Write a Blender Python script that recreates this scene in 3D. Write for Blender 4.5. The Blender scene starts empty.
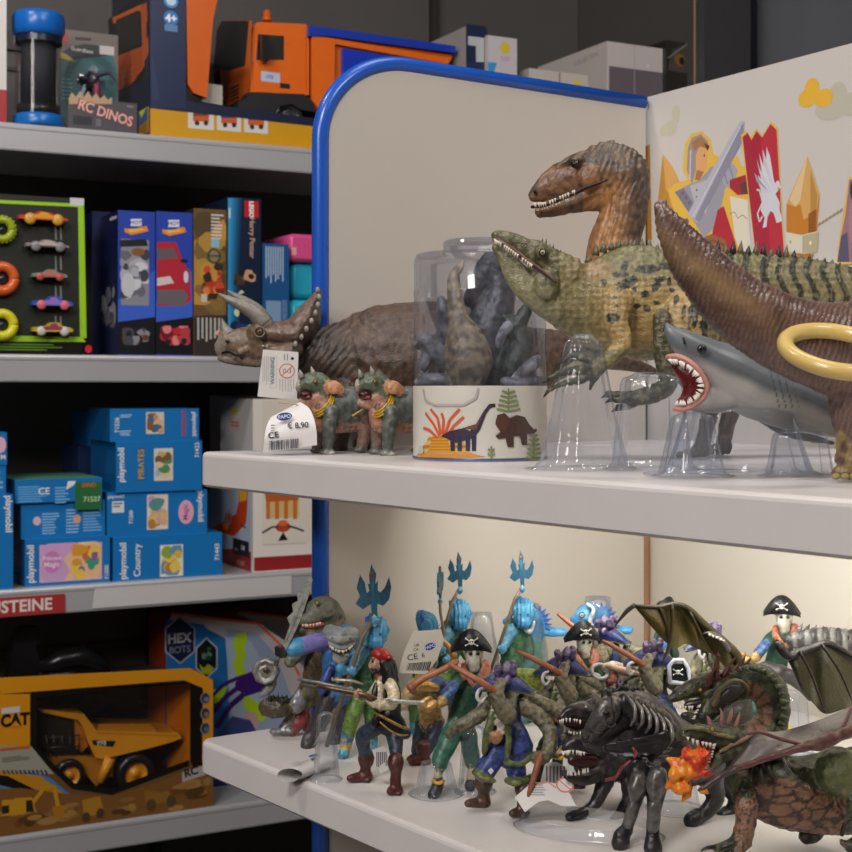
import bpy, math, random
from mathutils import Vector as V, Matrix, noise
from mathutils.kdtree import KDTree
from mathutils.geometry import tessellate_polygon
random.seed(7)
SC = bpy.context.scene; COL = SC.collection
F = 1400.0; CX = 426.0; HY = 388.0; ZC = 1.45
def P(x, y, d):
    """a point seen at photo pixel (x, y), d metres in front of the camera"""
    return V(((x-CX)/F*d, d, ZC+(HY-y)/F*d))
def hexc(h):
    if not isinstance(h, str): return tuple(h)+((1.0,) if len(h) == 3 else ())
    c = [int(h[i:i+2], 16)/255 for i in (0, 2, 4)]
    return tuple((x/12.92 if x <= .04045 else ((x+.055)/1.055)**2.4) for x in c)+(1.0,)
# ------------------------------------------------------------------ materials
MATS = {}
def mat(name, rough=.5, metal=0, bump=None, var=0, vscale=60, spec=.5, coat=0, color=None, emit=0, wash=0, sat=1):
    if name in MATS: return MATS[name]
    m = bpy.data.materials.new(name); m.use_nodes = True; nt = m.node_tree; N = nt.nodes; L = nt.links
    b = N['Principled BSDF']; b.inputs['Roughness'].default_value = rough; b.inputs['Metallic'].default_value = metal
    b.inputs['Specular IOR Level'].default_value = spec; b.inputs['Coat Weight'].default_value = coat
    if color: 
        rgb = N.new('ShaderNodeRGB'); rgb.outputs[0].default_value = hexc(color); src = rgb.outputs[0]
    else:
        at = N.new('ShaderNodeAttribute'); at.attribute_name = 'Col'; src = at.outputs['Color']
    tc = N.new('ShaderNodeTexCoord')
    if var:
        nz = N.new('ShaderNodeTexNoise'); nz.inputs['Scale'].default_value = vscale; nz.inputs['Detail'].default_value = 5
        L.new(tc.outputs['Object'], nz.inputs['Vector'])
        mr = N.new('ShaderNodeMapRange'); mr.inputs['From Min'].default_value = .3; mr.inputs['From Max'].default_value = .7
        mr.inputs['To Min'].default_value = 1-var; mr.inputs['To Max'].default_value = 1+var
        L.new(nz.outputs['Fac'], mr.inputs['Value'])
        hs = N.new('ShaderNodeHueSaturation'); L.new(src, hs.inputs['Color']); L.new(mr.outputs[0], hs.inputs['Value']); src = hs.outputs[0]
    if wash:
        nz = N.new('ShaderNodeTexNoise'); nz.inputs['Scale'].default_value = 330; nz.inputs['Detail'].default_value = 7; nz.inputs['Roughness'].default_value = .65
        L.new(tc.outputs['Object'], nz.inputs['Vector']); mr = N.new('ShaderNodeMapRange'); mr.inputs['From Min'].default_value = .36; mr.inputs['From Max'].default_value = .56
        mr.inputs['To Min'].default_value = 1-wash; mr.inputs['To Max'].default_value = 1; L.new(nz.outputs['Fac'], mr.inputs['Value'])
        hs = N.new('ShaderNodeHueSaturation'); hs.inputs['Saturation'].default_value = sat; L.new(src, hs.inputs['Color']); L.new(mr.outputs[0], hs.inputs['Value']); src = hs.outputs[0]
    L.new(src, b.inputs['Base Color'])
    if emit:
        L.new(src, b.inputs['Emission Color']); b.inputs['Emission Strength'].default_value = emit
    if bump:
        kind, sc, st, dist = bump
        if kind == 'scale':
            t = N.new('ShaderNodeTexVoronoi'); t.inputs['Scale'].default_value = sc; h = t.outputs['Distance']
        elif kind == 'wave':
            t = N.new('ShaderNodeTexWave'); t.inputs['Scale'].default_value = sc; t.inputs['Distortion'].default_value = 6
            t.inputs['Detail'].default_value = 3; t.inputs['Detail Scale'].default_value = 2; h = t.outputs['Fac']
        else:
            t = N.new('ShaderNodeTexNoise'); t.inputs['Scale'].default_value = sc; t.inputs['Detail'].default_value = 4; h = t.outputs['Fac']
        L.new(tc.outputs['Object'], t.inputs['Vector'])
        bp = N.new('ShaderNodeBump'); bp.inputs['Strength'].default_value = st; bp.inputs['Distance'].default_value = dist
        L.new(h, bp.inputs['Height']); L.new(bp.outputs[0], b.inputs['Normal'])
    MATS[name] = m; return m
def clear_mat(name, tint='f4f6fa', rough=.06, base=.05, gain=1.0, bumpy=0, haze=.08):
    if name in MATS: return MATS[name]
    m = bpy.data.materials.new(name); m.use_nodes = True; nt = m.node_tree; N = nt.nodes; L = nt.links
    N.remove(N['Principled BSDF']); out = N['Material Output']
    tr = N.new('ShaderNodeBsdfTransparent'); tr.inputs[0].default_value = hexc(tint)
    gl = N.new('ShaderNodeBsdfGlossy'); gl.inputs['Roughness'].default_value = rough
    fr = N.new('ShaderNodeFresnel'); fr.inputs['IOR'].default_value = 1.5
    mm = N.new('ShaderNodeMath'); mm.operation = 'MULTIPLY_ADD'; mm.inputs[1].default_value = gain; mm.inputs[2].default_value = base; mm.use_clamp = True
    L.new(fr.outputs[0], mm.inputs[0]); mx = N.new('ShaderNodeMixShader'); L.new(mm.outputs[0], mx.inputs[0]); df = N.new('ShaderNodeBsdfDiffuse'); df.inputs[0].default_value = hexc('d8dae0'); hz = N.new('ShaderNodeMixShader'); hz.inputs[0].default_value = haze; L.new(tr.outputs[0], hz.inputs[1]); L.new(df.outputs[0], hz.inputs[2])
    L.new(hz.outputs[0], mx.inputs[1]); L.new(gl.outputs[0], mx.inputs[2]); L.new(mx.outputs[0], out.inputs[0])
    if bumpy:
        tc = N.new('ShaderNodeTexCoord'); t = N.new('ShaderNodeTexNoise'); t.inputs['Scale'].default_value = 45; t.inputs['Detail'].default_value = 3
        L.new(tc.outputs['Object'], t.inputs['Vector']); bp = N.new('ShaderNodeBump'); bp.inputs['Strength'].default_value = bumpy; bp.inputs['Distance'].default_value = .004
        L.new(t.outputs[0], bp.inputs['Height']); L.new(bp.outputs[0], gl.inputs['Normal']); L.new(bp.outputs[0], fr.inputs['Normal'])
    MATS[name] = m; return m
PRINT = mat('printed_card', .33, spec=.5)
CARD = mat('matte_card', .7, var=.04, vscale=30)
PLAS = mat('glossy_plastic', .28, var=.03)
TOY = mat('painted_toy', .4, wash=.35, sat=.9, bump=('noise', 260, .35, .001), var=.12, vscale=120)
BODY = mat('toy_surface', .4, wash=.3, sat=.95, bump=('noise', 420, .4, .001), var=.12, vscale=160)
SCALY = mat('scaly_toy_skin', .38, wash=.22, sat=1, bump=('scale', 900, .5, .0006), var=.1, vscale=150)
SMOOTHT = mat('smooth_toy', .38, bump=('noise', 300, .15, .0006), var=.05, vscale=60)
METAL = mat('painted_metal_toy', .34, metal=.35, wash=.45, sat=.9, bump=('noise', 300, .3, .001), var=.1)
CLEAR = clear_mat('clear_plastic', bumpy=.3, base=.02, gain=.42, haze=.05, rough=.06)
CLEAR2 = clear_mat('clear_tub_plastic', tint='eceef4', base=.02, gain=.4, haze=.035, rough=.08)
FILM = clear_mat('clear_film', tint='fafafa', base=.01, gain=.3, haze=.008)
# ------------------------------------------------------------------ mesh collecting
class MB:
    def __init__(s): s.v = []; s.f = []; s.c = []; s.sm = []
    def add(s, vs, fs, col, smooth=False):
        o = len(s.v); s.v += [V(p) for p in vs]; col = hexc(col)
        for f in fs: s.f.append([i+o for i in f]); s.c.append(col); s.sm.append(smooth)
    def box(s, lo, hi, col, M=None, bev=0):
        x0, y0, z0 = lo; x1, y1, z1 = hi
        vs = [V(p) for p in ((x0,y0,z0),(x1,y0,z0),(x1,y1,z0),(x0,y1,z0),(x0,y0,z1),(x1,y0,z1),(x1,y1,z1),(x0,y1,z1))]
        if M: vs = [M @ p for p in vs]
        s.add(vs, [(0,3,2,1),(4,5,6,7),(0,1,5,4),(1,2,6,5),(2,3,7,6),(3,0,4,7)], col)
    def prism(s, pts, n, col, sidecol=None, smooth=False):
        """pts: planar 3D outline, extruded by vector n"""
        pts = [V(p) for p in pts]; k = len(pts); vs = pts+[p+V(n) for p in pts]
        tri = tessellate_polygon([pts]); col = hexc(col)
        s.add(vs, [tuple(t) for t in tri]+[tuple(i+k for i in reversed(t)) for t in tri], col)
        s.add(vs, [(i, (i+1) % k, (i+1) % k+k, i+k) for i in range(k)], sidecol or col, smooth)
    def flat(s, pts, col):
        tri = tessellate_polygon([[V(p) for p in pts]]); s.add(pts, [tuple(t) for t in tri], col)
    def loft(s, P_, R_, col, n=10, squash=None, cap=True, smooth=True, cols=None):
        """tube through points with radii; squash=(axis, factor)"""
        pts = [V(p) for p in P_]; m = len(pts); vs = []
        t0 = (pts[1]-pts[0]).normalized(); up = V((0,0,1)) if abs(t0.z) < .9 else V((0,1,0)); a = t0.cross(up).normalized()
        for i in range(m):
            t = (pts[min(i+1,m-1)]-pts[max(i-1,0)]).normalized()
            a = (a-t*a.dot(t)).normalized(); b = t.cross(a)
            r = R_[i]
            for j in range(n):
                w = 2*math.pi*j/n; o = a*math.cos(w)*r+b*math.sin(w)*r
                if squash: ax, k = squash; ax = V(ax).normalized(); o = o+ax*o.dot(ax)*(k-1)
                vs.append(pts[i]+o)
        fs = [(i*n+j, i*n+(j+1) % n, (i+1)*n+(j+1) % n, (i+1)*n+j) for i in range(m-1) for j in range(n)]
        if cols:
            o = len(s.v); s.v += vs
            for q, f in enumerate(fs): s.f.append([i+o for i in f]); s.c.append(hexc(cols[q//n])); s.sm.append(smooth)
            if cap: s.f.append([o+j for j in reversed(range(n))]); s.c.append(hexc(cols[0])); s.sm.append(smooth); s.f.append([o+(m-1)*n+j for j in range(n)]); s.c.append(hexc(cols[-1])); s.sm.append(smooth)
            return
        if cap: fs = fs+[tuple(reversed(range(n))), tuple((m-1)*n+j for j in range(n))]
        s.add(vs, fs, col, smooth)
    def ell(s, c, r, col, M=None, n=12, m=8):
        if not hasattr(r, '__len__'): r = (r, r, r)
        c = V(c); vs = []; M = M or Matrix.Identity(3)
        for i in range(m+1):
            t = math.pi*i/m
            for j in range(n):
                w = 2*math.pi*j/n; vs.append(c+M @ V((r[0]*math.sin(t)*math.cos(w), r[1]*math.sin(t)*math.sin(w), r[2]*math.cos(t))))
        s.add(vs, [(i*n+j, (i+1)*n+j, (i+1)*n+(j+1) % n, i*n+(j+1) % n) for i in range(m) for j in range(n)], col, True)
    def cone(s, a, b, r, col, n=6): s.loft([a, V(a).lerp(V(b), .5), b], [r, r*.6, r*.04], col, n)
    def lathe(s, c, prof, col, n=40, cols=None, axis=None):
        c = V(c); vs = []; M = axis or Matrix.Identity(3)
        for r, z in prof:
            for j in range(n):
                w = 2*math.pi*j/n; vs.append(c+M @ V((r*math.cos(w), r*math.sin(w), z)))
        for i in range(len(prof)-1):
            s.add(vs if i == 0 else [], [], col)
            o = len(s.v)-len(vs) if i == 0 else o
            cc = hexc(cols[i] if cols else col)
            for j in range(n): s.f.append([o+i*n+j, o+i*n+(j+1) % n, o+(i+1)*n+(j+1) % n, o+(i+1)*n+j]); s.c.append(cc); s.sm.append(True)
    def torus(s, c, R, r, col, M=None, n=24, m=8, a0=0, a1=2*math.pi):
        c = V(c); M = M or Matrix.Identity(3)
        pts = [c+M @ V((R*math.cos(a0+(a1-a0)*i/n), R*math.sin(a0+(a1-a0)*i/n), 0)) for i in range(n+1)]
        s.loft(pts, [r]*(n+1), col, m)
    def build(s, name, material, parent=None, root=None, remesh=0, colf=None, disp=None, smooth_it=0):
        me = bpy.data.meshes.new(name); org = root.location if root else (parent_root(parent).location if parent else V((0,0,0)))
        org = V(org); Mi = Matrix.Rotation(-(parent_root(parent).rotation_euler.z if parent else 0), 3, 'Z')
        src = s.v
        if remesh:
            me.from_pydata([p-org for p in s.v], [], s.f); tmp = bpy.data.objects.new('tmp', me); COL.objects.link(tmp)
            md = tmp.modifiers.new('r', 'REMESH'); md.mode = 'VOXEL'; md.voxel_size = remesh
            if smooth_it: sm = tmp.modifiers.new('s', 'SMOOTH'); sm.iterations = smooth_it; sm.factor = .5
            dg = bpy.context.evaluated_depsgraph_get(); dg.update()
            m2 = bpy.data.meshes.new_from_object(tmp.evaluated_get(dg)); bpy.data.objects.remove(tmp); bpy.data.meshes.remove(me); me = m2; me.name = name
            kd = KDTree(len(s.f)); 
            for i, f in enumerate(s.f):
                c = V((0,0,0))
                for q in f: c += s.v[q]
                kd.insert(c/len(f)-org, i)
            kd.balance(); at = me.color_attributes.new('Col', 'FLOAT_COLOR', 'POINT'); buf = []; co = []
            for vv in me.vertices:
                p = vv.co; k = kd.find(p)[1]; c = s.c[k]
                if colf: c = hexc(colf(p+org, c, vv.normal))
                buf += c
                if disp: co.append(p+vv.normal*disp(p+org, vv.normal))
            at.data.foreach_set('color', buf)
            if disp:
                for vv, q in zip(me.vertices, co): vv.co = q
            me.polygons.foreach_set('use_smooth', [True]*len(me.polygons))
        else:
            me.from_pydata([Mi @ (p-org) for p in s.v] if parent else [p-org for p in s.v], [], s.f)
            at = me.color_attributes.new('Col', 'FLOAT_COLOR', 'CORNER'); buf = []
            for f, c in zip(s.f, s.c): buf += c*len(f)
            at.data.foreach_set('color', buf); me.polygons.foreach_set('use_smooth', s.sm)
        me.materials.append(material); me.update()
        o = bpy.data.objects.new(name, me); COL.objects.link(o)
        if parent: o.parent = parent
        else: o.location = org
        return o
def parent_root(o):
    while o.parent: o = o.parent
    return o
def tag(o, label=None, cat=None, group=None, kind=None):
    if label: o['label'] = label
    if cat: o['category'] = cat
    if group: o['group'] = group
    if kind: o['kind'] = kind
    return o
def thing(name, label, cat, loc, group=None):
    o = bpy.data.objects.new(name, None); COL.objects.link(o); o.location = V(loc); o.empty_display_size = .02
    return tag(o, label, cat, group)
class Loc:
    def __init__(s, p): s.location = V(p)
def single(mb, name, material, label, cat, loc, group=None, **k): return tag(mb.build(name, material, None, Loc(loc), **k), label, cat, group)
def struct(mb, name, material): return tag(mb.build(name, material), kind='structure')
def copy_tree(o, parent=None):
    c = o.copy(); COL.objects.link(c)
    if parent: c.parent = parent
    for ch in list(o.children): copy_tree(ch, c)
    return c
def kids(o): return [c for c in o.children]
# ------------------------------------------------------------------ lettering
TXT = {}
def text_mesh(t, bold=0):
    if (t, bold) not in TXT:
        cu = bpy.data.curves.new('t', 'FONT'); cu.body = t; cu.align_x = 'CENTER'; cu.align_y = 'CENTER'; cu.size = 1.38; cu.offset = bold; cu.resolution_u = 3
        ob = bpy.data.objects.new('t', cu); COL.objects.link(ob); dg = bpy.context.evaluated_depsgraph_get(); dg.update()
        me = bpy.data.meshes.new_from_object(ob.evaluated_get(dg)); vs = [v.co.copy() for v in me.vertices]; fs = [tuple(p.vertices) for p in me.polygons]
        if vs:
            cx = (min(v.x for v in vs)+max(v.x for v in vs))/2; cy = (min(v.y for v in vs)+max(v.y for v in vs))/2
            vs = [V((v.x-cx, v.y-cy, 0)) for v in vs]
        bpy.data.objects.remove(ob); bpy.data.meshes.remove(me); TXT[(t, bold)] = (vs, fs)
    return TXT[(t, bold)]
class Face:
    """a flat printed face: origin, unit u, unit v, outward n; prints are added into mb at photo pixels or metres"""
    def __init__(s, mb, o, u, v, n=None, w=None, h=None):
        s.mb = mb; s.o = V(o); s.u = V(u).normalized(); s.v = V(v).normalized(); s.n = V(n).normalized() if n else s.u.cross(s.v).normalized(); s.k = 0; s.w = w; s.h = h
    def at(s, a, b, l=0): return s.o+s.u*a+s.v*b+s.n*l
    def lift(s): s.k += 1; return .00012+.00001*s.k
    def uv(s, x, y):
        r = P(x, y, 1)-V((0,0,ZC)); c = V((0,0,ZC)); t = (s.o-c).dot(s.n)/r.dot(s.n); p = c+r*t-s.o
        return p.dot(s.u), p.dot(s.v)
    def poly(s, pts, col, px=True):
        l = s.lift(); s.mb.flat([s.at(*(s.uv(*p) if px else p), l) for p in pts], col)
    def rect(s, x0, y0, x1, y1, col, px=True):      # px: corners as seen; sides follow the face's own u and v
        a, b = (s.uv(x0, y0), s.uv(x1, y1)) if px else ((x0, y0), (x1, y1))
        s.poly([(a[0], a[1]), (b[0], a[1]), (b[0], b[1]), (a[0], b[1])], col, False)
    def ell(s, x, y, rx, ry, col, rot=0, px=True, n=20):
        a, b = s.uv(x, y) if px else (x, y)
        if px: k = (s.at(a, b)).y/F; rx *= k; ry *= k
        c, d = math.cos(rot), math.sin(rot)
        s.poly([(a+rx*math.cos(w)*c-ry*math.sin(w)*d, b+rx*math.cos(w)*d+ry*math.sin(w)*c) for w in [2*math.pi*i/n for i in range(n)]], col, False)
    def text(s, t, x, y, hgt, col, rot=0, bold=.02, px=True, wide=1):
        a, b = s.uv(x, y) if px else (x, y)
        if px: hgt *= s.at(a, b).y/F
        vs, fs = text_mesh(t, bold); r = math.radians(rot); c, d = math.cos(r), math.sin(r); l = s.lift()
        s.mb.add([s.at(a+hgt*(v.x*wide*c-v.y*d), b+hgt*(v.x*wide*d+v.y*c), l) for v in vs], fs, col)
    def stroke(s, pts, w, col, px=True):
        q = [s.uv(*p) if px else p for p in pts]; k = s.at(*q[0]).y/F if px else 1; w = w*k/2; l = s.lift()
        for a, b in zip(q, q[1:]):
            dx, dy = b[0]-a[0], b[1]-a[1]; ln = math.hypot(dx, dy) or 1; nx, ny = -dy/ln*w, dx/ln*w
            s.mb.flat([s.at(a[0]+nx, a[1]+ny, l), s.at(a[0]-nx, a[1]-ny, l), s.at(b[0]-nx, b[1]-ny, l), s.at(b[0]+nx, b[1]+ny, l)], col)
    def blobs(s, x0, y0, x1, y1, cols, n=12, r=.25, seed=1, px=True):
        """small blurred picture: overlapping daubs clamped to a rectangle"""
        a, b = (s.uv(x0, y1), s.uv(x1, y0)) if px else ((x0, y0), (x1, y1)); w, h = b[0]-a[0], b[1]-a[1]; rd = random.Random(seed)
        for i in range(n):
            cx, cy = a[0]+w*rd.uniform(.12, .88), a[1]+h*rd.uniform(.12, .88); rr = min(w, h)*r*rd.uniform(.5, 1.2); rx, ry = rr*rd.uniform(.7, 1.6), rr
            pts = [(min(max(cx+rx*math.cos(t)*rd.uniform(.7,1.1), a[0]), b[0]), min(max(cy+ry*math.sin(t)*rd.uniform(.7,1.1), a[1]), b[1])) for t in [2*math.pi*k/9 for k in range(9)]]
            s.poly(pts, cols[i % len(cols)], False)
    def lines(s, x0, y0, x1, y1, n, col, seed=1, vert=False, fill=.45, px=True):
        """a block of print too small to read"""
        a, b = (s.uv(x0, y1), s.uv(x1, y0)) if px else ((x0, y0), (x1, y1)); rd = random.Random(seed); l = s.lift()
        for i in range(n):
            e = rd.uniform(.65, 1)
            if vert: xx = a[0]+(b[0]-a[0])*(i+.5)/n; hw = (b[0]-a[0])/n*fill/2; q = [(xx-hw, b[1]-(b[1]-a[1])*e), (xx+hw, b[1]-(b[1]-a[1])*e), (xx+hw, b[1]), (xx-hw, b[1])]
            else: yy = a[1]+(b[1]-a[1])*(i+.5)/n; hw = (b[1]-a[1])/n*fill/2; q = [(a[0], yy-hw), (a[0]+(b[0]-a[0])*e, yy-hw), (a[0]+(b[0]-a[0])*e, yy+hw), (a[0], yy+hw)]
            s.mb.flat([s.at(*p, l) for p in q], col)
# ------------------------------------------------------------------ camera
cd = bpy.data.cameras.new('camera'); cam = bpy.data.objects.new('camera', cd); COL.objects.link(cam); SC.camera = cam
cam.location = (0, 0, ZC); cam.rotation_euler = (math.pi/2, 0, 0); cd.sensor_width = 36; cd.lens = F/852*36; cd.shift_y = -(426-HY)/852
cd.clip_start = .05; cd.dof.use_dof = True; cd.dof.focus_distance = .88; cd.dof.aperture_fstop = 26
SC.view_settings.view_transform = 'Standard'; SC.view_settings.look = 'None'; SC.view_settings.gamma = 1
# ================================================================== the display stand
A = V((.617, -.787, 0)).normalized(); C0 = V((-.1752, 1.1, 0))-A*.0085; B = V((.829, .560, 0)).normalized(); K0 = V((.213, 1.362, 0)); KD = V((.533, -.846, 0)).normalized()
KN = V((-KD.y, KD.x, 0)); KN = -KN if KN.y > 0 else KN          # back panel normal towards the shopper
BN = V((B.y, -B.x, 0))                                          # side panel normal towards the inside
Z1 = 1.45-.0503; Z2 = 1.45-.2774; TOP = 1.7315
stand = thing('display_stand', 'white two-shelf display stand with a blue-edged side panel and printed knight back panel', 'display stand', (.25, 1.0, 0))
# shelves
def shelf_poly(ins=0):
    a = C0+A*ins; f = C0+A*1.0
    return [C0, f, K0+KD*1.0, K0]
def stand_shelf(z, lip):
    mb = MB(); r = .004
    # rounded front edge profile swept along the front, flat board behind it
    prof = [(.016, -lip), (.002, -lip), (0, -lip+.002), (0, -.0036), (.0005, -.0019), (.0016, -.0006), (.0032, 0), (.010, 0)]
    n_in = V((.787, .617, 0)).normalized()
    N = 10; rows = []
    rc = .0105
    path = []
    for i in range(7):                                   # rounded corner at the left end
        w = math.pi/2*i/6
        path.append((C0+A*(rc-rc*math.sin(math.pi/2-w))+n_in*(rc-rc*math.cos(math.pi/2-w)), (A*-math.cos(w)+n_in*-math.sin(w))))
    path = [(C0+n_in*0+B*.45, -A)]+path+[(C0+A*(1.0), -n_in)]
    vs = []
    for p, nn in path:
        for d, h in prof: vs.append(p-nn*d+V((0,0,z+h)))
    k = len(prof); fs = [(i*k+j, i*k+j+1, (i+1)*k+j+1, (i+1)*k+j) for i in range(len(path)-1) for j in range(k-1)]
    mb.add(vs, fs, 'd0cac7', False)
    top = [vs[i*k+k-1] for i in range(len(path))]+[K0+KD*1.0+V((0,0,z))+B*.012, K0+B*.012+V((0,0,z))]
    mb.flat(top, 'd2cdca'); mb.flat([p-V((0,0,.012)) for p in top], 'cfc7c0')
    return mb
WHITE_LAM = mat('white_laminate', .35, var=.02, vscale=20, bump=('noise', 900, .12, .0005))
stand_shelf(Z1, .0275).build('shelf_board', WHITE_LAM, stand)
stand_shelf(Z2, .0265).build('shelf_board', WHITE_LAM, stand)
# side panel with rounded upper front corner and blue edging
S0 = C0+A*.0075+B*.103; W = (K0-S0).length-.0018
def side_outline(off=0, rc=.088):
    pts = [(off, .35)]
    for i in range(17):
        w = math.pi/2*i/16; pts.append((rc-(rc-off)*math.cos(w), TOP-rc*.86+(rc*.86-off)*math.sin(w)))
    return pts+[(W, TOP-off-.0008)]
mb = MB(); o = side_outline(.003); pp = [S0+B*a+V((0,0,z)) for a, z in o]+[S0+B*W+V((0,0,.35))]
mb.prism([p-BN*.004 for p in pp], BN*.008, 'bab2a8')
mb.build('side_panel', mat('beige_panel', .5, bump=('noise', 700, .1, .0004), var=.015, vscale=8), stand)
mb = MB(); q = side_outline(.0035); mb.loft([S0+B*a+V((0,0,z)) for a, z in q], [.0072]*len(q), '1f55b4', 10)
mb.build('edge_trim', mat('blue_edging', .25), stand)
# back panel printed with knights
mb = MB(); KL = .9; kb = K0+B*.0035
mb.prism([kb+V((0,0,Z1)), kb+KD*KL+V((0,0,Z1)), kb+KD*KL+V((0,0,TOP+.002)), kb+V((0,0,TOP+.002))], -KN*.006, 'cbc5bf')
fk = Face(mb, kb+V((0,0,Z1)), KD, (0,0,1), KN)
Y = 'e0b64a'; G = '9c9aa2'
for x, y, rx, ry in ((671,128,9,8),(676,114,6,9),(664,130,6,6)): fk.ell(x, y, rx, ry, 'c3bea6')
for x, y, rx, ry in ((832,108,22,12),(838,96,12,14),(852,104,16,12)): fk.ell(x, y, rx, ry, 'bcb8a6')
for x, y, rx, ry in ((812,90,10,12),(808,98,13,9),(824,98,12,9)): fk.ell(x, y, rx, ry, 'e3b23a')
def outline_fill(pts, col, edge=Y, g=1.10):
    cx = sum(p[0] for p in pts)/len(pts); cy = sum(p[1] for p in pts)/len(pts)
    q = []
    n = len(pts)
    for i, p in enumerate(pts):
        a = V((p[0]-cx, p[1]-cy)); a = a+a.normalized()*2.6; q.append((cx+a.x, cy+a.y))
    if edge: fk.poly(q, edge)
    fk.poly(pts, col)
# wooden palisade posts
for pts, c in (([(641,150),(650,144),(652,240),(642,240)], 'b5802c'), ([(658,202),(663,154),(672,166),(680,182),(677,230),(658,230)], 'c48a36'), ([(663,154),(672,166),(680,182),(672,196),(666,190)], 'd6a258')): fk.poly(pts, c)
# knight: helmet, face, armour, arm, tunic
fk.poly([(683,170),(685,145),(691,134),(702,131),(711,140),(713,154),(726,160),(738,156),(741,166),(752,170),(752,198),(744,200),(736,208),(737,240),(744,262),(696,262),(690,240),(672,206),(668,190),(676,183),(688,180)], Y)
fk.poly([(687,170),(688,148),(692,138),(701,134),(708,141),(709,150),(706,146),(699,148),(696,156),(696,172),(692,184)], '9b8e90'); fk.poly([(692,142),(701,136),(708,144),(708,150),(700,146),(694,152)], 'a5764e')
fk.poly([(696,158),(699,149),(706,148),(708,156),(707,166),(703,174),(697,176)], 'dba36a'); fk.poly([(697,170),(704,172),(700,180),(695,180)], 'a87048'); fk.poly([(704,143),(710,146),(708,151)], '43352e'); fk.ell(704.5, 155.5, 1, 1.4, '43352e'); fk.stroke([(690,180),(691,150)], 1.8, 'c9c8d0')
fk.poly([(675,192),(690,184),(700,180),(712,166),(722,170),(726,186),(722,204),(716,226),(704,238),(690,214)], '9a98a4'); fk.poly([(690,186),(706,180),(712,190),(706,214),(696,206)], 'b6b5c0'); fk.poly([(675,192),(684,188),(694,204),(690,214)], '7c7a8a')
fk.poly([(716,162),(730,160),(738,170),(734,184),(726,188),(720,176)], 'a3a1b0'); fk.stroke([(722,164),(728,184)], 1, '6d6b7a'); fk.stroke([(728,162),(734,180)], 1, '6d6b7a')
fk.poly([(730,180),(748,174),(749,194),(738,195),(730,188)], 'a52436'); fk.poly([(740,184),(749,180),(749,194),(742,194)], '5e3a3a')
for k_ in range(3): fk.ell(683+k_*3.4, 193+k_*5, 2, 1.8, '66647a'); fk.ell(697, 190+k_*7, 1.2, 1.2, '5c5a66')
fk.poly([(718,210),(724,206),(735,240),(740,262),(724,262),(712,236)], 'b22438'); fk.poly([(698,240),(712,234),(726,240),(730,262),(700,262)], '96603e'); fk.stroke([(700,246),(712,240),(726,246)], 1.4, '6e4028')
fk.poly([(730,196),(748,200),(752,262),(744,262),(735,236)], 'ddd6c4'); fk.stroke([(730,214),(735,212),(738,218),(743,215),(748,219)], .9, '9b8d70')
fk.poly([(745,121),(741,121),(734,132),(688,214),(698,223),(744,139)], 'b4b4c2'); fk.poly([(744,123),(742,125),(695,219),(699,222),(744,139)], '8b8a9c'); fk.stroke([(741,127),(693,217)], .9, 'd6d6e0')
# heraldic banner with a pale griffin
bn = [(743,137),(748,133),(752,140),(757,131),(763,138),(771,124),(777,130),(779,180),(785,262),(757,262)]
outline_fill(bn, 'a8203a', Y); fk.poly([(761,140),(771,124),(777,130),(781,200),(783,262),(772,262)], 'b82c40')
gr = [(765,176),(772,180),(777,184),(779,190),(776,194),(780,202),(780,210),(783,221),(777,223),(774,213),(771,211),(768,217),(767,227),(763,228),(765,218),(761,210),(763,200),(761,190)]
fk.poly(gr, 'cfd0d8')
for i_, (x_, y_, w_) in enumerate(((767,147,3.4),(763,149,3.2),(759.5,153,3),(757,159,3),(755.5,166,2.8),(755,173,2.6))): fk.poly([(x_,y_),(x_+w_,y_+9),(775-i_*1.2,184+i_*1.4),(766-i_*.6,186+i_*1.6)], ('d4d5dc','c6c8d2')[i_ % 2])
fk.ell(778, 184, 2.6, 3.4, 'cfd0d8'); fk.poly([(779,184),(783,187),(779,189)], 'cfd0d8')
fk.stroke([(763,216),(760,222),(758,214),(763,202),(760,190),(757,190)], 1.7, 'cfd0d8')
# pencil-shaped palisade post
fk.poly([(787,204),(808,156),(820,195),(817,234),(787,234)], 'c27d26'); fk.poly([(787,204),(808,156),(820,195),(817,212),(804,220),(801,204),(796,207),(791,205)], 'd2a35e')
fk.poly([(808,156),(801,200),(796,207),(790,200)], 'dcc090'); fk.poly([(811,170),(818,196),(817,212),(811,214)], 'b5893f'); fk.poly([(809,236),(809,214),(817,209),(816,234)], '8f5618')
fk.poly([(787,232),(802,235),(819,231),(818,252),(804,254),(787,251)], 'd8d2bd'); fk.poly([(803,236),(819,232),(818,252),(803,253)], 'b5ab8a'); fk.ell(791,242,1.2,1.6,'9c9478'); fk.ell(811,243,1.5,2,'efe6d0'); fk.poly([(787,254),(814,254),(812,262),(788,262)], 'b5762e')
for i in range(7): fk.ell(820+i*3.6, 224-i*2.3, 2.4, 1, '9b8b66', rot=.6)
outline_fill([(846,215),(850,180),(862,176),(880,200),(880,262),(838,262),(841,240)], '9a7380'); fk.poly([(838,262),(842,236),(848,232),(850,262)], '585470'); fk.ell(852, 222, 3, 20, 'a57f88'); fk.ell(853,190,3,9,'3a3a3a')
mb.build('knight_panel', mat('satin_print', .45), stand)
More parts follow.
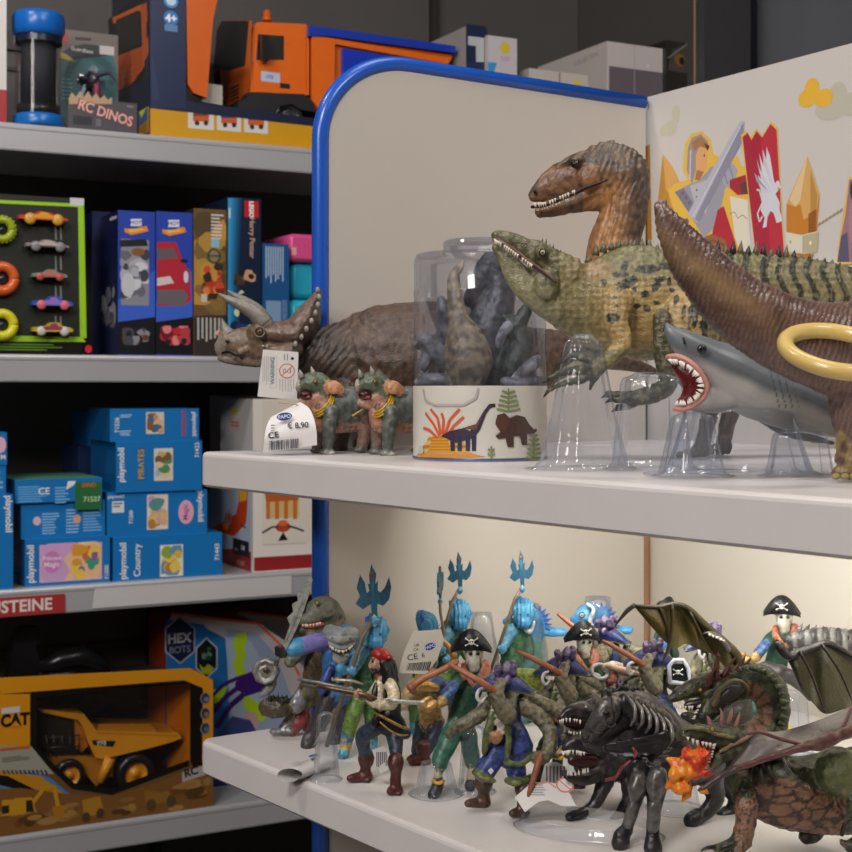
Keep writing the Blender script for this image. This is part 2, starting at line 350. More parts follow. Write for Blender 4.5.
# lower back panel and the brown seam post between the panels
mb = MB(); kb2 = kb-KN*0
mb.prism([kb2+V((0,0,.35)), kb2+KD*KL+V((0,0,.35)), kb2+KD*KL+V((0,0,Z1-.013)), kb2+V((0,0,Z1-.013))], -KN*.006, 'b9b3a8')
mb.build('back_panel', MATS['beige_panel'], stand)
mb = MB(); c = K0-BN*-.0002+KD*.0015; mb.loft([c+V((0,0,.35)), c+V((0,0,Z1-.013))], [.0042, .0042], '8a6248', 8)
mb.build('corner_batten', mat('brown_wood', .6, var=.08), stand)
mb = MB(); c = K0+KN*.001; mb.loft([c+V((0,0,Z1)), c+V((0,0,TOP-.004))], [.0013, .0013], '4a4440', 6)
mb.build('corner_joint', MATS['brown_wood'], stand)
# foot of the stand
mb = MB(); ft = shelf_poly(); mb.prism([p+V((0,0,0)) for p in [ft[0]+B*.12, ft[1]+B*.12, ft[2], ft[3]]], V((0,0,.35)), 'b9b3a8'); mb.build('plinth', MATS['beige_panel'], stand)
# LED strip under the upper shelf
mb = MB(); a = C0+A*.10+B*.13; b2 = C0+A*.85+B*.13; zz = Z1-.0125; t = V((.787,.617,0)).normalized()*.012
mb.prism([a+V((0,0,zz)), b2+V((0,0,zz)), b2+t+V((0,0,zz)), a+t+V((0,0,zz))], V((0,0,-.006)), 'fff3dc')
mb.build('light_strip', mat('lamp_white', .4, color='fff0d8', emit=3), stand)
# ================================================================== the wall shelving behind
LX, LY = -.578, 1.9; U = V((.885, .466, 0)).normalized(); NI = V((-.466, .885, 0)).normalized(); UP = V((0,0,1))
SZ = {1: ZC+.362, 2: ZC+.0464, 3: ZC-.2742, 4: ZC-.611}
def s_at(px, b=0):
    k = (px-CX)/F; return (k*(LY+NI.y*b)-LX-NI.x*b)/(U.x-U.y*k)
def sp(s, b, z): return V((LX, LY, 0))+U*s+NI*b+UP*z
DEP = .36; SE = s_at(694, .0); S_L = -.55
shv = thing('wall_shelving', 'dark shop shelving unit with four pale grey metal shelves behind the stand', 'shelving', sp(.3, .2, 0))
SHM = mat('shelf_steel', .32, metal=.25, var=.02, vscale=9)
def slab(mb, s0, s1, b0, b1, z0, z1, col): mb.prism([sp(s0,b0,z0), sp(s1,b0,z0), sp(s1,b1,z0), sp(s0,b1,z0)], UP*(z1-z0), col)
for k, z in SZ.items():
    mb = MB(); slab(mb, S_L, SE, .004, DEP, z-.018, z-.0004, 'b9b7b6'); 
    prof = [(.012, -.038), (.001, -.038), (0, -.036), (0, -.009), (-.0008, -.0075), (-.0008, -.004), (.0004, -.0015), (.003, 0), (.012, 0)]
    vs = [sp(s, b, z+h) for s in (S_L, SE) for b, h in prof]; n = len(prof)
    mb.add(vs, [(j, j+1, n+j+1, n+j) for j in range(n-1)], 'b5b4b6', False)
    o = mb.build('shelf', SHM, shv)
mb = MB(); slab(mb, S_L, SE, DEP+.001, DEP+.012, .05, 2.6, '4e4a47'); mb.build('back_board', mat('grey_board', .6, var=.05, vscale=6), shv)
mb = MB(); slab(mb, S_L, SE, DEP-.004, DEP+.002, ZC+.512, ZC+.518, '35322f'); slab(mb, S_L, SE, DEP-.006, DEP+.002, ZC+.545, ZC+.575, '3c3936'); mb.build('rail', MATS['grey_board'], shv)
mb = MB(); s = s_at(429, DEP); slab(mb, s, s+.012, DEP-.014, DEP+.001, ZC+.10, 2.6, '26221f'); mb.build('upright', MATS['grey_board'], shv); mb = MB(); s = s_at(150, DEP)
slab(mb, s, s+.016, DEP-.014, DEP+.001, .05, ZC-.31, '141210'); mb.build('upright', MATS['grey_board'], shv)
mb = MB(); slab(mb, SE+.001, SE+.012, .0, DEP, .0, 2.6, '45413e'); slab(mb, SE-.001, SE+.0035, -.012, -.0005, .0, 2.6, 'b08a66'); mb.build('end_panel', MATS['grey_board'], shv)
mb = MB(); s1 = s_at(741, -.02)
slab(mb, s_at(695.5,-.021), s1, -.045, -.021, .0, 2.6, '3d3c3e'); mb.build('end_post', mat('dark_grey_post', .5, var=.04), shv)
mb = MB(); slab(mb, S_L, SE, .0, DEP, 0, .05, '2a2725'); slab(mb, S_L-.02, S_L-.001, 0, DEP, 0, 2.6, '3a3633'); mb.build('base', MATS['grey_board'], shv)
# ================================================================== the room
FL = mat('grey_vinyl_floor', .4, color='5a544e', var=.1, vscale=3)
mb = MB(); mb.box((-4, -3, -.05), (5, 5, 0), '5a544e'); struct(mb, 'floor', FL)
mb = MB(); mb.box((-4, -3, 2.9), (5, 5, 2.95), '8a8580'); struct(mb, 'ceiling', mat('dark_ceiling', .8, color='6a6662'))
mb = MB(); mb.box((-4, 4.95, 0), (5, 5, 2.9), '10151e'); struct(mb, 'wall_back', mat('navy_wall', .6, color='121a28', var=.2, vscale=2))
mb = MB(); mb.box((-4.05, -3, 0), (-4, 5, 2.9), '5a544e'); struct(mb, 'wall_left', mat('side_wall', .8, color='a59c92'))
mb = MB(); mb.box((5, -3, 0), (5.05, 5, 2.9), '5a544e'); struct(mb, 'wall_right', MATS['side_wall'])
mb = MB(); mb.box((-4, -3.05, 0), (5, -3, 2.9), '5a544e'); struct(mb, 'wall_front', MATS['side_wall'])
# a navy cabinet side beyond the shelving's end post
mb = MB(); mb.prism([V((.62,2.62,0)), V((1.9,2.3,0)), V((1.95,2.5,0)), V((.67,2.8,0))], V((0,0,2.6)), '151b28')
single(mb, 'tall_cabinet', mat('dark_navy_panel', .5, var=.1, vscale=4), 'dark navy cabinet panel at the upper right behind the grey post', 'cabinet', (1.2, 2.55, 0))
def light(name, loc, size, energy, color=(1,.955,.93), rot=(0,0,0), sy=None):
    l = bpy.data.lights.new(name, 'AREA'); l.energy = energy; l.color = color; l.shape = 'RECTANGLE'; l.size = size; l.size_y = sy or size
    o = bpy.data.objects.new(name, l); COL.objects.link(o); o.location = loc; o.rotation_euler = rot; return o
def aim(o, t): o.rotation_euler = (V(t)-o.location).to_track_quat('-Z', 'Y').to_euler()
aim(light('ceiling_and_fill_lamp', (-.5, -.6, 2.85), .35, 30, sy=.35), (.1, 1.0, 1.3))
aim(light('ceiling_and_fill_lamp', (.9, .0, 2.85), .5, 14, sy=.3), (.2, 1.0, 1.3))
aim(light('ceiling_and_fill_lamp', (-.9, .9, 2.85), .25, 10, (1,.95,.9), sy=.25), (-.2, 2.0, 1.4))
aim(light('ceiling_and_fill_lamp', (.3, 1.1, 2.85), .6, 6, sy=.6), (.3, 1.1, 0))
aim(light('ceiling_and_fill_lamp', (-1.4, -1.6, 2.6), 1.0, 31, (1,.955,.94), sy=.5), (0, 1.2, 1.2))  # added unseen fill behind the camera, brightens the front of the stand
w = bpy.data.worlds.new('world'); SC.world = w; w.use_nodes = True; w.node_tree.nodes['Background'].inputs[0].default_value = (.9, .85, .8, 1); w.node_tree.nodes['Background'].inputs[1].default_value = .1
a = C0+A*.32+B*.135
l = light('led', (0,0,0), .6, 2.1, (1,.985,.92), sy=.014); l.location = V((a.x+.1, a.y-.06, Z1-.021)); l.rotation_euler = (math.radians(76), 0, math.atan2(A.y, A.x))
SC.view_settings.exposure = 0
# ================================================================== packages on the wall shelving
def carton(name, label, cat, lvl, px0, px1, ytop, b=.012, dep=.12, col='2a6fc0', group=None, z0=None, h=None, rz=0, sidecol=None, topcol=None, M=PRINT):
    """a box standing on shelf lvl: its front runs from photo column px0 to px1; returns root thing, mesh collector and faces"""
    s0, s1 = s_at(px0, b), s_at(px1, b); zb = SZ[lvl] if z0 is None else z0; o = sp(s0, b, zb)
    if h is None: h = ZC+(HY-ytop)/F*o.y-zb
    w = s1-s0; c, sn = math.cos(rz), math.sin(rz); u = U*c+NI*sn; n = NI*c-U*sn
    mb = MB(); e = .0012; q = [o, o+u*w, o+u*w+n*dep, o+n*dep]; t = UP*h
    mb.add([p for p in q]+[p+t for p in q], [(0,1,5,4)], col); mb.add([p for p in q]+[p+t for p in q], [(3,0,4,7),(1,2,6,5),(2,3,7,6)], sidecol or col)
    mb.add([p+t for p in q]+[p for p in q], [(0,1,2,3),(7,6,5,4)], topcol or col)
    fr = Face(mb, o, u, UP, -n, w, h); lf = Face(mb, q[3], -n, UP, -u, dep, h); tp = Face(mb, o+t, u, n, UP, w, dep); rt = Face(mb, q[1], n, UP, u, dep, h)
    return dict(mb=mb, fr=fr, lf=lf, tp=tp, rt=rt, o=o, u=u, n=n, w=w, h=h, d=dep, z1=zb+h, name=name, label=label, cat=cat, group=group, M=M)
def done(c): return single(c['mb'], c['name'], c['M'], c['label'], c['cat'], c['o'], c['group'])
WHT = 'e8e4e0'
# ---- bricks boxes on the third shelf
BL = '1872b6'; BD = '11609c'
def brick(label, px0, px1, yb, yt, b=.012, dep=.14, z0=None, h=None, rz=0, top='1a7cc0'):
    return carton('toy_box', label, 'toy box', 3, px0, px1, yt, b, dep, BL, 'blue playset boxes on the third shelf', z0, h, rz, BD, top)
Zt = SZ[3]
def zpx(px, y, b): return ZC+(HY-y)/F*sp(s_at(px, b), b, 0).y
c1 = brick('blue box with a pink fairy picture at the bottom of the left stack', 25, 110, 585, 540, .012, .13)
f = c1['fr']; f.rect(39.5, 583, 102, 542, 'd8a8c0'); f.blobs(41, 541, 101, 582, ['c7a0c8','e8b890','d0a0d0','f0c8a0'], 14, .5, 3); f.blobs(72, 543, 100, 580, ['d99a30','c86a40','3a9a80','e8c050','8a5a9a'], 16, .22, 4)
f.ell(52, 562, 9, 11, 'c880b8'); f.text('Princess', 52, 558, 4, 'f4e0f0', 0); f.text('Magic', 52, 565, 5, 'f4e0f0')
f.text('playmobil', 31.5, 564, 7.2, WHT, 90, .03); f.text('71500', 106.5, 572, 4.2, WHT, 90)
c1['lf'].lines(6, 552, 18, 572, 6, '6aa8dc', 2); c1['lf'].rect(7, 582, 18, 577, 'a8c8e4')
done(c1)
c2 = brick('blue box showing its printed back in the middle of the left stack', 21, 105, 0, 503, .02, .125, c1['z1'], None)
f = c2['fr']; f.lines(42, 512, 60, 535, 8, '8fc0e6', 4); f.lines(66, 508, 80, 534, 8, '8fc0e6', 5); f.lines(83, 508, 103, 532, 8, '7fb4e0', 6); f.ell(37, 521, 4, 4.5, 'd8b8c4'); f.ell(77, 519, 4, 4.5, 'd8a090')
done(c2)
c3 = brick('blue box with a green end panel on top of the left stack', 15, 102, 0, 480, .014, .14, c2['z1'], None, top='5f9a7a')
f = c3['fr']; f.rect(75, 510, 101.5, 481.5, '2c6a3c'); f.lines(18, 485, 50, 503, 7, '6fb0e2', 7); f.text('CE', 44, 491, 7, WHT); f.lines(55, 486, 70, 504, 6, '7fb8e4', 8); f.text('71527', 92, 499, 5, 'c8e0c0'); f.text('DINO', 89, 485, 4, 'd86a30'); f.poly([(68,481),(76,481),(74,485),(66,490)], WHT)
done(c3)
c4 = brick('blue box with a yellow farm picture at the foot of the right stack', 113, 222, 0, 538, .010, .14)
f = c4['fr']; f.text('playmobil', 124, 561, 7, WHT, 90, .03); f.text('Country', 138, 560, 7, WHT, 90, .02); f.rect(160, 577, 183, 544, 'e6dcc8'); f.blobs(161, 545, 182, 576, ['d8b840','88a848','b87840','e6c860','6a90b0'], 16, .35, 9); f.text('71443', 217, 552, 5, WHT, 90)
done(c4)
c5 = brick('blue box with a pink round badge, second from the bottom of the right stack', 107, 207, 0, 493, .016, .14, c4['z1'], None)
f = c5['fr']; f.rect(112, 513, 124, 501, 'd8dce0'); f.lines(113, 502, 123, 508, 2, '404850', 1); f.text('71500', 131, 517, 4, WHT, 90); f.rect(147, 530, 168, 494, 'e2d4c8'); f.blobs(148, 495, 167, 529, ['d8b080','b88040','c8a0b8','5a9090','e0c070'], 16, .3, 11); f.ell(186, 512, 8, 12, 'e0a8c0'); f.text('Magic', 186, 512, 5, 'a03878', 90); f.text('playmobil', 200, 506, 6, WHT, -90, .03); f.text('playmobil', 116, 497, 3.2, WHT)
done(c5)
c6 = brick('blue box with gold pirate lettering, third from the bottom of the right stack', 116, 202, 0, 442, .012, .14, c5['z1'], None)
f = c6['fr']; f.text('playmobil', 122, 465, 6.6, WHT, 90, .03); f.text('PIRATES', 141, 464, 6.5, '3a2a18', 90, .06); f.text('PIRATES', 141, 464, 6.2, 'c8a868', 90, .02); f.rect(154, 481, 173, 448, 'd8cfc0'); f.blobs(155, 449, 172, 480, ['c8a878','5a8a5a','a0b8c8','7a5a3a','d8c8a0'], 15, .28, 13); f.text('71423', 197, 450, 4.5, WHT, 90)
done(c6)
c7 = brick('low blue box on the very top of the right stack', 110, 199, 0, 409, .014, .13, c6['z1'], None)
f = c7['fr']; f.text('71526', 117, 425, 4.5, WHT, 90); f.lines(120, 414, 134, 418, 2, 'b0d0ec', 3); f.lines(120, 430, 134, 436, 3, 'b0d0ec', 4); f.rect(146, 434, 164, 412, 'd8c8b8'); f.blobs(147, 413, 163, 433, ['c89060','8a5a3a','d8b888','4a6a8a'], 12, .3, 15); f.text('KNIGHT', 184, 423, 5, 'b04858', 90, .04); f.text('playmobil', 194, 424, 4.6, WHT, -90, .03)
done(c7)
# stack further back between the two
d1 = brick('dark shaded blue box behind the right stack, standing low', 92, 122, 0, 492, .17, .10)
d1['fr'].lines(96, 500, 112, 520, 5, '8ab0d0', 5); done(d1)
d2 = carton('toy_box', 'dark picture box lying in the shaded middle behind the right stack', 'toy box', 3, 78, 125, 446, .17, .10, '1b2c50', 'blue playset boxes on the third shelf', d1['z1'])
d2['fr'].blobs(95, 450, 116, 486, ['7a5a3a','2a3a5a','a88858'], 10, .3, 17); done(d2)
d3 = brick('blue box on the very top of the shaded stack at the back', 88, 125, 0, 413, .17, .10, d2['z1'], None); d3['fr'].lines(92, 418, 104, 436, 5, '5a90c0', 6); done(d3)
e1 = brick('blue box with sideways white lettering at the left edge, lowest of three', -40, 13, 0, 496, .004, .13, None); 
e1['fr'].text('playmobil', 8, 514, 7, WHT, -90, .03); done(e1)
e2 = brick('thin blue box at the left edge between two others', -42, 6, 0, 466, .006, .13, e1['z1'], None); e2['fr'].lines(-6, 470, 3, 490, 4, '7fb8e4', 2); done(e2)
e3 = brick('blue box with a pink mark at the left edge, topmost of three', -40, 7, 0, 433, .004, .13, e2['z1'], None); e3['fr'].ell(1, 445, 5, 8, 'e0b0c0'); e3['fr'].text('M', 3, 457, 5, WHT); done(e3)
# white baby-toy box at the right of shelf three
w1 = carton('toy_box', 'tall white box with a red base band and a striped ship picture', 'toy box', 3, 253, 318, 399, .012, .145, 'ded6cc', sidecol='cfcac6', topcol='d8d2ca')
f = w1['fr']; f.rect(254, 571.5, 330, 553, '93262a'); f.rect(262, 545, 330, 400, 'd9cfc2'); f.stroke([(263,545),(306,543)], 1, 'bcaf9f')
f.poly([(266,494),(266,519),(299,517),(299,492)], 'd4b078')
for i in range(4): f.poly([(266+i*9,494),(270+i*9,494),(270+i*9,519),(266+i*9,519)], 'c07030')
f.poly([(264,490),(300,488),(298,500),(266,502)], 'b85c28'); f.ell(283, 527, 8, 5, 'b04028'); f.ell(283, 523, 5, 3, 'd06a40'); f.stroke([(262,533),(272,527),(278,527)], 2, '3a3230'); f.stroke([(288,526),(296,528),(304,531)], 2, '3a3230'); f.poly([(278,541),(283,532),(288,540)], '1c1a18')
l = w1['lf']; l.rect(210, 575, 251, 552, '8e2428'); l.poly([(206,550),(206,492),(250,488),(250,548)], 'b4bed0'); l.poly([(238,492),(248,490),(247,512),(246,524),(234,536),(222,533),(214,528),(226,520),(236,514),(239,500)], 'c8421c'); l.ell(229, 521, 13, 10, 'c0401c'); l.ell(229, 517, 7, 8, 'a8a0a8'); l.ell(229, 518, 4, 5, 'b02a20'); l.poly([(238,490),(247,488),(247,500),(240,502)], 'e8a820'); l.ell(226, 526, 8, 4, 'e08020'); l.stroke([(240,524),(246,528)], 1.6, '30343c')
l.rect(233, 553, 249, 542, '20242c'); l.text('548', 243, 548, 5, WHT); l.text('dino', 236.5, 549, 3, WHT); l.text('HOBBY', 241, 563, 5, 'd89080'); 
l.rect(229, 430, 240, 419, 'd8b8b0'); [l.stroke([(234,411),(234+6.5*math.cos(a_*.785),411+7.5*math.sin(a_*.785))], 1.3, 'e0b820') for a_ in range(8)]; l.ell(234, 411, 3.4, 4.4, 'e8c020')
l.lines(231, 421, 239, 427, 2, 'b05060', 2)
done(w1)
w2 = carton('toy_box', 'long pale box behind the striped ship box, mostly hidden', 'toy box', 3, 238, 306, 396, .19, .14, 'd8d0c6'); done(w2)
# red shelf label strip on the third lip
mb = MB(); o = sp(s_at(-60, -.0016), -.0016, SZ[3]-.0365); s1 = s_at(65, -.0016); w_ = s1-s_at(-60, -.0016)
mb.prism([o, o+U*w_, o+U*w_+UP*.026, o+UP*.026], -NI*.0006, 'a33232'); f = Face(mb, o-NI*.0006, U, UP, -NI); f.text('BAUSTEINE', s_at(11,-.0016)-s_at(-60,-.0016), .0135, .0165, 'ddd2ca', 0, .035, False, .98)
single(mb, 'shelf_label', PRINT, 'red shelf label with pale lettering on the third shelf edge', 'label', o)
mb = MB(); a_ = s_at(92, -.001); o = sp(a_, -.0012, SZ[3]-.034); mb.prism([o, o+U*.30, o+U*.30+UP*.027, o+U*.004+UP*.027], -NI*.0004, 'c9c5c4'); single(mb, 'label_holder', mat('pale_strip', .3), 'blank pale strip in the third shelf edge right of the red label', 'label holder', o)
# ---- second shelf
hw0 = carton('toy_box', 'deep blue box standing behind and left of the white truck box', 'toy box', 2, 92, 118, 211, .10, .18, '16204e', 'blue toy car boxes on the second shelf'); done(hw0)
def hot(px0, px1, yt, seed, label):
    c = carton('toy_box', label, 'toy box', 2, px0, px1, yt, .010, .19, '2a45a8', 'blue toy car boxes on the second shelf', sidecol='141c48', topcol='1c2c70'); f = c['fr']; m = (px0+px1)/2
    f.poly([(px0,322),(px1,317),(px1,355),(px0,354)], '17171c'); f.poly([(px0,300),(px1,270),(px1,317),(px0,322)], '3c62c8')
    f.poly([(m-12,yt+18),(m-4,yt+20),(m+4,yt+17),(m+10,yt+16),(m+12,yt+21),(m+4,yt+23),(m-5,yt+25),(m-12,yt+22)], 'e88a28'); f.poly([(m-9,yt+19),(m+6,yt+18.5),(m+8,yt+20),(m-6,yt+22.5)], 'f0c040')
    f.poly([(m-6,yt+9),(m+5,yt+9),(m+5,yt+16),(m-6,yt+16)], 'e8e8ee'); f.text('HOT', m-.5, yt+12.5, 4, '2040a0', 0, .04); return c, f
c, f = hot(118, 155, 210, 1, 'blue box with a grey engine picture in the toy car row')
c['lf'].rect(110, 221, 117, 215, 'c8c8c8'); c['lf'].blobs(100, 285, 116, 330, ['8a8a92','b8b8c0','55555e'], 10, .3, 2)
f.rect(121, 305, 149, 240, '8a8a94'); f.poly([(120,240),(146,239),(148,246),(120,247)], '26242a'); f.blobs(120, 246, 150, 304, ['b0b0b8','6a6a74','d0d0d6','44444c','96969e'], 24, .22, 5); f.ell(128, 285, 7, 12, 'c6c6cc'); f.ell(138, 252, 7, 4, '8a5a30'); f.blobs(122, 328, 151, 345, ['4a4a52','8a8a90','6a4030','222228'], 14, .35, 6); done(c)
c, f = hot(156, 192.5, 211, 2, 'blue box with a red car front picture in the toy car row')
f.poly([(157,242),(176,242),(183,262),(190,272),(191,300),(184,306),(157,306)], 'b52a38'); f.poly([(157,249),(174,248),(178,258),(157,260)], '6a5a62'); f.poly([(157,278),(170,276),(174,283),(157,286)], 'd8c8c8'); f.poly([(157,290),(184,290),(188,296),(184,306),(157,304)], '6a6468'); f.ell(186, 277, 2.5, 6, 'd0d4e0'); f.ell(184, 261, 4, 2, '1c1c22'); f.blobs(160, 326, 190, 345, ['c02a30','b84048','6a2028','e08080'], 14, .35, 7); f.ell(168, 342, 3, 3, '222226'); f.ell(184, 341, 3, 3, '222226'); done(c)
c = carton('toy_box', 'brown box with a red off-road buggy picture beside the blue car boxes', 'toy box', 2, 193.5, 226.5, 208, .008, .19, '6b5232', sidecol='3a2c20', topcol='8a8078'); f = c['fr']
f.blobs(194, 212, 226, 318, ['7a6238','8a6a3a','b08a3a','55462c','c09040'], 30, .4, 8); f.lines(211, 214, 224, 240, 8, 'd8d4cc', 3); f.rect(211, 247, 219, 239, '88b8d0'); f.ell(214, 256, 7, 8, '3a4438'); f.ell(214,256,5,6,'8a7a5a'); f.stroke([(208,256),(221,256)],1.4,'2a3028'); f.blobs(200, 262, 224, 300, ['b83a22','c84a30','7a2a1c','d88040','3a2a20'], 22, .2, 9); f.poly([(194,316),(226.5,315),(226.5,357),(194,357)], '35302a'); f.lines(196, 318, 221, 348, 6, 'b8b4ac', 4, True); f.rect(201,302,207,294,'c8c0b0'); f.blobs(215, 320, 224, 340, ['c86858','d8b8a0'], 5, .4, 2); done(c)
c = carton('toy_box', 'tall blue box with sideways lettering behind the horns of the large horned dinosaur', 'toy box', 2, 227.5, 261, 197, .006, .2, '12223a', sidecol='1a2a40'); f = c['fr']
[f.poly([(228,198),(242-i*2.6,198),(240-i*2.4,240),(238-i*2.2,280),(240-i*2.4,335),(228,335)], ('173e5e','1b567e','20709e','2a86b8','3a98ca')[i]) for i in range(5)]
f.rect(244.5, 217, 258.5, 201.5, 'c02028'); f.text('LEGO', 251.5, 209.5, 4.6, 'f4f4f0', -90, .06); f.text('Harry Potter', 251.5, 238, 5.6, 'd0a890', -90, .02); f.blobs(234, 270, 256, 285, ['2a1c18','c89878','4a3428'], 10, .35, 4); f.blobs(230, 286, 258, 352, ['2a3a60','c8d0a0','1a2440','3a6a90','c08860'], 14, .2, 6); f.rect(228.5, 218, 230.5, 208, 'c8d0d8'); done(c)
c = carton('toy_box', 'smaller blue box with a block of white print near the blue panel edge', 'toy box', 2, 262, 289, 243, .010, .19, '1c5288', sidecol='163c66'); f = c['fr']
f.lines(265, 247, 284, 288, 8, 'a8bcd0', 7, True, .55); f.rect(266, 322, 281, 301, '7a98b8'); f.lines(282, 300, 287, 345, 3, '8098b4', 8, True); done(c)
c = carton('toy_box', 'red-topped dark box standing behind the brown buggy box', 'toy box', 2, 205, 232, 203, .22, .10, '8a1c24'); done(c)
def softbox(name, label, cat, lvl, px0, px1, y0, y1, b, dep, col, M=PLAS):
    s0, s1 = s_at(px0, b), s_at(px1, b); o = sp(s0, b, 0); d = o.y; za, zb = ZC+(HY-y1)/F*d, ZC+(HY-y0)/F*d; w, h = s1-s0, zb-za; r = min(w, h, dep)*.22; mb = MB()
    def ring(ins, t):
        q = []
        for cx_, cz, a0 in ((w-r,h-r,0),(r,h-r,90),(r,r,180),(w-r,r,270)):
            for k in range(5): a = math.radians(a0+k*22.5); q.append(sp(s0, b, za)+U*(cx_+(r-ins)*math.cos(a))+UP*(cz+(r-ins)*math.sin(a))+NI*t)
        return q
    rs = [ring(r*.6, 0), ring(r*.2, r*.25), ring(0, r*.8), ring(0, dep-r*.8), ring(r*.3, dep)]; n = 20
    mb.add([p for q in rs for p in q], [(i*n+j, i*n+(j+1)%n, (i+1)*n+(j+1)%n, (i+1)*n+j) for i in range(4) for j in range(n)], col, True); mb.add(rs[0], [tuple(reversed(range(n)))], col); mb.add(rs[-1], [tuple(range(n))], col)
    f = Face(mb, sp(s0, b, za), U, UP, -NI, w, h)
    return mb, f, o
mb, f, o = softbox('t', '', '', 2, 289, 330, 299, 352, .02, .14, '30b4cc'); single(mb, 'storage_tub', PLAS, 'cyan rounded tub on the second shelf beside the blue panel edge, lower one', 'tub', o)
mb, f, o = softbox('t', '', '', 2, 291, 330, 262, 298.5, .03, .14, '2aa0bc'); single(mb, 'storage_tub', PLAS, 'teal rounded tub between the pink box and the cyan tub', 'tub', o)
mb, f, o = softbox('t', '', '', 2, 289, 330, 233, 261.5, .02, .14, 'd8508a'); f.rect(.004, .01, .012, .022, 'e0a8a0', False); single(mb, 'storage_tub', PLAS, 'bright pink rounded box on top of the teal tub', 'tub', o)
# ---- boxed toy cars, green frame
c = carton('toy_car_set', '', 'toy car set', 2, -70, 82, 197, .006, .04, '14140f', sidecol='0e0e0c'); root = thing('toy_car_set', 'black window box with a lime green frame holding toy cars on the second shelf', 'toy car set', c['o'])
f = c['fr']; LG = '9ccf28'
def frame(f, x0, y0, x1, y1, t, col): f.rect(x0, y0, x1, y0-t, col); f.rect(x0, y1+t, x1, y1, col); f.rect(x0, y0, x0+t, y1, col); f.rect(x1-t, y0, x1, y1, col)
f.rect(-68, 340, 83.5, 199, '2a2c26'); f.poly([(-68,196.5),(83,204),(83,210),(78,207),(-68,200)], LG); f.poly([(78,206),(84,206),(86.5,338),(80,338)], LG); f.poly([(-68,334),(82,337),(86,342),(-68,341)], LG); f.lines(-60, 344, 84, 350, 3, '6a9a28', 3); f.ell(88.5, 349, 3.5, 4, 'd02838')
f.rect(70, 205, 84, 198.5, 'cfd0d0')
for i in range(4):
    for j in (55.5, 60.5): f.stroke([(j, 226+i*30),(j+.6, 240+i*30)], 1.6, '8a8c88')
c['mb'].build('carton', PRINT, root)
def mini_car(x, y, L, cols, wheel, kind, label):
    d = f.at(*f.uv(x, y)); k = d.y/F; mb = MB(); u, n = c['u'], c['n']; o = d-n*.004; hw = L*k/2; out = -n
    pr = [(-1,0),(-1,.32),(-.72,.38),(-.35,.42),(-.15,.72),(.3,.74),(.5,.45),(.85,.35),(1,.22),(1,0)] if kind == 0 else [(-1,0),(-1,.25),(-.5,.3),(-.2,.55),(.25,.5),(.55,.3),(1,.12),(1,0)]
    mb.prism([o+u*a*hw+UP*(b_*hw*.62) for a, b_ in pr], out*.014, cols[0]); mb.prism([o+out*.014+u*a*hw*.5+UP*((b_*.75+.1)*hw*.62) for a, b_ in pr], out*.001, cols[1])
    mb.prism([o+out*.014+u*a*hw*.9+UP*((b_*.3)*hw*.62) for a, b_ in pr], out*.0008, cols[2] if len(cols) > 2 else cols[1])
    ob = thing('toy_car', label, 'toy car', o, 'small toy cars in the green-framed box'); mb.build('car_body', PLAS, ob)
    for sx in (-.55, .58):
        m2 = MB(); ax = Matrix((u, UP, out)).transposed(); m2.lathe(o+u*sx*hw-out*.001+UP*hw*.02, [(0,0),(hw*.22,0),(hw*.24,.002),(hw*.24,.015),(hw*.14,.0165),(0,.0165)], wheel, 20, ['1a1a1a','1a1a1a','2a2420',wheel,wheel], ax); m2.build('wheel', PLAS, ob)
mini_car(41, 221, 48, ('c8402a','e0a030','d8703a'), 'd8a040', 1, 'red and orange racing toy car at the top of the boxed column')
mini_car(45, 248, 42, ('9a8a8a','c0b0a8','705a5a'), '8a8888', 1, 'pale grey toy car with a fin, second in the boxed column')
mini_car(47, 278, 34, ('7a8a8a','c07060','a06a5a'), 'b8584a', 0, 'grey and salmon toy car, third in the boxed column')
mini_car(50, 306, 40, ('3a58b0','9a70c0','6a80c8'), 'd86a72', 0, 'blue and purple toy car with pink wheels in the boxed column')
mini_car(50, 332, 40, ('b8a020','9a3a60','d8c030'), 'c8c8c0', 0, 'yellow and maroon toy car at the foot of the boxed column')
f.poly([(16,215),(22,222),(26,240),(33,244),(30,247),(14,244)], '8a8890'); f.ell(24, 268, 3.5, 4, '2a9a30')
for y, r, col, lab in ((230, 13, '9aa820', 'olive yellow'), (279, 16, 'd8622a', 'orange'), (325, 15, 'd8d02a', 'bright yellow')):
    d = f.at(*f.uv(1, y)); mb = MB(); k = d.y/F; ax = Matrix((c['u'], UP, -c['n'])).transposed(); mb.torus(d-c['n']*.008, r*.75*k, r*.33*k, col, ax, 32, 10)
    mb.lathe(d-c['n']*.002, [(0,0),(r*.5*k,0),(r*.5*k,.004),(0,.006)], '20242c', 16, None, ax)
    if y == 230:
        for i in range(20): a = i*math.pi/10; mb.ell(d-c['n']*.010+c['u']*math.cos(a)*r*k+UP*math.sin(a)*r*k, .0022, col, None, 6, 4)
    single(mb, 'monster_truck_toy', PLAS, lab+' toy monster truck tyre in the left part of the boxed set', 'toy truck tyre', d)
# ================================================================== top shelf
OR = 'd8641a'; NV = '1b2540'
c = carton('toy_box', 'white box with a red lower band cut off by the top left edge', 'toy box', 1, -50, 6.5, -20, .01, .15, 'd8d2ce'); c['fr'].rect(-49, 118, 6.5, 90, 'a82830'); done(c)
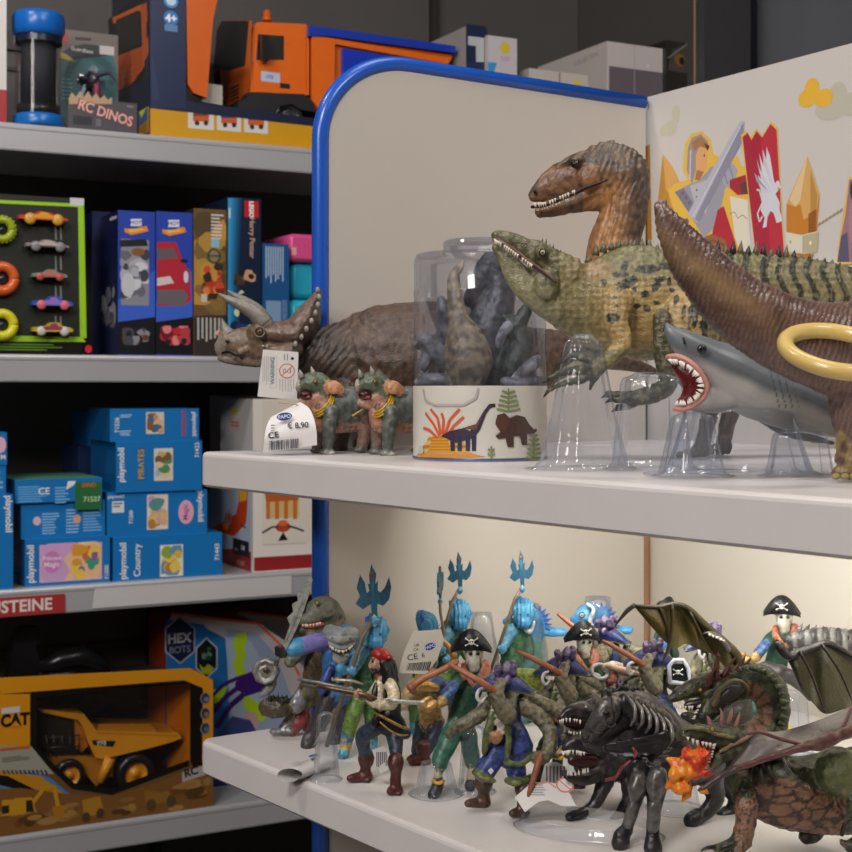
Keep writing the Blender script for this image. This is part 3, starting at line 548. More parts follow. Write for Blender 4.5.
# clear jar with blue caps
b = .035; s = s_at(38.5, b); o = sp(s, b, SZ[1]+.0005); k = o.y/F; root = thing('toy_jar', 'tall clear plastic jar with blue cap and blue base on the top shelf', 'jar', o); R = 24.5*k; H = 115*k
mb = MB(); mb.lathe(o, [(0,.001),(R*.98,.001),(R,.004),(R,.016),(R*.9,.0185),(0,.0185)], '1768b8', 40); mb.build('base', PLAS, root)
mb = MB(); mb.lathe(o, [(0,.0187),(R*.86,.0187),(R*.86,.031),(0,.031)], '26221e', 40); mb.build('inner_disc', PLAS, root)
mb = MB(); mb.lathe(o, [(R*.92,.019),(R*.92,H-.024)], 'ffffff', 40); mb.build('clear_wall', FILM, root)
mb = MB(); mb.lathe(o, [(0,.032),(R*.7,.032),(R*.7,H-.03),(0,H-.03)], '24272e', 30); mb.build('inner_insert', CARD, root)  # dark cylinder added inside so the jar's interior looks dark
mb = MB(); mb.lathe(o, [(R*.9,H-.034),(R*.95,H-.033),(R*1.05,H-.026),(R*1.06,H-.008),(R*1.0,H-.002),(R*.9,H),(0,H)], '1768c0', 40, ['141c2c','1768c0','1768c0','1768c0','1768c0','d8dce2']); mb.build('cap', PLAS, root)
mb = MB(); mb.lathe(o, [(R*.94,H-.043),(R*.94,H-.0345)], '1c2436', 40); mb.build('neck_ring', PLAS, root)
mb = MB(); mb.prism([o+V((-R*.96,-.012,H*.70)), o+V((-R*.78,-.021,H*.70)), o+V((-R*.78,-.021,H*.78)), o+V((-R*.96,-.012,H*.78))], V((-.0005,-.001,0)), 'b8babc'); mb.build('price_sticker', PRINT, root)
# blister card
c = carton('blister_pack', '', 'toy pack', 1, 55, 118, 28, .10, .003, '6b625c'); root = thing('blister_pack', 'grey hanging card with a teal bubble standing behind the small dinosaur card', 'toy pack', c['o']); f = c['fr']
f.poly([(58,122),(58,60),(66,50),(82,44),(98,45),(112,54),(117,70),(117,122)], '2d6468'); f.poly([(60,54),(72,46),(86,44),(100,46),(108,56),(60,60)], '1e2224'); f.poly([(60,52),(66,54),(76,62),(60,58)], 'c8b030'); f.text('Guardians', 82, 50, 4, 'd0d0c8', -4, .02); f.stroke([(75,38.5),(91,39.5)], 3, '2a2826'); f.rect(62, 43, 68, 33, 'b03020'); f.rect(99.5, 54, 114, 47, 'c0bcb8'); f.lines(62, 78, 74, 100, 6, '6a9a9a', 3)
c['mb'].build('card', PRINT, root); mb = MB(); q = f.at(*f.uv(90, 84)); k = q.y/F; n = -c['n']
mb.lathe(q, [(27*k,0.001),(25*k,.02),(18*k,.03),(0,.032)], 'ffffff', 24, None, Matrix((c['u'], UP*1.15, n)).transposed()); mb.build('bubble', FILM, root)
mb = MB(); a = q+n*.014; mb.ell(a+V((0,0,.004)), (.010,.008,.014), '2a1c38'); mb.ell(a+V((.006,0,-.014)), (.006,.006,.018), 'a03050'); mb.ell(a+V((-.012,0,.006)), (.009,.006,.006), '20182c'); mb.loft([a+V((.006,0,.01)), a+V((.024,0,.014)), a+V((.034,0,.002))], [.004,.003,.001], '302040', 8); mb.loft([a+V((-.01,0,-.004)), a+V((-.016,-.004,-.022))], [.003,.004], 'b8c0cc', 8); mb.build('dinosaur_toy', BODY, root, remesh=.0012)
c = carton('blister_pack', '', 'toy pack', 1, 69, 137, 97, .022, .006, '4c4950', sidecol='8a7a68'); root = thing('blister_pack', 'low dark card pack with pink jagged dinosaur lettering on the top shelf', 'toy pack', c['o']); f = c['fr']
f.poly([(69,98),(72,92),(76,97),(80,91),(84,97),(88,91),(92,98),(96,93),(100,99),(104,95),(108,100),(112,97),(112,104),(69,104)], 'b89878'); f.text('RC DINOS', 106, 113, 10.5, '7a2028', -14, .08, wide=.86); f.text('RC DINOS', 106, 113, 10, 'e4b0a4', -14, .03, wide=.88)
f.rect(73, 124, 92, 117, '2e2c32'); f.rect(96, 126, 101, 119, '6a6a70'); f.stroke([(127,106),(133,107)], 1.5, '8a868a')
c['mb'].build('card', PRINT, root)
# big truck box: tray, printed end, header strip; the truck stands inside
b0 = .03; sA = s_at(149, b0); sB = s_at(462, b0); dp = .20; o = sp(sA, b0, SZ[1]); root = thing('truck_box', 'large open navy and yellow display box holding the orange tipper truck', 'toy box', o)
mb = MB(); h = ZC+(HY-108)/F*o.y-SZ[1]; L_ = sB-sA; hh = .30
def tb(mb, s0, s1, q0, q1, z0, z1, col): mb.prism([sp(s0,q0,z0), sp(s1,q0,z0), sp(s1,q1,z0), sp(s0,q1,z0)], UP*(z1-z0), col)
z = SZ[1]
tb(mb, sA, sB, b0, b0+.002, z, z+h, 'cc9414'); tb(mb, sA, sB, b0+.002, b0+dp, z+h-.003, z+h-.001, '161d30'); tb(mb, sA, sB, b0, b0+dp, z, z+.001, 'cc9414'); f = Face(mb, o, U, UP, -NI)
for i, (x0, x1) in enumerate(((188,214),(217,241),(244,268))):
    f.rect(x0, 128+i*2, x1, 108+i*2, 'd0ccc4'); m = (x0+x1)/2; y = 118+i*2; f.poly([(m-8,y+3),(m-8,y-3),(m+8,y-4),(m+8,y+4)], 'c85a20'); f.poly([(m-8,y-6),(m+4,y-5),(m+8,y-2),(m-8,y-2)], ('704030','2a3c8a','2a3c8a')[i]); f.ell(m-4,y+5,2.5,2.5,'2c2a2a'); f.ell(m+5,y+5,2.5,2.5,'2c2a2a')
f.poly([(149,108),(320,127),(320,119),(186,101),(186,108)], '18203a')
mb.build('tray', PRINT, root)
mb = MB(); tb(mb, sA, sA+.002, b0, b0+dp, z, z+hh, '1a2238'); f = Face(mb, sp(sA, b0+dp, z), -NI, UP, -U)
f.poly([(108,20),(143,-8),(146,60),(144,78),(128,86),(112,92)], '16181c'); f.poly([(112,18),(142,4),(143,10),(114,24)], OR); f.poly([(116,20),(139,10),(140,44),(117,54)], '2c2624'); f.poly([(112,58),(143,46),(145,66),(132,84),(114,92)], 'b8521c')
for i in range(4):
    for j in range(4): f.rect(119+j*5.4, 70+i*6-j*1.6, 122.6+j*5.4, 67+i*6-j*1.6, '2a1a12')
f.poly([(141,6),(147,2),(149,52),(143,66)], 'c05a20'); f.rect(146.5, 38, 149, 20, '202020'); f.poly([(139,112),(149,106),(149,132),(139,136)], 'cc9414'); f.poly([(139,112),(148,108),(148,120),(139,126)], '4a6a9a'); f.poly([(139,112),(146,108),(142,118)], 'c8d030')
mb.build('printed_end', PRINT, root)
mb = MB(); s1_ = s_at(186, b0); tb(mb, sA, s1_, b0, b0+.0018, z+h, z+hh, '1d2a4c'); f = Face(mb, sp(sA, b0, z), U, UP, -NI); f.ell(171, 18, 7.5, 7.5, '2a78c0'); f.text('4+', 171, 18, 8, 'f0f0f0', 0, .05); f.rect(164.5, 30.5, 177.5, 25.5, '5a86b0'); f.ell(171, 1, 7.5, 7, '3a88c8'); f.ell(171,1,5,4.5,'c8d8e8'); f.poly([(150,40),(152,100),(160,100)], '26365c')
mb.build('navy_strip', PRINT, root)
mb = MB(); tb(mb, sA, sB, b0+dp-.003, b0+dp-.001, z, z+hh*.55, '1c1b20'); mb.build('back_card', PRINT, root)
mb = MB(); q = [f.at(*f.uv(*p)) for p in ((186,-30),(224,-30),(213,20),(207,98),(194,93),(188,84))]; mb.prism(q, NI*.012, 'd2611c'); mb.build('orange_shovel', PLAS, root)
mb = MB(); q = [f.at(*f.uv(*p))+NI*.02 for p in ((207,80),(227,83),(227,103),(206,99))]; mb.prism(q, NI*.01, 'b8b0a8'); mb.build('inner_insert', PRINT, root)
# the truck
bt = b0+.028; TW = .115
def tp(px, py, bb=0): 
    s = s_at(px, bt+bb); q = sp(s, bt+bb, 0); return V((q.x, q.y, ZC+(HY-py)/F*q.y))
zt = z+h; o = sp(s_at(300, bt+.05), bt+.05, zt); tr = thing('tipper_truck', 'orange toy tipper truck with blue tipping bed in the big display box', 'toy truck', o)
mb = MB(); side = [tp(*p) for p in ((250,95),(250,66),(252,42),(253,28),(258,22),(306,24),(309,30),(309,95))]; mb.prism(side, NI*TW, 'e0681c')
mb.prism([tp(213,38), tp(222,20), tp(254,21), tp(253,96), tp(238,108), tp(232,106)], NI*.0, 'e0681c') if 0 else None
def tq(px, py, ref=250): return tp(ref, py)+(-U)*((ref-px)*.0)   # helper unused for sides
fx = Face(mb, tp(250, 95)+NI*TW, -NI, UP, -U)                     # cab front, seen obliquely
g = lambda px, py: fx.at(*fx.uv(px, py))
mb.flat([g(216,34), g(224,20.5), g(252,20.5), g(250,98), g(222,98)], 'e0681c')
fx.poly([(213,70),(217,30),(222,21),(249,21),(245,66),(230,70)], '221f22'); fx.poly([(222,96),(226,84),(247,78),(248,90),(243,100)], 'c85a1a')
for i in range(5): fx.rect(231, 88+i*4, 239, 86+i*4, '2a1a14')
mb.build('cab', PLAS, tr)
fc = Face(MB(), tp(250,95), U, UP, -NI); mb = fc.mb
fc.poly([(256,60),(258,34),(284,36),(284,60)], '26211f'); fc.poly([(252,90),(252,62),(254,61)], 'b85418'); fc.stroke([(306,26),(306,92)], .8, 'a04812'); fc.stroke([(252,64),(252,42)], .9, 'a04812'); fc.rect(261, 81, 280, 73, 'b8c0d4'); fc.text('city', 270, 77, 4, '3050a0'); fc.rect(280, 88, 290, 84, '1e1c1c')
mb.build('side_window', PRINT, tr)
mb = MB(); mb.prism([tp(*p, -.004) for p in ((248,98),(249,92),(262,92),(276,93),(304,94),(312,100),(316,112),(302,110),(292,104),(280,106),(273,116),(238,112),(238,102))], NI*.03, '2c2a2c'); mb.build('fender', PLAS, tr)
mb = MB(); q = tp(264,36,-.012); mb.prism([tp(262,60,-.014), tp(262,36,-.014), tp(268,35,-.014), tp(270,60,-.014)], NI*.008, '1c1a1a'); mb.build('mirror', PLAS, tr)
mb = MB(); q = tp(267,21,.03); mb.lathe(q, [(0,0),(.008,0),(.008,.004),(.006,.005),(.006,.014),(.003,.017),(0,.018)], 'c85a18', 16); mb.build('beacon_lamp', PLAS, tr)
def wheel(px, py, r, off=0, tire='262424', hub='3a3838', par=None, W=.03, M_=None):
    q = tp(px, py, off); k = q.y/F; ax = Matrix((U, UP, -NI)).transposed(); r = r*k; m2 = MB(); m2.lathe(q-(-NI)*W, [(0,0),(r*.95,0),(r,.004),(r,W-.003),(r*.93,W),(r*.6,W+.001),(r*.55,W-.006),(r*.25,W-.004),(r*.2,W),(0,W)], tire, 32, [tire]*5+[hub]*4, ax)
    return m2.build('wheel', PLAS, par)
wheel(289, 116, 16, 0, par=tr); wheel(420, 130, 16, 0, par=tr); wheel(380, 126, 16, 0, par=tr)
mb = MB(); mb.prism([tp(*p, .0) for p in ((311,30),(330,34),(452,55),(447,70),(440,100),(330,118),(314,108))], NI*TW, 'c45a1a'); 
mb.prism([tp(*p, -.006) for p in ((312,36),(330,38),(452,58),(448,64),(335,44),(334,104),(318,108),(312,100))], NI*.006, 'e0681c'); mb.build('tipping_bed', PLAS, tr)
mb = MB(); mb.prism([tp(*p, -.008) for p in ((309,26),(330,28),(456,46),(456,53),(330,36),(309,36))], NI*(TW+.01), '1c3ba8'); mb.prism([tp(*p, -.009) for p in ((343,48),(400,57),(398,74),(343,92))], NI*.008, '1c38b0'); mb.build('blue_cover', PLAS, tr)
# boxes seen over the side panel
def ubox(label, px0, px1, yt, b, dep, col, side, prints=None, top=None, yb=None):
    c = carton('toy_box', label, 'toy box', 1, px0, px1, yt, b, dep, col, sidecol=side, topcol=top)
    if prints: prints(c['fr'], c['lf'], c)
    return done(c)
def pr1(f, l, c): f.rect(466,62,486,26.5,'242c46'); f.poly([(468,36),(484,38),(484,62),(476,62),(476,46),(468,45)], 'b8babc')
ubox('tall pale box with navy front and white emblem above the blue panel edge', 466, 487.5, 26, .03, .28, '2a3250', '9a9490', pr1, 'b0aaa6')
def pr2(f, l, c): f.ell(505, 48, 6, 6, 'd8c040'); f.poly([(500,56),(510,57),(508,62),(501,61)], 'c8a8b8'); f.poly([(488,62),(497,63),(494,72),(488,71)], '3a98d0')
ubox('white box with a yellow sun mark above the blue panel edge', 487.8, 517, 35, .02, .07, 'c8c0c4', 'b0a8a4', pr2, 'c8c4c0')
def pr3(f, l, c): f.poly([(535,80),(542,78),(552,84),(530,84)], 'd8b060')
ubox('small low white box, left of two peeping over the panel', 529, 559, 68, .015, .08, 'c4bcb4', 'a8a098', None, 'c8c0b8')
def pr4(f, l, c): f.ell(577, 83, 5, 3.5, 'd8c850')
ubox('small low white box with a yellow mark, right of two peeping over the panel', 560.5, 588, 72, .015, .08, 'c6beb6', 'a8a098', pr4, 'c8c0b8')
def pr5(f, l, c):
    f.rect(609, 100, 664, 73, '6a6268'); f.stroke([(634.5,45),(634.5,100)], .8, 'a8a0a4'); f.ell(648, 66, 1.5, 1.5, 'd8d8d8'); l.text('COLLECTION', 586, 59, 5, '8a847e', 3, .01); 
ubox('long white window box with a grey lower half, largest above the panel', 607, 663, 41, .03, .22, 'c8c0be', 'b8b0aa', pr5, 'c0b8b2')
c = carton('toy_box', 'dark box with an amber picture squeezed against the shelf end', 'toy box', 1, 666, 691, 40, .02, .2, '2b2826', sidecol='1c1a1a'); c['fr'].poly([(668,70),(672,50),(690,42),(690,74)], '4a4440'); c['fr'].ell(680, 60, 7, 6, '7a5a2c'); c['fr'].ell(682,61,3.5,4,'1e1a1a'); c['fr'].stroke([(668,58),(690,42)],1,'8a8480'); done(c)
# ================================================================== bottom shelf: digger truck in its window box
b0 = .006; z = SZ[4]; sA = s_at(-45, b0); sB = s_at(213, b0); dp = .16; o = sp(sA, b0, z); f0 = Face(MB(), o, U, UP, -NI); hh = f0.uv(213, 680)[1]-.0; zt = hh
root = thing('truck_box', 'yellow and black window box with the yellow dump truck on the bottom shelf', 'toy box', o); mb = MB(); fo = Face(mb, o, U, UP, -NI)
win = [(31,692),(190,684),(190,761),(111,790),(74,784),(36,748)]; Yw = 'd08a18'
# front with a window cut out: strips between outer outline and window
def uvp(p): return fo.uv(*p)
H_ = hh; Wd = sB-sA; wq = [uvp(p) for p in win]; out_ = [(0,H_),(Wd,H_),(Wd,.0),(Wd*.5,0),(wq[3][0],0),(0,0)]
strips = [([(0,H_),(Wd,H_),wq[1],wq[0]],'14130f'), ([(Wd,H_),(Wd,0),wq[2],wq[1]],'14130f'), ([(Wd,0),(wq[3][0],0),wq[3],wq[2]],'6a4a2a'), ([(wq[3][0],0),(0,0),wq[4],wq[3]],'6a4a2a'), ([(0,0),(0,H_),wq[0],wq[5]],Yw), ([(0,0),wq[5],wq[4]],'6a4a2a')]
for q, col in strips: mb.flat([fo.at(*p) for p in q], col)
def ip(p, d): a, b_ = fo.uv(*p); return fo.at(a, b_)+NI*d
fo.poly([(-45,688),(-45,680),(190,668),(213,680),(213,684),(186,674),(30,684),(30,690)], Yw); fo.poly([(0,686),(186,673),(212,681),(212,690),(203,688),(184,680),(28,692),(0,694)], Yw)
fo.poly([(203,688),(213,682),(213,760),(202,762)], Yw); fo.poly([(-45,694),(30,694),(31,746),(-45,748)], Yw)
fo.poly([(30,693),(37,700),(37,748),(74,783),(112,788),(189,760),(189,766),(112,795),(72,789),(30,750)], '16150f')
fo.poly([(-45,746),(31,746),(36,752),(54,774),(-45,774)], '9a9688'); fo.stroke([(0,750),(30,747)], 3, 'b05a28'); fo.lines(2, 754, 30, 763, 3, '4a4842', 2); fo.poly([(-45,774),(34,772),(50,778),(70,794),(72,800),(-45,800)], '4a7aa8'); fo.poly([(-20,768),(40,776),(68,796),(40,790),(-20,778)], 'b8801c'); fo.poly([(-20,772),(8,776),(44,794),(20,790),(-20,780)], '14130f')
for i in range(11): fo.poly([(2+i*4.2,770),(4+i*4.2,770),(6+i*4.2,774),(4+i*4.2,774)], '26241e')
fo.poly([(-45,790),(20,788),(70,794),(112,796),(160,782),(190,768),(213,762),(213,806),(0,836),(-45,840)], '7a5228')
rdm = random.Random(5)
for i in range(46):
    x = rdm.uniform(-10,208); y0 = 796-max(0,(x-110)*.28)+8; fo.ell(x, rdm.uniform(y0, 826-x*.1), rdm.uniform(4,13), rdm.uniform(2,4), rdm.choice(['8a6234','6a4420','a07840','54381c','94703c']))
for x, y in ((12,808),(24,806)): fo.poly([(x-10,y+8),(x-10,y-8),(x+8,y-9),(x+12,y+6)], 'c08a20')
fo.poly([(2,806),(9,805),(9,813),(2,814)], '2a2618'); fo.stroke([(30,806),(44,788),(54,786),(58,806)], 4, 'c08a20'); fo.poly([(26,800),(32,800),(34,812),(26,812)], '2a2618'); fo.poly([(52,806),(66,806),(62,818),(54,818)], 'a87020'); fo.poly([(82,800),(100,796),(104,812),(84,818)], 'a87828'); fo.ell(86,817,4,5,'4a3a26'); fo.ell(100,813,4,5,'4a3a26'); fo.poly([(144,790),(172,794),(172,802),(146,804)], '8a6428'); fo.ell(151,805,5,6,'54442c'); fo.ell(171,801,5,6,'54442c')
fo.rect(1.5, 714, 20, 706, 'c8c4bc'); fo.text('CAT', 15, 719.5, 12, '14120f', 0, .06, wide=.86); fo.poly([(10,726.5),(15.5,720.5),(21,726.5)], Yw)
fo.poly([(182,772),(207,764),(208,774),(182,782)], 'a8a49c'); fo.text('RC', 191, 771.5, 8, '1c1a18', 10, .06)
for i, y in enumerate((698, 713, 728)): fo.ell(205, y, 5, 6, '8a8478'); fo.ell(205, y, 4, 5, '30343c'); fo.ell(206, y+1, 2.4, 2.4, ('6a7a94','8a6a54','5a6a84')[i])
q = [o, o+U*Wd, o+U*Wd+NI*dp, o+NI*dp]; t = UP*H_
mb.add(q+[p+t for p in q], [(3,0,4,7)], '2a2418'); mb.add([p for p in q]+[p+t for p in q], [(1,2,6,5)], Yw); mb.add([p+t for p in q], [(0,1,2,3)], '3a3630'); mb.add(q, [(3,2,1,0)], '1a1812'); mb.add(q+[p+t for p in q], [(2,3,7,6)], '2a2c34')
mb.build('carton', PRINT, root)
mb = MB(); tb(mb, s_at(-5,b0), s_at(213,b0)-.003, b0+dp-.004, b0+dp-.003, z, z+H_-.002, '3c4450'); fb = Face(mb, sp(s_at(-5,b0), b0+dp-.004, z), U, UP, -NI)
rdm = random.Random(2)
for i in range(26): fb.ell(rdm.uniform(60,160), rdm.uniform(700,735), rdm.uniform(8,22), rdm.uniform(3,8), rdm.choice(['5a5a62','3a4658','6a6058','4a5468','30415c']))
s9 = s_at(198, b0); q = [sp(s9,b0+.01,z+.01), sp(s9-.03,b0+dp-.006,z+.01)]; mb.prism(q+[p+UP*(H_-.016) for p in reversed(q)], U*.001, 'c87010'); mb.build('backdrop', PRINT, root)
mb = MB(); mb.flat([fo.at(*p, .0) + NI*.0008 for p in wq], 'ffffff'); mb.build('window_film', FILM, root)
# dump truck toy
bt = b0+.03; YW = 'd8901c'; TW = .095; o = sp(s_at(100,bt), bt+.04, z+.012); tr = thing('dump_truck', 'yellow toy dump truck inside the window box on the bottom shelf', 'toy truck', o)
mb = MB(); mb.prism([tp(*p) for p in ((37,708),(64,712),(84,714),(97,731),(178,733),(182,738),(172,742),(150,748),(103,759),(96,758),(88,742),(83,727),(78,720),(40,712))], NI*TW, YW); mb.prism([tp(*p, .004) for p in ((97,731),(99,724),(150,724),(158,732))], NI*.002, 'b87418')
fz = Face(mb, tp(97,731), U, UP, -NI); fz.poly([(92,740),(116,741),(113,747),(93,745)], '1c1a16'); fz.text('770', 101.5, 743.3, 4.6, 'd8d0c0', 0, .04); fz.stroke([(97,733),(178,736)], 1, 'b06c10'); mb.build('dump_body', PLAS, tr)
mb = MB(); mb.prism([tp(*p, .01) for p in ((40,714),(76,720),(82,745),(84,758),(60,760),(42,744))], NI*.06, '2a2218'); mb.prism([tp(*p, .004) for p in ((75,720),(83,728),(88,746),(82,752),(76,748))], NI*.02, 'b86a20'); mb.build('cab', PLAS, tr)
for a, b_ in (((44,738),(80,735)),((44,748),(80,746)),((46,735),(49,757)),((53,735),(56,757)),((62,736),(62,755)),((70,736),(70,755)),((79,735),(79,752))):
    mb = MB(); mb.loft([tp(*a, -.006), tp(*b_, -.006)], [.0011,.0011], '1c1a14', 6); mb.build('rail', PLAS, tr)
mb = MB(); mb.prism([tp(*p, .006) for p in ((50,757),(84,756),(96,758),(116,756),(112,776),(96,786),(82,770),(50,766))], NI*.07, 'a86c1c'); mb.loft([tp(110,758,0), tp(100,782,0)], [.008,.006], YW, 8); mb.build('chassis', PLAS, tr)
wheel(70, 776, 16, -.004, '1a1816', YW, tr, .035); wheel(136, 774, 19, -.004, '1a1816', YW, tr, .035)
# big robot box standing behind
def hexbox(px0, px1, y0l, y0r, b, label, detail):
    s0, s1 = s_at(px0, b), s_at(px1, b); o = sp(s0, b, SZ[4]); f = Face(MB(), o, U, UP, -NI); mb = f.mb
    out = [f.uv(*p) for p in ((px0,y0l+10),(px0+6,y0l),(px0+92,y0l+10),(px0+118,y0r),(px1,y0r+30))]; zb = 0
    pts = [f.at(a, b_) for a, b_ in out]+[f.at(out[-1][0], 0), f.at(out[0][0], 0)]
    mb.prism(pts, NI*.09, 'b8b0ae', '8a3418'); e = out+[(out[-1][0],0),(out[0][0],0)]
    return f, mb, o
f, mb, o = hexbox(166, 305, 613, 640, .10, '', 0)
f.poly([(166,622),(172,613.5),(200,617),(206,628),(228,640),(240,700),(250,760),(240,800),(166,800)], '1d64a0'); f.poly([(172,613.5),(262,624),(284,646),(282,652),(260,632),(170,620)], 'b8b0ae'); f.poly([(226,628),(258,634),(276,655),(300,720),(300,800),(232,800)], '8e9cb4'); f.stroke([(172,613.5),(258,623.5),(284,648),(300,676)], 2.4, 'd85a24')
f.poly([(225,636),(250,640),(262,660),(262,720),(236,760)], 'a0aebf')
def hexa(x, y, rx, ry, col): f.poly([(x,y-ry),(x+rx,y-ry*.5),(x+rx,y+ry*.5),(x,y+ry),(x-rx,y+ry*.5),(x-rx,y-ry*.5)], col)
hexa(180, 640, 15, 24, '98a0b0'); hexa(180, 640, 13.8, 22.4, '161c3c'); f.text('HEX', 180, 638, 9.5, 'a8a4ac', 0, .05, wide=.95); f.text('BOTS', 180, 649.5, 7, '6a6c80', 0, .03, wide=.95); f.stroke([(183,620),(190,621)], 2, '9aa0ac')
hexa(206.5, 658, 11, 21, 'a0a8b4'); hexa(206.5, 658, 9.6, 19, '10141c'); f.blobs(201, 646, 212, 664, ['3a5a40','5a7a6a','2a3a34'], 9, .3, 3); f.poly([(199,664),(204,668),(208,664),(214,668),(210,674),(202,674)], '9aa020')
f.poly([(236,633),(246,632),(247,640),(244,646),(246,656),(243,664),(246,674),(236,676),(233,664),(236,654),(233,644)], 'a8c81c'); f.poly([(212,690),(228,686),(222,700),(214,704)], 'a8c81c'); f.poly([(243,692),(262,706),(268,716),(262,722),(252,718),(244,708)], 'a8c81c')
for q, wd in (([(212,696),(224,684),(238,678),(258,676)],4),([(214,712),(224,698),(240,686),(258,684)],5),([(216,728),(230,706),(244,694),(262,688)],6),([(240,680),(264,672)],9),([(256,676),(270,690)],8)): f.stroke(q, wd, '3a1a68')
f.ell(248, 684, 14, 9, '3a1a68'); f.ell(250,722,9,10,'c09a9c'); f.poly([(214,740),(232,716),(250,720),(262,740),(262,800),(214,800)], '3a4478') ; f.poly([(214,776),(262,786),(262,800),(214,800)], '1a2a70')
f.poly([(258,796),(272,799),(272,806),(256,802)], 'd85a24')
single(mb, 'robot_toy_box', PRINT, 'angular white and blue toy box with hexagon emblem behind the yellow truck box', 'toy box', o)
f, mb, o = hexbox(232, 340, 611, 640, .21, '', 0); f.stroke([(238,611.5),(324,621.5)], 2.4, 'c05024'); f.rect(240, 640, 330, 616, 'a8a09c'); single(mb, 'robot_toy_box', PRINT, 'second angular box with an orange top edge, right behind the hexagon emblem box', 'toy box', o)
mb = MB(); s0, s1 = s_at(-20,.26), s_at(146,.26); tb(mb, s0, s1, .26, .33, SZ[4], SZ[4]+.30, '6a625c'); f = Face(mb, sp(s0,.26,SZ[4]), U, UP, -NI); f.rect(-20, 650, 146, 640, '4b4541'); single(mb, 'storage_carton', PRINT, 'plain dark grey carton at the back of the bottom shelf', 'carton', sp(s0,.26,SZ[4]))
# black toy lying on the truck box
zz = SZ[4]+H_; k = 1.42e-3; mb = MB(); q = lambda x, y, d=0: tp(x, y, .06+d); bt = b0
mb.prism([q(8,683), q(14,642), q(22,628), q(40,628), q(42,640), q(36,645), q(40,660), q(46,683)], NI*.03, '171516'); mb.loft([q(40,668), q(60,660), q(82,656), q(100,664), q(108,674)], [.008,.014,.016,.012,.005], '171617', 10); mb.loft([q(38,677), q(70,675), q(110,677)], [.006,.008,.004], '121112', 8)
single(mb, 'black_toy', PLAS, 'black plastic toy with a boxy mast lying on top of the yellow truck box', 'toy', q(50,680))
# ================================================================== organic modelling
def cr(pts, sub):
    """Catmull-Rom through tuples"""
    out = []; n = len(pts)
    for i in range(n-1):
        a, b, c, d = pts[max(i-1,0)], pts[i], pts[i+1], pts[min(i+2,n-1)]
        for k in range(sub):
            t = k/sub; out.append(tuple(.5*((2*b[j])+(-a[j]+c[j])*t+(2*a[j]-5*b[j]+4*c[j]-d[j])*t*t+(-a[j]+3*b[j]-3*c[j]+d[j])*t**3) for j in range(len(b))))
    return out+[pts[-1]]
class Org(MB):
    """points are (photo x, photo y, mm nearer(-)/farther(+) than depth D); radii in photo pixels"""
    def __init__(s, D): super().__init__(); s.D = D
    def p(s, x, y, dd=0): return P(x, y, s.D+dd*.001)
    def k(s, dd=0): return (s.D+dd*.001)/F
    def limb(s, pts, col, sq=None, n=12, sub=4):
        q = cr([p if len(p) == 4 else (p[0], p[1], 0, p[2]) for p in pts], sub) if sub > 1 else [p if len(p) == 4 else (p[0], p[1], 0, p[2]) for p in pts]
        P3 = [s.p(a, b, c) for a, b, c, r in q]; R = [max(r, .15)*s.k(c) for a, b, c, r in q]
        s.loft(P3, R, col, n, ((0,1,0), sq) if sq else None)
        for j in (0, -1):
            if R[j] > .0006: s.ell(P3[j], (R[j]*.98, R[j]*.98*(sq or 1), R[j]*.98), col, None, 10, 6)
    def ball(s, x, y, r, col, dd=0, ry=None, rd=None, rot=0, n=14, m=10):
        k = s.k(dd); rz = ry if ry is not None else r; rd = rd if rd is not None else (r+rz)/2
        M_ = Matrix.Rotation(-math.radians(rot), 3, 'Y') if rot else None
        s.ell(s.p(x, y, dd), (r*k, rd*k, rz*k), col, M_, n, m)
    def spike(s, a, b, r, col, n=7): s.cone(s.p(*a), s.p(*b), r*s.k(a[2] if len(a) > 2 else 0), col, n)
    def sheet(s, pts, t, col):
        """thin solid outline facing the viewer, t mm thick"""
        q = [s.p(*p) for p in pts]; s.prism(q, V((0, t*.001, 0)), col)
def pix(p): return (p.x/p.y*F+CX, HY-(p.z-ZC)/p.y*F)
def nz(p, sc, seed=0): return noise.noise(V((p.x*sc+seed*7.3, p.y*sc+seed*3.1, p.z*sc)))
def mixc(a, b, t):
    a, b = hexc(a), hexc(b); return tuple(a[i]*(1-t)+b[i]*t for i in range(4))
def wrinkles(amp, sc, seed=0, st=(1,1,1)):
    def f(p, n): 
        v = abs(nz(V((p.x*st[0], p.y*st[1], p.z*st[2])), sc, seed)); return amp*(v*2-.5)+amp*.4*nz(p, sc*2.7, seed+1)
    return f
def floor_z(d): return None
def eye(o, x, y, r, dd, parent, iris='c8a040', rim='2a2420'):
    m = Org(o.D); m.ball(x, y, r*1.45, rim, dd, rd=r*.8); m.ball(x, y, r, iris, dd-.35, rd=r*.8); m.ball(x, y, r*.5, '0c0a08', dd-.8*r*m.k()*1000*.62-.3, rd=r*.5); m.build('eye', EYEM, parent)
EYEM = mat('glossy_eye', .12)
FLESH = mat('mouth_toy', .35, var=.15, vscale=300)
TOOTH = mat('tooth_toy', .35)
def teeth(o, path, n, ln, r, parent, col='e8e0cc', name='teeth', inward=None, jitter=.2, seed=1):
    """tooth row: path [(x,y,dd)], ln (dx,dy) px length vector or inward centre"""
    m = Org(o.D); rd = random.Random(seed); q = cr(path, 6); L = len(q)-1
    for i in range(n):
        a = q[int(round(i*L/(n-1)))]; k = 1+rd.uniform(-jitter, jitter)
        if inward: dx, dy = inward[0]-a[0], inward[1]-a[1]; l = math.hypot(dx, dy); d = (dx/l*ln*k, dy/l*ln*k)
        else: d = (ln[0]*k, ln[1]*k)
        m.spike(a, (a[0]+d[0], a[1]+d[1], a[2]), r, col, 6)
    return m.build(name, TOOTH, parent)
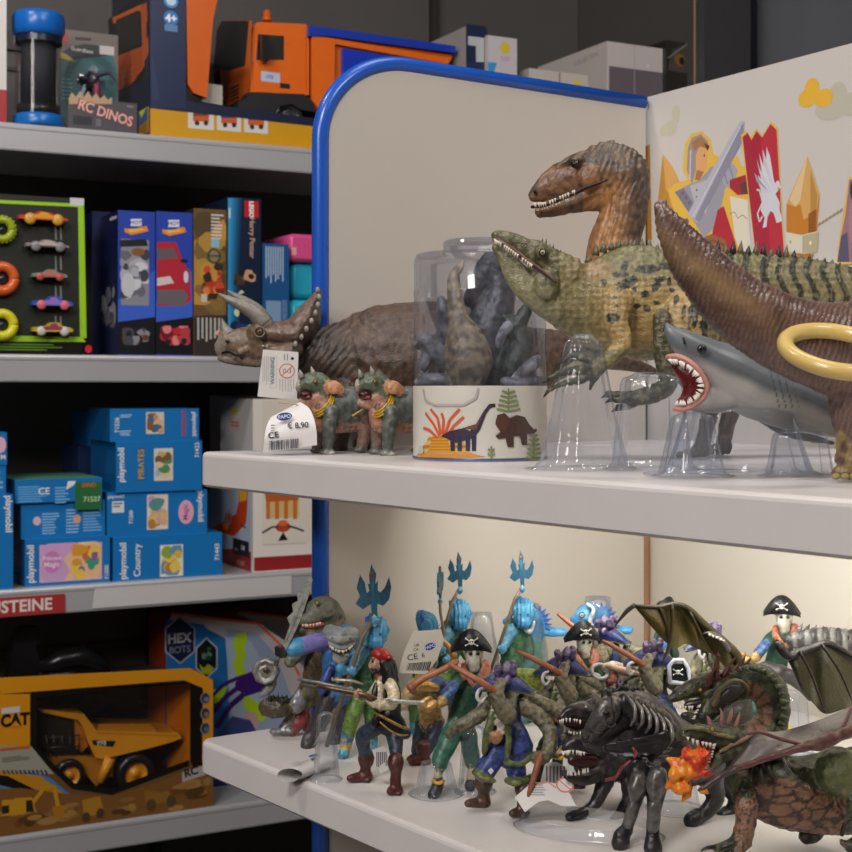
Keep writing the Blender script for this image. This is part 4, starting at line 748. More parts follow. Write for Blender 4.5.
# ================================================================== upper shelf animals
# ---- large horned dinosaur
D = 1.14; g = Org(D); root = thing('triceratops', 'large brown horned dinosaur with raised frill at the left end of the upper shelf', 'toy dinosaur', V((g.p(400,300).x, D, Z1)))
b = Org(D); BC = '49362a'
b.limb([(296,345,-14,14),(316,353,-10,30),(342,361,-4,45),(375,362,0,56),(410,362,2,60),(450,362,6,60),(490,365,14,54),(525,362,26,38),(555,355,36,26),(590,355,48,16),(625,362,60,9),(655,372,70,4)], BC, .72, 20)
for x, dd in ((340,-18),(372,22)): b.limb([(x+4,395,dd,20),(x,420,dd,14),(x-2,436,dd,12),(x-4,445,dd,12)], '43342b'); b.ball(x-6, 446.5+(-dd)*.12, 14, '4c3c31', dd, ry=6)
for x, dd in ((500,-8),(520,30)): b.limb([(x,370,dd,30),(x+6,405,dd,19),(x,430,dd,12),(x-3,443,dd,12)], '43342b'); b.ball(x-6, 444, 14, '4c3c31', dd, ry=6)
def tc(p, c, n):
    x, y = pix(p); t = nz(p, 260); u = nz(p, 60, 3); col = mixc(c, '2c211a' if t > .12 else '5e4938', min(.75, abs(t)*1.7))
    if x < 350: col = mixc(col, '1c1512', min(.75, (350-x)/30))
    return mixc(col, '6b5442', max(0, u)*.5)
def td(p, n):
    x, y = pix(p); a = .0005 if x < 352 else .0007
    if x < 352: return a*math.sin((x*.8+y*.55)*.95+4*nz(p, 60))+.0004*nz(p,300)
    v = noise.voronoi(p*230)[0][0]; return .0010*max(0, .35-v)*2+.0009*math.sin((x*.45-y*.2)*.55+6*nz(p, 45))*max(0, 1-abs(x-365)/45)+.0005*nz(p, 220)
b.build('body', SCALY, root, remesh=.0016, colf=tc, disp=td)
h = Org(D-.02); HC = '77604c'
h.limb([(222,350,0,7.5),(229,343,0,12),(243,343,0,16),(262,343,0,19),(282,344,0,17),(296,344,2,14)], HC, .7, 16)
h.limb([(218,352,0,3),(219,347,0,5),(224,341,0,7),(229,338,0,7)], '8d8476', .7); h.limb([(221,358,0,4),(232,359,0,6),(250,358,0,9),(268,357,0,10)], '7a6855', .7)
h.ball(227, 334, 6, HC, ry=5); h.limb([(256,334,-7,9),(262,327,-8,9),(266,321,-8,6)], HC); h.limb([(262,328,10,7),(266,321,10,5)], HC)
h.limb([(262,332,0,10),(280,334,2,13),(296,334,4,16),(305,323,6,15),(311,310,8,11),(316,299,9,6),(319.5,291,10,2.5)], '6e5648', 1.9, 20)
h.limb([(270,352,-12,6),(284,352,-14,8),(296,350,-10,8)], HC)
for x, y, dd in ((240,352,-9),(246,350,-9)): h.ball(x, y, 3, '8a7460', dd)
def hc(p, c, n):
    x, y = pix(p); t = nz(p, 330); col = mixc(c, '4b3a2f' if t > 0 else '8c7563', min(.35, abs(t)*.9))
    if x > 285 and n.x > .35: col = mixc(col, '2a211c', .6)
    if x < 226: col = mixc(col, '8d867a', .6)
    return col
h.build('head', BODY, root, remesh=.0011, colf=hc, disp=lambda p, n: .0005*nz(p, 210)+.00025*nz(p, 600))
m = Org(D-.02); m.limb([(265,324,-9,9),(256,314,-10,8),(243,306,-11,6.3),(230,300,-12,4),(219,294,-12,1)], '837c70'); m.build('horn', BODY, root)
m = Org(D-.02); m.limb([(266,322,12,7.5),(258,311,14,6.5),(246,302,16,5),(236,296,17,3),(228,291,18,1)], '7d766a'); m.build('horn', BODY, root)
m = Org(D-.02); m.limb([(229,334,0,6.5),(225,328,0,4.2),(222,319,0,.8)], '8a8276'); m.build('nose_horn', BODY, root)
for i, (x, y, dd) in enumerate([(319,290,-2),(320.5,297,-8),(319.5,305,-12),(317,313,-16),(313,321,-19),(308,329,-20),(303,337,-20),(297,344,-18),(292,349,-14)]):
    m = Org(D-.02); m.ball(x-1.5, y, 2.3, '9a9186', dd, ry=3.2); m.build('frill_knob', BODY, root)
for x, y in ((263,346),(267,346.5),(271,347)): m = Org(D-.02); m.ball(x, y, 1.4, 'b8b0a4', -13); m.build('cheek_knob', BODY, root)
eye(Org(D-.02), 259.5, 332, 3.0, -16.5, root, '7a6248', '3a2c24'); m = Org(D-.02); m.torus(m.p(259.5,332,-17), 5*m.k(), 1.1*m.k(), '6e5846', Matrix.Rotation(math.radians(84), 3, 'X')); m.build('eyelid', BODY, root)
m = Org(D-.02); m.limb([(222,353,-4,1),(230,351.5,-9,1.6),(238,355,-11,1.2)], '1e1816', .6); m.ball(227,341,2.2,'2c231e',-8,ry=1.4); m.build('mouth_line', BODY, root)
# ---- two young horned dinosaurs
D = 1.07; g = Org(D); baby = thing('baby_triceratops', 'small grey-green open-mouthed horned dinosaur beside the price tag, the left one', 'toy dinosaur', V((g.p(330,400).x, D, Z1)), 'young horned dinosaurs with gold cords')
b = Org(D); GC = '5b6059'; PK = 'a8735c'
b.limb([(322,404,-2,12),(328,408,0,16),(340,408,6,21),(354,408,14,22),(368,410,24,19),(378,408,32,9),(387,404,38,4)], GC, .75, 16); b.limb([(318,412,-3,9),(322,424,-2,9),(345,420,6,13),(362,420,16,12)], PK, .7)
for x, dd in ((329,-9),(320,8)): b.limb([(x+2,412,dd,9),(x,430,dd,7),(x-1,446,dd,5.6)], GC if dd < 0 else '6b5a50'); b.ball(x-2, 451.8 if dd < 0 else 450.6, 8.5, '6e716a', dd, ry=3.2)
for x, dd in ((362,12),(371,30)): b.limb([(x,415,dd,11),(x+3,432,dd,7.5),(x,444,dd,6)], '7c5f50'); b.ball(x-2, 449.5-(dd-12)*.08, 8, '55534b', dd, ry=3)
for i in range(4): b.ball(324+i*3.4, 453, 1.7, 'b8b4a4', -12)
def bc(p, c, n):
    t = nz(p, 200); u = nz(p, 70, 5); return mixc(c, '39403a' if t > 0 else '7c8078', min(.55, abs(t)*1.3))
b.build('body', BODY, baby, remesh=.0010, colf=lambda p, c, n: bc(p, c, n) if c[1] > c[0]*.9 else mixc(c, '8a5e4a', max(0, nz(p, 200))), disp=wrinkles(.0005, 180))
h = Org(D); h.limb([(300.5,388,-4,5.5),(306,384,-4,9),(314,383,-3,12),(322,386,-2,11),(326,396,-1,10)], '5d6650', .8, 14); h.limb([(303,402,-4,5),(311,402,-3,8),(320,398,-2,10),(324,406,-2,11)], 'b07d62', .8, 14); h.ball(298.8,386,3,'a8a196',-4, ry=7); h.ball(300.5,402,2.6,'a8988a',-4)
for dx, dd in ((0,0),(4.5,10)): h.limb([(324,386,-4+dd,5),(332+dx*.3,387,-8+dd,7.2),(340,390,-7+dd,5.5)], 'c48a5a', .45)
h.build('head', BODY, baby, remesh=.0008, colf=lambda p, c, n: mixc(c, '3d4a34' if c[1] >= c[0] else '8e5a44', max(0, min(.6, nz(p, 220)*1.6+.1))), disp=wrinkles(.0003, 260))
m = Org(D); m.ball(305.5, 394.8, 6.8, '380a0e', -7, ry=4.2, rd=6.5); m.limb([(302,397.5,-9,1.2),(309,397,-10.5,1.8)], '8a3038'); m.build('mouth', FLESH, baby)
for a, b2, r in (((302,377,-7),(299.5,369.5,-9),3.2),((314,376,-6),(311,366,-8),3.6)): m = Org(D); m.spike(a, b2, r, 'a8a494', 9); m.build('horn', BODY, baby)
eye(Org(D), 315, 381.5, 1.6, -12.5, baby, 'b08a3a')
m = Org(D); M_ = V((-.62,-.42,.66)).to_track_quat('Z','Y').to_matrix()
for i in range(3): m.torus(m.p(321.5+i*.9, 402.5+i*2.0, -3), (12.6+i*.5)*m.k(), 1.0*m.k(), 'd0a828', M_, 24, 6)
m.build('gold_cord', mat('gold_cord', .35, metal=.3), baby)
k2 = copy_tree(baby); k2.location = k2.location+V((60.2/F*(D-.012), -.018, .0)); k2['label'] = 'small grey-green open-mouthed horned dinosaur beside the clear tub, the right one'
k2.rotation_euler.z = .04
# ---- swing tags
TAGM = mat('paper_tag', .5); CORD = mat('clear_cord', .3)
def paper(D, pts, name, label, cat='tag', curve=0, holes=True):
    return None
D = 1.075; mb = MB(); q = [P(*a) for a in ((263,349.5,D),(298.5,352,D+.006),(297,400,D+.006),(257.5,396.5,D))]; u = V((q[1].x-q[0].x, q[1].y-q[0].y, 0)).normalized(); n = V((u.y,-u.x,0)); f = Face(mb, q[0], u, UP, n); mb.prism([f.at(*f.uv(*a)) for a in ((263,349.5),(298.5,352),(297,400),(257.5,396.5))], -n*.0006, 'd6d1cb')
f.ell(292.3, 358.5, 1.6, 1.5, '2a221e'); f.text('WARNING', 272.5, 371, 4, '6a747c', 90, .04); f.ell(287, 371, 8, 7.6, 'c86a58'); f.ell(287, 371, 6.8, 6.4, 'd6d1cb'); f.text('0-3', 287, 371, 5, '80706a', 0, .02); f.stroke([(281.5,376),(292.5,366)], 1.1, 'c86a58')
f.lines(278.5, 379, 295, 394, 6, 'a8a4a0', 3, True, .3); f.lines(262, 356, 269, 392, 4, '9a9692', 4, True, .28); f.lines(283, 354, 289, 361, 2, '8a8682', 5, True, .35); f.stroke([(270,357),(276.5,357),(276.5,388),(270,388),(270,357)], .4, 'b0aca8')
single(mb, 'warning_tag', TAGM, 'white warning swing tag with red circle hanging under the large horned head', 'tag', q[0])
D = 1.045
def curl(D, top, bot, n, bulge, col, dd=(0,0)):
    """paper strip between two photo edge lines, curved towards the viewer"""
    vs = []
    for i in range(n+1):
        t = i/n; 
        for (x0, y0), (x1, y1) in ((top[0], bot[0]), (top[1], bot[1])): vs.append((x0+(x1-x0)*t, y0+(y1-y0)*t, t))
    return vs
mb = MB(); rows = [((303,402),(264,421)),]
edgeL = [(271,417,10),(267,425,2),(265,434,-3),(264,443,-4),(263,453,-1)]; edgeR = [(300,402,10),(309,408,2),(314,419,-3),(316.5,431,-4),(317,445,-1)]
edgeL = cr(edgeL, 3); edgeR = cr(edgeR, 3); o_ = Org(D); vs = []
for a, b2 in zip(edgeL, edgeR): vs += [o_.p(*a), o_.p(*b2)]
n_ = len(edgeL); mb.add(vs, [(2*i, 2*i+1, 2*i+3, 2*i+2) for i in range(n_-1)], 'd9d4d2', True); bk = [v+V((0,.0006,0)) for v in vs]; mb.add(bk, [(2*i+2, 2*i+3, 2*i+1, 2*i) for i in range(n_-1)], 'cfcac8', True)
f = Face(mb, o_.p(264,450,-4.6), V((1,-.03,0)), UP, V((0,-1,0))); f.ell(284.5, 416.5, 7.8, 4, '22327c', .12); f.text('PAPO', 284.5, 416.5, 3.8, 'd0d4e8', 7, .03); f.text('€ 8,90', 298, 425.5, 5.8, '2a2a34', 3, .03); f.text('CE', 273.5, 435, 6, '2c2c34', 8, .03, wide=1.1)
rdm = random.Random(3); x = 269
while x < 299: w_ = rdm.choice((.5,.8,1.2)); f.poly([(x,450.5-(x-269)*.09),(x+w_,450.5-(x-269)*.09),(x+w_+.4,441-(x-269)*.09),(x+.4,441-(x-269)*.09)], '2e2c34'); x += w_+rdm.choice((.5,.7,1.1))
f.lines(271, 424, 276, 432, 3, '8a8890', 4)
single(mb, 'price_tag', TAGM, 'curled white price tag reading € 8,90 at the front left of the upper shelf', 'tag', o_.p(290,430))
mb = MB(); mb.loft([P(278,402.5,1.05), P(292,404,1.05), P(309,407,1.058)], [.0004]*3, 'b8923a', 6); single(mb, 'tag_cord', CORD, 'thin gold cord tying the price tag to the left small dinosaur', 'cord', P(290,404,1.05))
mb = MB(); mb.prism([P(371.5,413,1.05), P(377,402,1.052), P(383,425,1.052), P(374,431,1.05)], V((0,.0006,0)), 'd4cfc8'); single(mb, 'paper_tag', TAGM, 'small folded white tag hanging between the two small dinosaurs', 'tag', P(376,415,1.05))
mb = MB(); mb.loft([P(352,416,1.045), P(363,409,1.045)], [.0008,.0005], 'c8a028', 6); single(mb, 'tag_cord', CORD, 'short yellow cord end sticking out between the two small dinosaurs', 'cord', P(357,412,1.045))
mb = MB(); mb.prism([P(396,376,1.12), P(412,376,1.12), P(412,392,1.12)], V((0,.0006,0)), 'd4cfc8') if 0 else None
# ---- clear tub of dinosaurs
D = 1.0; cx = P(480,0,D).x; o = V((cx, D, Z1+.0005)); RT = 67*D/F; k = D/F; tub = thing('clear_tub', 'clear cylindrical tub of grey dinosaurs with illustrated paper band, centre of upper shelf', 'tub', o)
class Cyl(Face):
    def __init__(s, mb, c, r): s.mb = mb; s.c = V(c); s.r = r; s.k = 0
    def at(s, a, b, l=0): w = a/s.r; return s.c+V((math.sin(w)*(s.r+l), -math.cos(w)*(s.r+l), b))
    def lift(s): s.k += 1; return .0004+.00001*s.k
    def uv(s, x, y):
        d = V(((x-CX)/F, 1, 0)); oc = V((-s.c.x, -s.c.y, 0)); A_ = d.dot(d); B_ = 2*d.dot(oc); C_ = oc.dot(oc)-s.r**2; q = max(B_*B_-4*A_*C_, 0); t = (-B_-math.sqrt(q))/(2*A_); p = d*t
        return math.atan2(p.x-s.c.x, s.c.y-p.y)*s.r, ZC+(HY-y)/F*t-s.c.z
    def poly(s, pts, col, px=True):
        q = [s.uv(*p) for p in pts] if px else pts; l = s.lift(); w = .004; a0 = min(p[0] for p in q); a1 = max(p[0] for p in q); i = math.floor(a0/w)
        tri = tessellate_polygon([[V((p[0], p[1], 0)) for p in q]])
        while i*w < a1:
            lo, hi = i*w, i*w+w
            for t in tri:
                c = [q[j] for j in t]
                for sgn, lim in ((1, lo), (-1, hi)):
                    out = []
                    for j in range(len(c)):
                        p0, p1 = c[j-1], c[j]; i0, i1 = sgn*(p0[0]-lim) >= 0, sgn*(p1[0]-lim) >= 0
                        if i0 != i1: u_ = (lim-p0[0])/(p1[0]-p0[0]); out.append((lim, p0[1]+(p1[1]-p0[1])*u_))
                        if i1: out.append(p1)
                    c = out
                    if not c: break
                if len(c) > 2: s.mb.add([s.at(a, b_, l) for a, b_ in c], [tuple(range(len(c)))], col)
            i += 1
    def stroke(s, pts, w, col, px=True):
        q = [s.uv(*p) for p in pts] if px else pts; w = w*(s.c.y-s.r)/F/2 if px else w/2
        for a, b_ in zip(q, q[1:]):
            dx, dy = b_[0]-a[0], b_[1]-a[1]; ln = math.hypot(dx, dy) or 1; nx, ny = -dy/ln*w, dx/ln*w; s.poly([(a[0]+nx,a[1]+ny),(a[0]-nx,a[1]-ny),(b_[0]-nx,b_[1]-ny),(b_[0]+nx,b_[1]+ny)], col, False)
mb = MB(); hb = (458.4-386.5)*k; mb.lathe(o, [(RT*.999,.0015),(RT*.999,hb)], 'cfcac0', 72); f = Cyl(mb, o, RT*.999)
f.rect(414, 461, 546, 457.5, '6a7090'); 
for i in range(5): f.poly([(417+i*2.6,456-i*4),(474-i*3,456-i*4),(472-i*3,453-i*4),(419+i*2.6,453-i*4)], ('c8862a','dca83c','b87828','d8b04a','c08030')[i])
f.poly([(417,457),(486,457),(470,453),(420,453)], 'd08a2a'); f.poly([(428,452),(452,452),(447,436),(434,436)], 'd09832')
for i in range(5): f.poly([(430+i*.6,449-i*3),(450-i*.4,449-i*3),(450-i*.4,450.4-i*3),(430+i*.6,450.4-i*3)], 'b87424')
for q in ([(440,436),(434,424),(426,413)],[(441,434),(438,418),(431,409)],[(443,434),(444,420),(442,413)],[(445,436),(450,420),(460,409)],[(447,437),(454,426),(464,417)],[(438,438),(430,430),(424,428)]): f.stroke(q, 3, 'd05a34')
f.poly([(441,436),(450,431),(464,428),(470,431),(476,424),(483,412),(489,404),(495,403.5),(495,407),(490,408),(486,414),(480,430),(474,438),(456,443),(446,438)], '3c3040')
for x in (453,460,468,474): f.poly([(x-2.4,436),(x+2.4,436),(x+2,451),(x-2,451)], '2f2c44')
f.poly([(463,428),(476,424),(487,408),(484,413),(476,430)], '6a4640')
fe = '7c8a58'
for x, y0, y1, w_ in ((508,388,412,13),(533,432,459,8),(491,446,459,6)):
    f.stroke([(x,y1),(x,y0)], 1.4, fe)
    for j in range(int((y1-y0)/4.5)): yy = y0+2+j*4.5; f.stroke([(x-w_*(.5+.1*j),yy+1),(x,yy+3),(x+w_*(.5+.1*j),yy+1)], 2.2, fe)
f.poly([(495,424),(497,415),(504,413),(509,418),(516,415),(524,417),(528,424),(533,430),(535,428),(536,431),(531,434),(526,434),(526,445),(521,445),(519,436),(513,436),(513,447),(507,447),(505,438),(498,439),(495,436),(500,432)], '4a342e'); f.ell(502,422,7,8,'5a3a30'); f.stroke([(497,432),(493,429)],1.2,'d8d0c0')
f.ell(422,450,5,4,'b4bca8'); f.stroke([(424,389),(426,400),(436,405),(464,405),(476,398),(478,388)], 2.4, 'b0aaa4')
mb.build('paper_band', PRINT, tub)
mb = MB(); H = (458.4-256)*k; mb.lathe(o, [(RT*.985,hb-.002),(RT*.985,H*.80),(RT*.995,H*.802),(RT*.995,H*.815),(RT*.985,H*.82),(RT*.985,H-.004),(RT*.95,H),(RT*.55,H),(RT*.55,H+.009),(RT*.5,H+.0105),(0,H+.0105)], 'ffffff', 72); mb.build('clear_wall', CLEAR2, tub)
mb = MB(); mb.lathe(o, [(0,0),(RT*1.005,0),(RT*1.01,.0012),(RT*1.0,.0018)], '4c5470', 72); mb.build('base_rim', PLAS, tub)
def tubtoy(fn, name, label, col, dark):
    q = Org(D); fn(q); r = thing(name, label, 'toy dinosaur', q.p(480,456), 'dinosaurs packed in the clear tub'); q.build('body', BODY, r, remesh=.0012, colf=lambda p, c, n: mixc(c, dark, max(0, min(.8, nz(p, 180)*1.6+.25))), disp=wrinkles(.0005, 160))
def t1(q): 
    q.limb([(463,261,-6,2),(460,268,-8,4),(454,276,-8,6),(455,296,-10,8),(458,318,-12,11),(464,338,-14,20),(468,360,-14,25),(466,382,-12,20),(466,410,-10,16),(468,450,-8,10)], 'a08f74'); q.ball(474, 347, 15, 'a08f74', -18); q.ball(457,350,10,'968468',-22)
def t2(q):
    q.limb([(441,300,6,5),(444,310,6,8),(447,330,8,9),(452,352,8,12),(450,380,8,14),(448,440,8,10)], '7a7a80'); 
    q.limb([(418,345,-4,5),(426,342,-14,9),(436,350,-16,9),(446,362,-10,10)], '8a8a8e'); q.limb([(420,382,-12,6),(436,380,-18,8),(452,384,-10,9)], '848488'); q.limb([(428,352,-14,7),(424,366,-16,6)], '808086')
def t3(q):
    q.limb([(505,318,8,5),(512,325,6,11),(520,340,4,12),(516,358,2,17),(512,378,0,15),(512,420,0,12)], '2e3a32'); q.limb([(520,312,6,3),(527,308,4,6),(520,322,4,8)], '2e3a32'); q.limb([(502,352,-4,6),(498,366,-6,6)], '33403a')
def t4(q): q.limb([(470,300,22,8),(492,262,24,13),(500,290,24,16),(488,330,24,24),(482,370,24,20),(482,420,24,14)], '4a4b52')
def t5(q): q.limb([(508,326,-14,6),(502,334,-20,5),(499,345,-20,4)], '9a9aa0'); q.limb([(516,378,-16,5),(530,366,-18,7),(538,358,-10,4)], 'a8a8ac'); q.limb([(505,382,-20,6),(524,386,-18,7),(536,380,-10,5)], '8a8a90')
tubtoy(t1, 'sauropod', 'grey-brown long-necked dinosaur standing upright in the middle of the tub', '94866f', '5c5244')
tubtoy(t2, 'dinosaur', 'slate grey dinosaur pressed against the left wall of the tub', '75757a', '48484e')
tubtoy(t3, 'dinosaur', 'dark green dinosaur against the right wall of the tub', '2e3a32', '141a18')
tubtoy(t4, 'dinosaur', 'dark blue-grey dinosaur at the back of the tub', '4a4b52', '26282e')
tubtoy(t5, 'dinosaur', 'pale grey dinosaur with only its limbs showing at the tub right side', '9a9aa0', '55555c')
# ---- brown tyrannosaur behind
D = 1.0; g = Org(D); root = thing('tyrannosaurus', 'brown and amber meat-eating dinosaur, tallest head on the upper shelf', 'toy dinosaur', V((g.p(700,300).x, D, Z1)))
b = Org(D); TC = '6b4a35'
b.limb([(622,172,0,26),(626,192,0,24),(624,215,0,23),(616,240,2,27),(622,268,4,38),(650,296,8,46),(690,312,14,46),(730,318,24,36),(780,318,36,24),(840,322,48,15),(900,330,60,8),(950,340,70,3)], TC, .72, 20)
for x, dd in ((702,-8),(722,40)): b.limb([(x-5,325,dd,30),(x-14,365,dd,20),(x+8,398,dd,11),(x+4,430,dd,8),(x-2,448,dd,8)], TC); b.limb([(x+4,449.5-dd*.05,dd,7),(x-14,453-dd*.06,dd,5),(x-24,454.5-dd*.07,dd,3)], '54392a')
for dd in (-14, 22): b.limb([(612,268,dd,9),(596,286,dd-4,6),(590,300,dd-6,3)], TC)
b.limb([(536,195,0,8),(545,189,0,13),(560,182,0,18.5),(577,177,0,21),(597,172,0,26),(612,170,0,27),(624,173,0,26)], TC, .62, 20)
b.limb([(541,212,0,6.5),(553,208,0,9),(570,203,0,11),(590,196,0,16),(608,192,0,20)], '6a4532', .62, 16)
b.ball(577, 160, 8, '4f3c30', -9, ry=5); b.limb([(557,168,-5,3),(567,161,-6,4),(583,154,-5,4)], '4a382e'); b.ball(589,176,13,'8a5c38',-10,rd=8)
for i, (x, y) in enumerate([(583,153),(592,148),(602,144),(612,143),(622,147),(632,152),(640,160),(645,170)]): b.ball(x, y, 4.2, '584438', 0, ry=3)
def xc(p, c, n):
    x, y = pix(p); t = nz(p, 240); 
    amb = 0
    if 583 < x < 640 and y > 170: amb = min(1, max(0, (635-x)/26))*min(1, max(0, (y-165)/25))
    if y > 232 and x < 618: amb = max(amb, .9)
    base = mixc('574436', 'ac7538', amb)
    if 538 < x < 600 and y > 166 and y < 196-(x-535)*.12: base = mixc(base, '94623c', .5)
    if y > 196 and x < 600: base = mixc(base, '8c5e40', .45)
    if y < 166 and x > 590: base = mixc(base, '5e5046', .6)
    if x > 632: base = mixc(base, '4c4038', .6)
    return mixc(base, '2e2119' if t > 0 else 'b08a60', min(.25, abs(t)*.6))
def xd(p, n):
    x, y = pix(p); w = max(0, min(1, (x-585)/20)); return .0004*w*math.sin((x*1.0+y*.25)*1.1+6*nz(p, 50))+.0006*nz(p, 170)+.0003*nz(p, 480)
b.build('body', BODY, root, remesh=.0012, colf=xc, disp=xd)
m = Org(D); m.limb([(532,207,-6,1.6),(545,205,-10,2.2),(560,199,-13,2.4),(574,193,-15,2.2),(590,186,-15,1.8),(607,180,-16,1)], '2a1612', .6); m.build('mouth_line', FLESH, root)
teeth(Org(D), [(534,203,-8),(545,202,-12),(560,196,-14.5),(574,190,-16)], 15, (1.0,5.2), 1.15, root, 'd8ccb2'); teeth(Org(D), [(537,211,-7),(550,208,-11),(568,201,-14)], 10, (-.6,-3.6), .95, root, 'd8cbb0', seed=4)
eye(Org(D), 575.5, 164, 3.2, -15, root, '3a2a1c', '221a15')
m = Org(D); m.ball(534.5,191,1.6,'1c1410',-6,ry=2.4); m.build('nostril', BODY, root)
# ---- striped spinosaur
D = .90; g = Org(D); root = thing('spinosaurus', 'olive crocodile-snouted dinosaur with dark spots and striped tail resting on clear stands', 'toy dinosaur', V((g.p(650,300).x, D, Z1)))
b = Org(D); SC_ = '85805a'
b.limb([(549,282,-12,28),(560,290,-8,32),(578,299,-4,38),(600,303,0,48),(630,302,2,57),(660,303,6,56),(690,297,12,48),(725,290,20,40),(765,289,28,36),(805,290,36,32),(850,294,44,27),(900,302,54,20),(960,315,66,11),(1010,328,76,4)], SC_, .62, 22)
b.limb([(497,236,-18,6),(507,239,-18,8),(521,246,-17,10),(537,255,-16,13),(552,266,-14,18),(565,277,-10,23)], '77734f', .8, 18); b.limb([(532,243,-18,4),(541,246,-18,5.5),(551,253,-17,4.5)], '66603f')
b.limb([(498,247,-18,6.5),(506,258,-18,9),(516,274,-17,12.5),(529,286,-16,17),(545,292,-13,24),(560,298,-9,28)], '8f8c66', .62, 18)
b.ball(541, 252, 8, '6d6847', -22, ry=7); b.ball(546,284,13,'8a8760',-24,ry=15,rd=9)
# near thigh, shin, foot ; far leg
b.limb([(690,322,-14,34),(676,332,-20,24),(664,326,-26,12),(662,345,-28,10),(666,368,-28,9.5),(668,382,-28,9)], '6e6a4c'); b.limb([(662,318,-30,9.4),(662,345,-30,10),(666,368,-30,9.6),(668,384,-28,9.6),(655,393,-31,9.6),(640,397,-33,8.4)], '34352a')
for dx, dy, dd in ((-26,3,-36),(-20,12,-30),(-30,-2,-24)): b.limb([(644,396,-31,6),(640+dx*.5,397+dy*.6,dd,5),(638+dx,396+dy,dd,3.6)], '2b2d24')
b.limb([(705,330,24,26),(722,360,26,14),(716,385,26,9),(704,400,26,8),(690,404,24,5)], '5a583e')
# near arm and fingers ; far arm
b.limb([(617,300,-26,17),(616,322,-30,13),(622,343,-32,10),(610,358,-34,8.5),(596,368,-36,8)], '7c7755')
for q in ([(598,366,-36,5),(583,358,-38,4),(571,356,-38,4),(565,360,-38,2)], [(597,369,-36,5),(575,370,-39,4.2),(560,374,-40,3.6),(549,378,-40,2)], [(598,371,-36,5),(580,380,-38,4.2),(562,384,-39,3.4),(548,391,-39,2)], [(600,370,-36,5),(594,380,-36,3.6),(590,389,-36,1.6)]): b.limb(q, '35352b')
b.limb([(600,330,16,12),(592,352,14,9),(578,366,12,7),(564,372,10,4)], '6b6748')
def spot(x, y, p):
    for cx_, cy, rx, ry, an in SPOTS:
        c_, s_ = math.cos(an), math.sin(an); u = ((x-cx_)*c_+(y-cy)*s_)/rx; v = (-(x-cx_)*s_+(y-cy)*c_)/ry
        if u*u+v*v < 1+.35*nz(p, 400): return True
SPOTS = [(624,267,4,7,.3),(620,275,9,3,0),(648,269,14,4.2,-.05),(627,283,12,5.5,-.45),(668,266,10,3.5,0),(657,284,4,8,.5),(660,279,6,3,0),(669,281,2.5,4,0),(645,294,5,3,-.3),(637,306,4,2.4,0),(647,308,4,3.4,.3),(657,303,3.4,2.6,.5),(635,289,2.2,2.6,0),(672,290,3,2.4,.4),(613,318,7,5,0),(676,300,3,5,.2),(604,282,3,3,0),(690,275,3,8,.2),(684,312,2.4,8,.15),(695,318,3,11,.1),(705,330,3,9,.1),(681,334,2.4,7,0),(616,306,2,2,0),(615,297,2.4,1.8,0)]
def sc(p, c, n):
    x, y = pix(p); t = nz(p, 330); col = mixc('857a52', '6c6745', max(0, n.z)); near = p.y < D+.03
    if 585 < x < 705 and 268 < y < 350 and near: col = mixc(col, 'b2925a', .75*min(1, (y-268)/25)*min(1, (x-585)/25))
    col = mixc(col, 'a06e4c', .6*max(0, 1-math.hypot((x-594)/26, (y-268)/20)))
    if x < 560: col = mixc('575236', '96916c', max(0, min(1, (y-258-(x-500)*.62)/16+.5)))
    if y < 262 and 600 < x < 690: col = mixc(col, '6a6a44', .5)
    if x > 688 and (y < 330 or x > 740):
        s_ = math.sin((x+math.sin(y*.12+.6)*4)*(.42 if x > 770 else .33)+1.6*nz(p, 50))
        if s_ > .22: col = mixc(col, '1e201c', .92)
    if x < 712 and near and spot(x, y, p): col = mixc(col, '1f2525', .95)
    if sum(c[:3]) < .17: col = mixc(c, col, .12)
    return mixc(col, '3e3c28' if t > 0 else 'c0b890', min(.22, abs(t)*.6))
def sd(p, n):
    x, y = pix(p); a = .00028 if x > 545 else .0001; return a*(math.sin(x*.95+3*nz(p, 50))*.6+math.sin(y*1.0+3*nz(p, 60, 2))*.5)+.00055*nz(p, 110)+.00015*nz(p, 400)
b.build('body', SCALY, root, remesh=.0009, colf=sc, disp=sd)
m = Org(D); m.limb([(494,240,-23,1.8),(500,241,-25,2.2),(512,249,-27,2.6),(527,261,-28,2.8),(542,271,-29,2),(557,283,-31,1)], '4c2c26', .5); m.build('gum', FLESH, root)
teeth(Org(D), [(495,239,-24),(505,245,-27),(518,254,-28.5),(532,264,-30)], 17, (-1.3,5), 1.25, root, 'd8ccb0')
eye(Org(D), 542.5, 252.5, 2.8, -28, root, 'c0b080', '2a281c')
for i in range(6): m = Org(D); x = 541+i*3.6; y = 245+i*2.6; m.spike((x,y+4,-17),(x+2,y-7-(2 if i%2 else 0),-17), 2.6, '2e3024'); m.build('crest_spine', BODY, root)
for i in range(7): m = Org(D); x = 561+i*5; y = 258+i*3.6; m.spike((x,y+2,-10),(x+2.5,y-4,-10), 2, '6a4a3a'); m.build('neck_spine', BODY, root)
def top_y(x):
    for (x0,y0),(x1,y1) in zip([(585,262),(597,250),(611,246),(635,244),(660,249),(690,252),(725,251),(765,254),(805,259),(852,268),(900,283)], [(597,250),(611,246),(635,244),(660,249),(690,252),(725,251),(765,254),(805,259),(852,268),(900,283),(960,305)]):
        if x0 <= x <= x1: return y0+(y1-y0)*(x-x0)/(x1-x0)
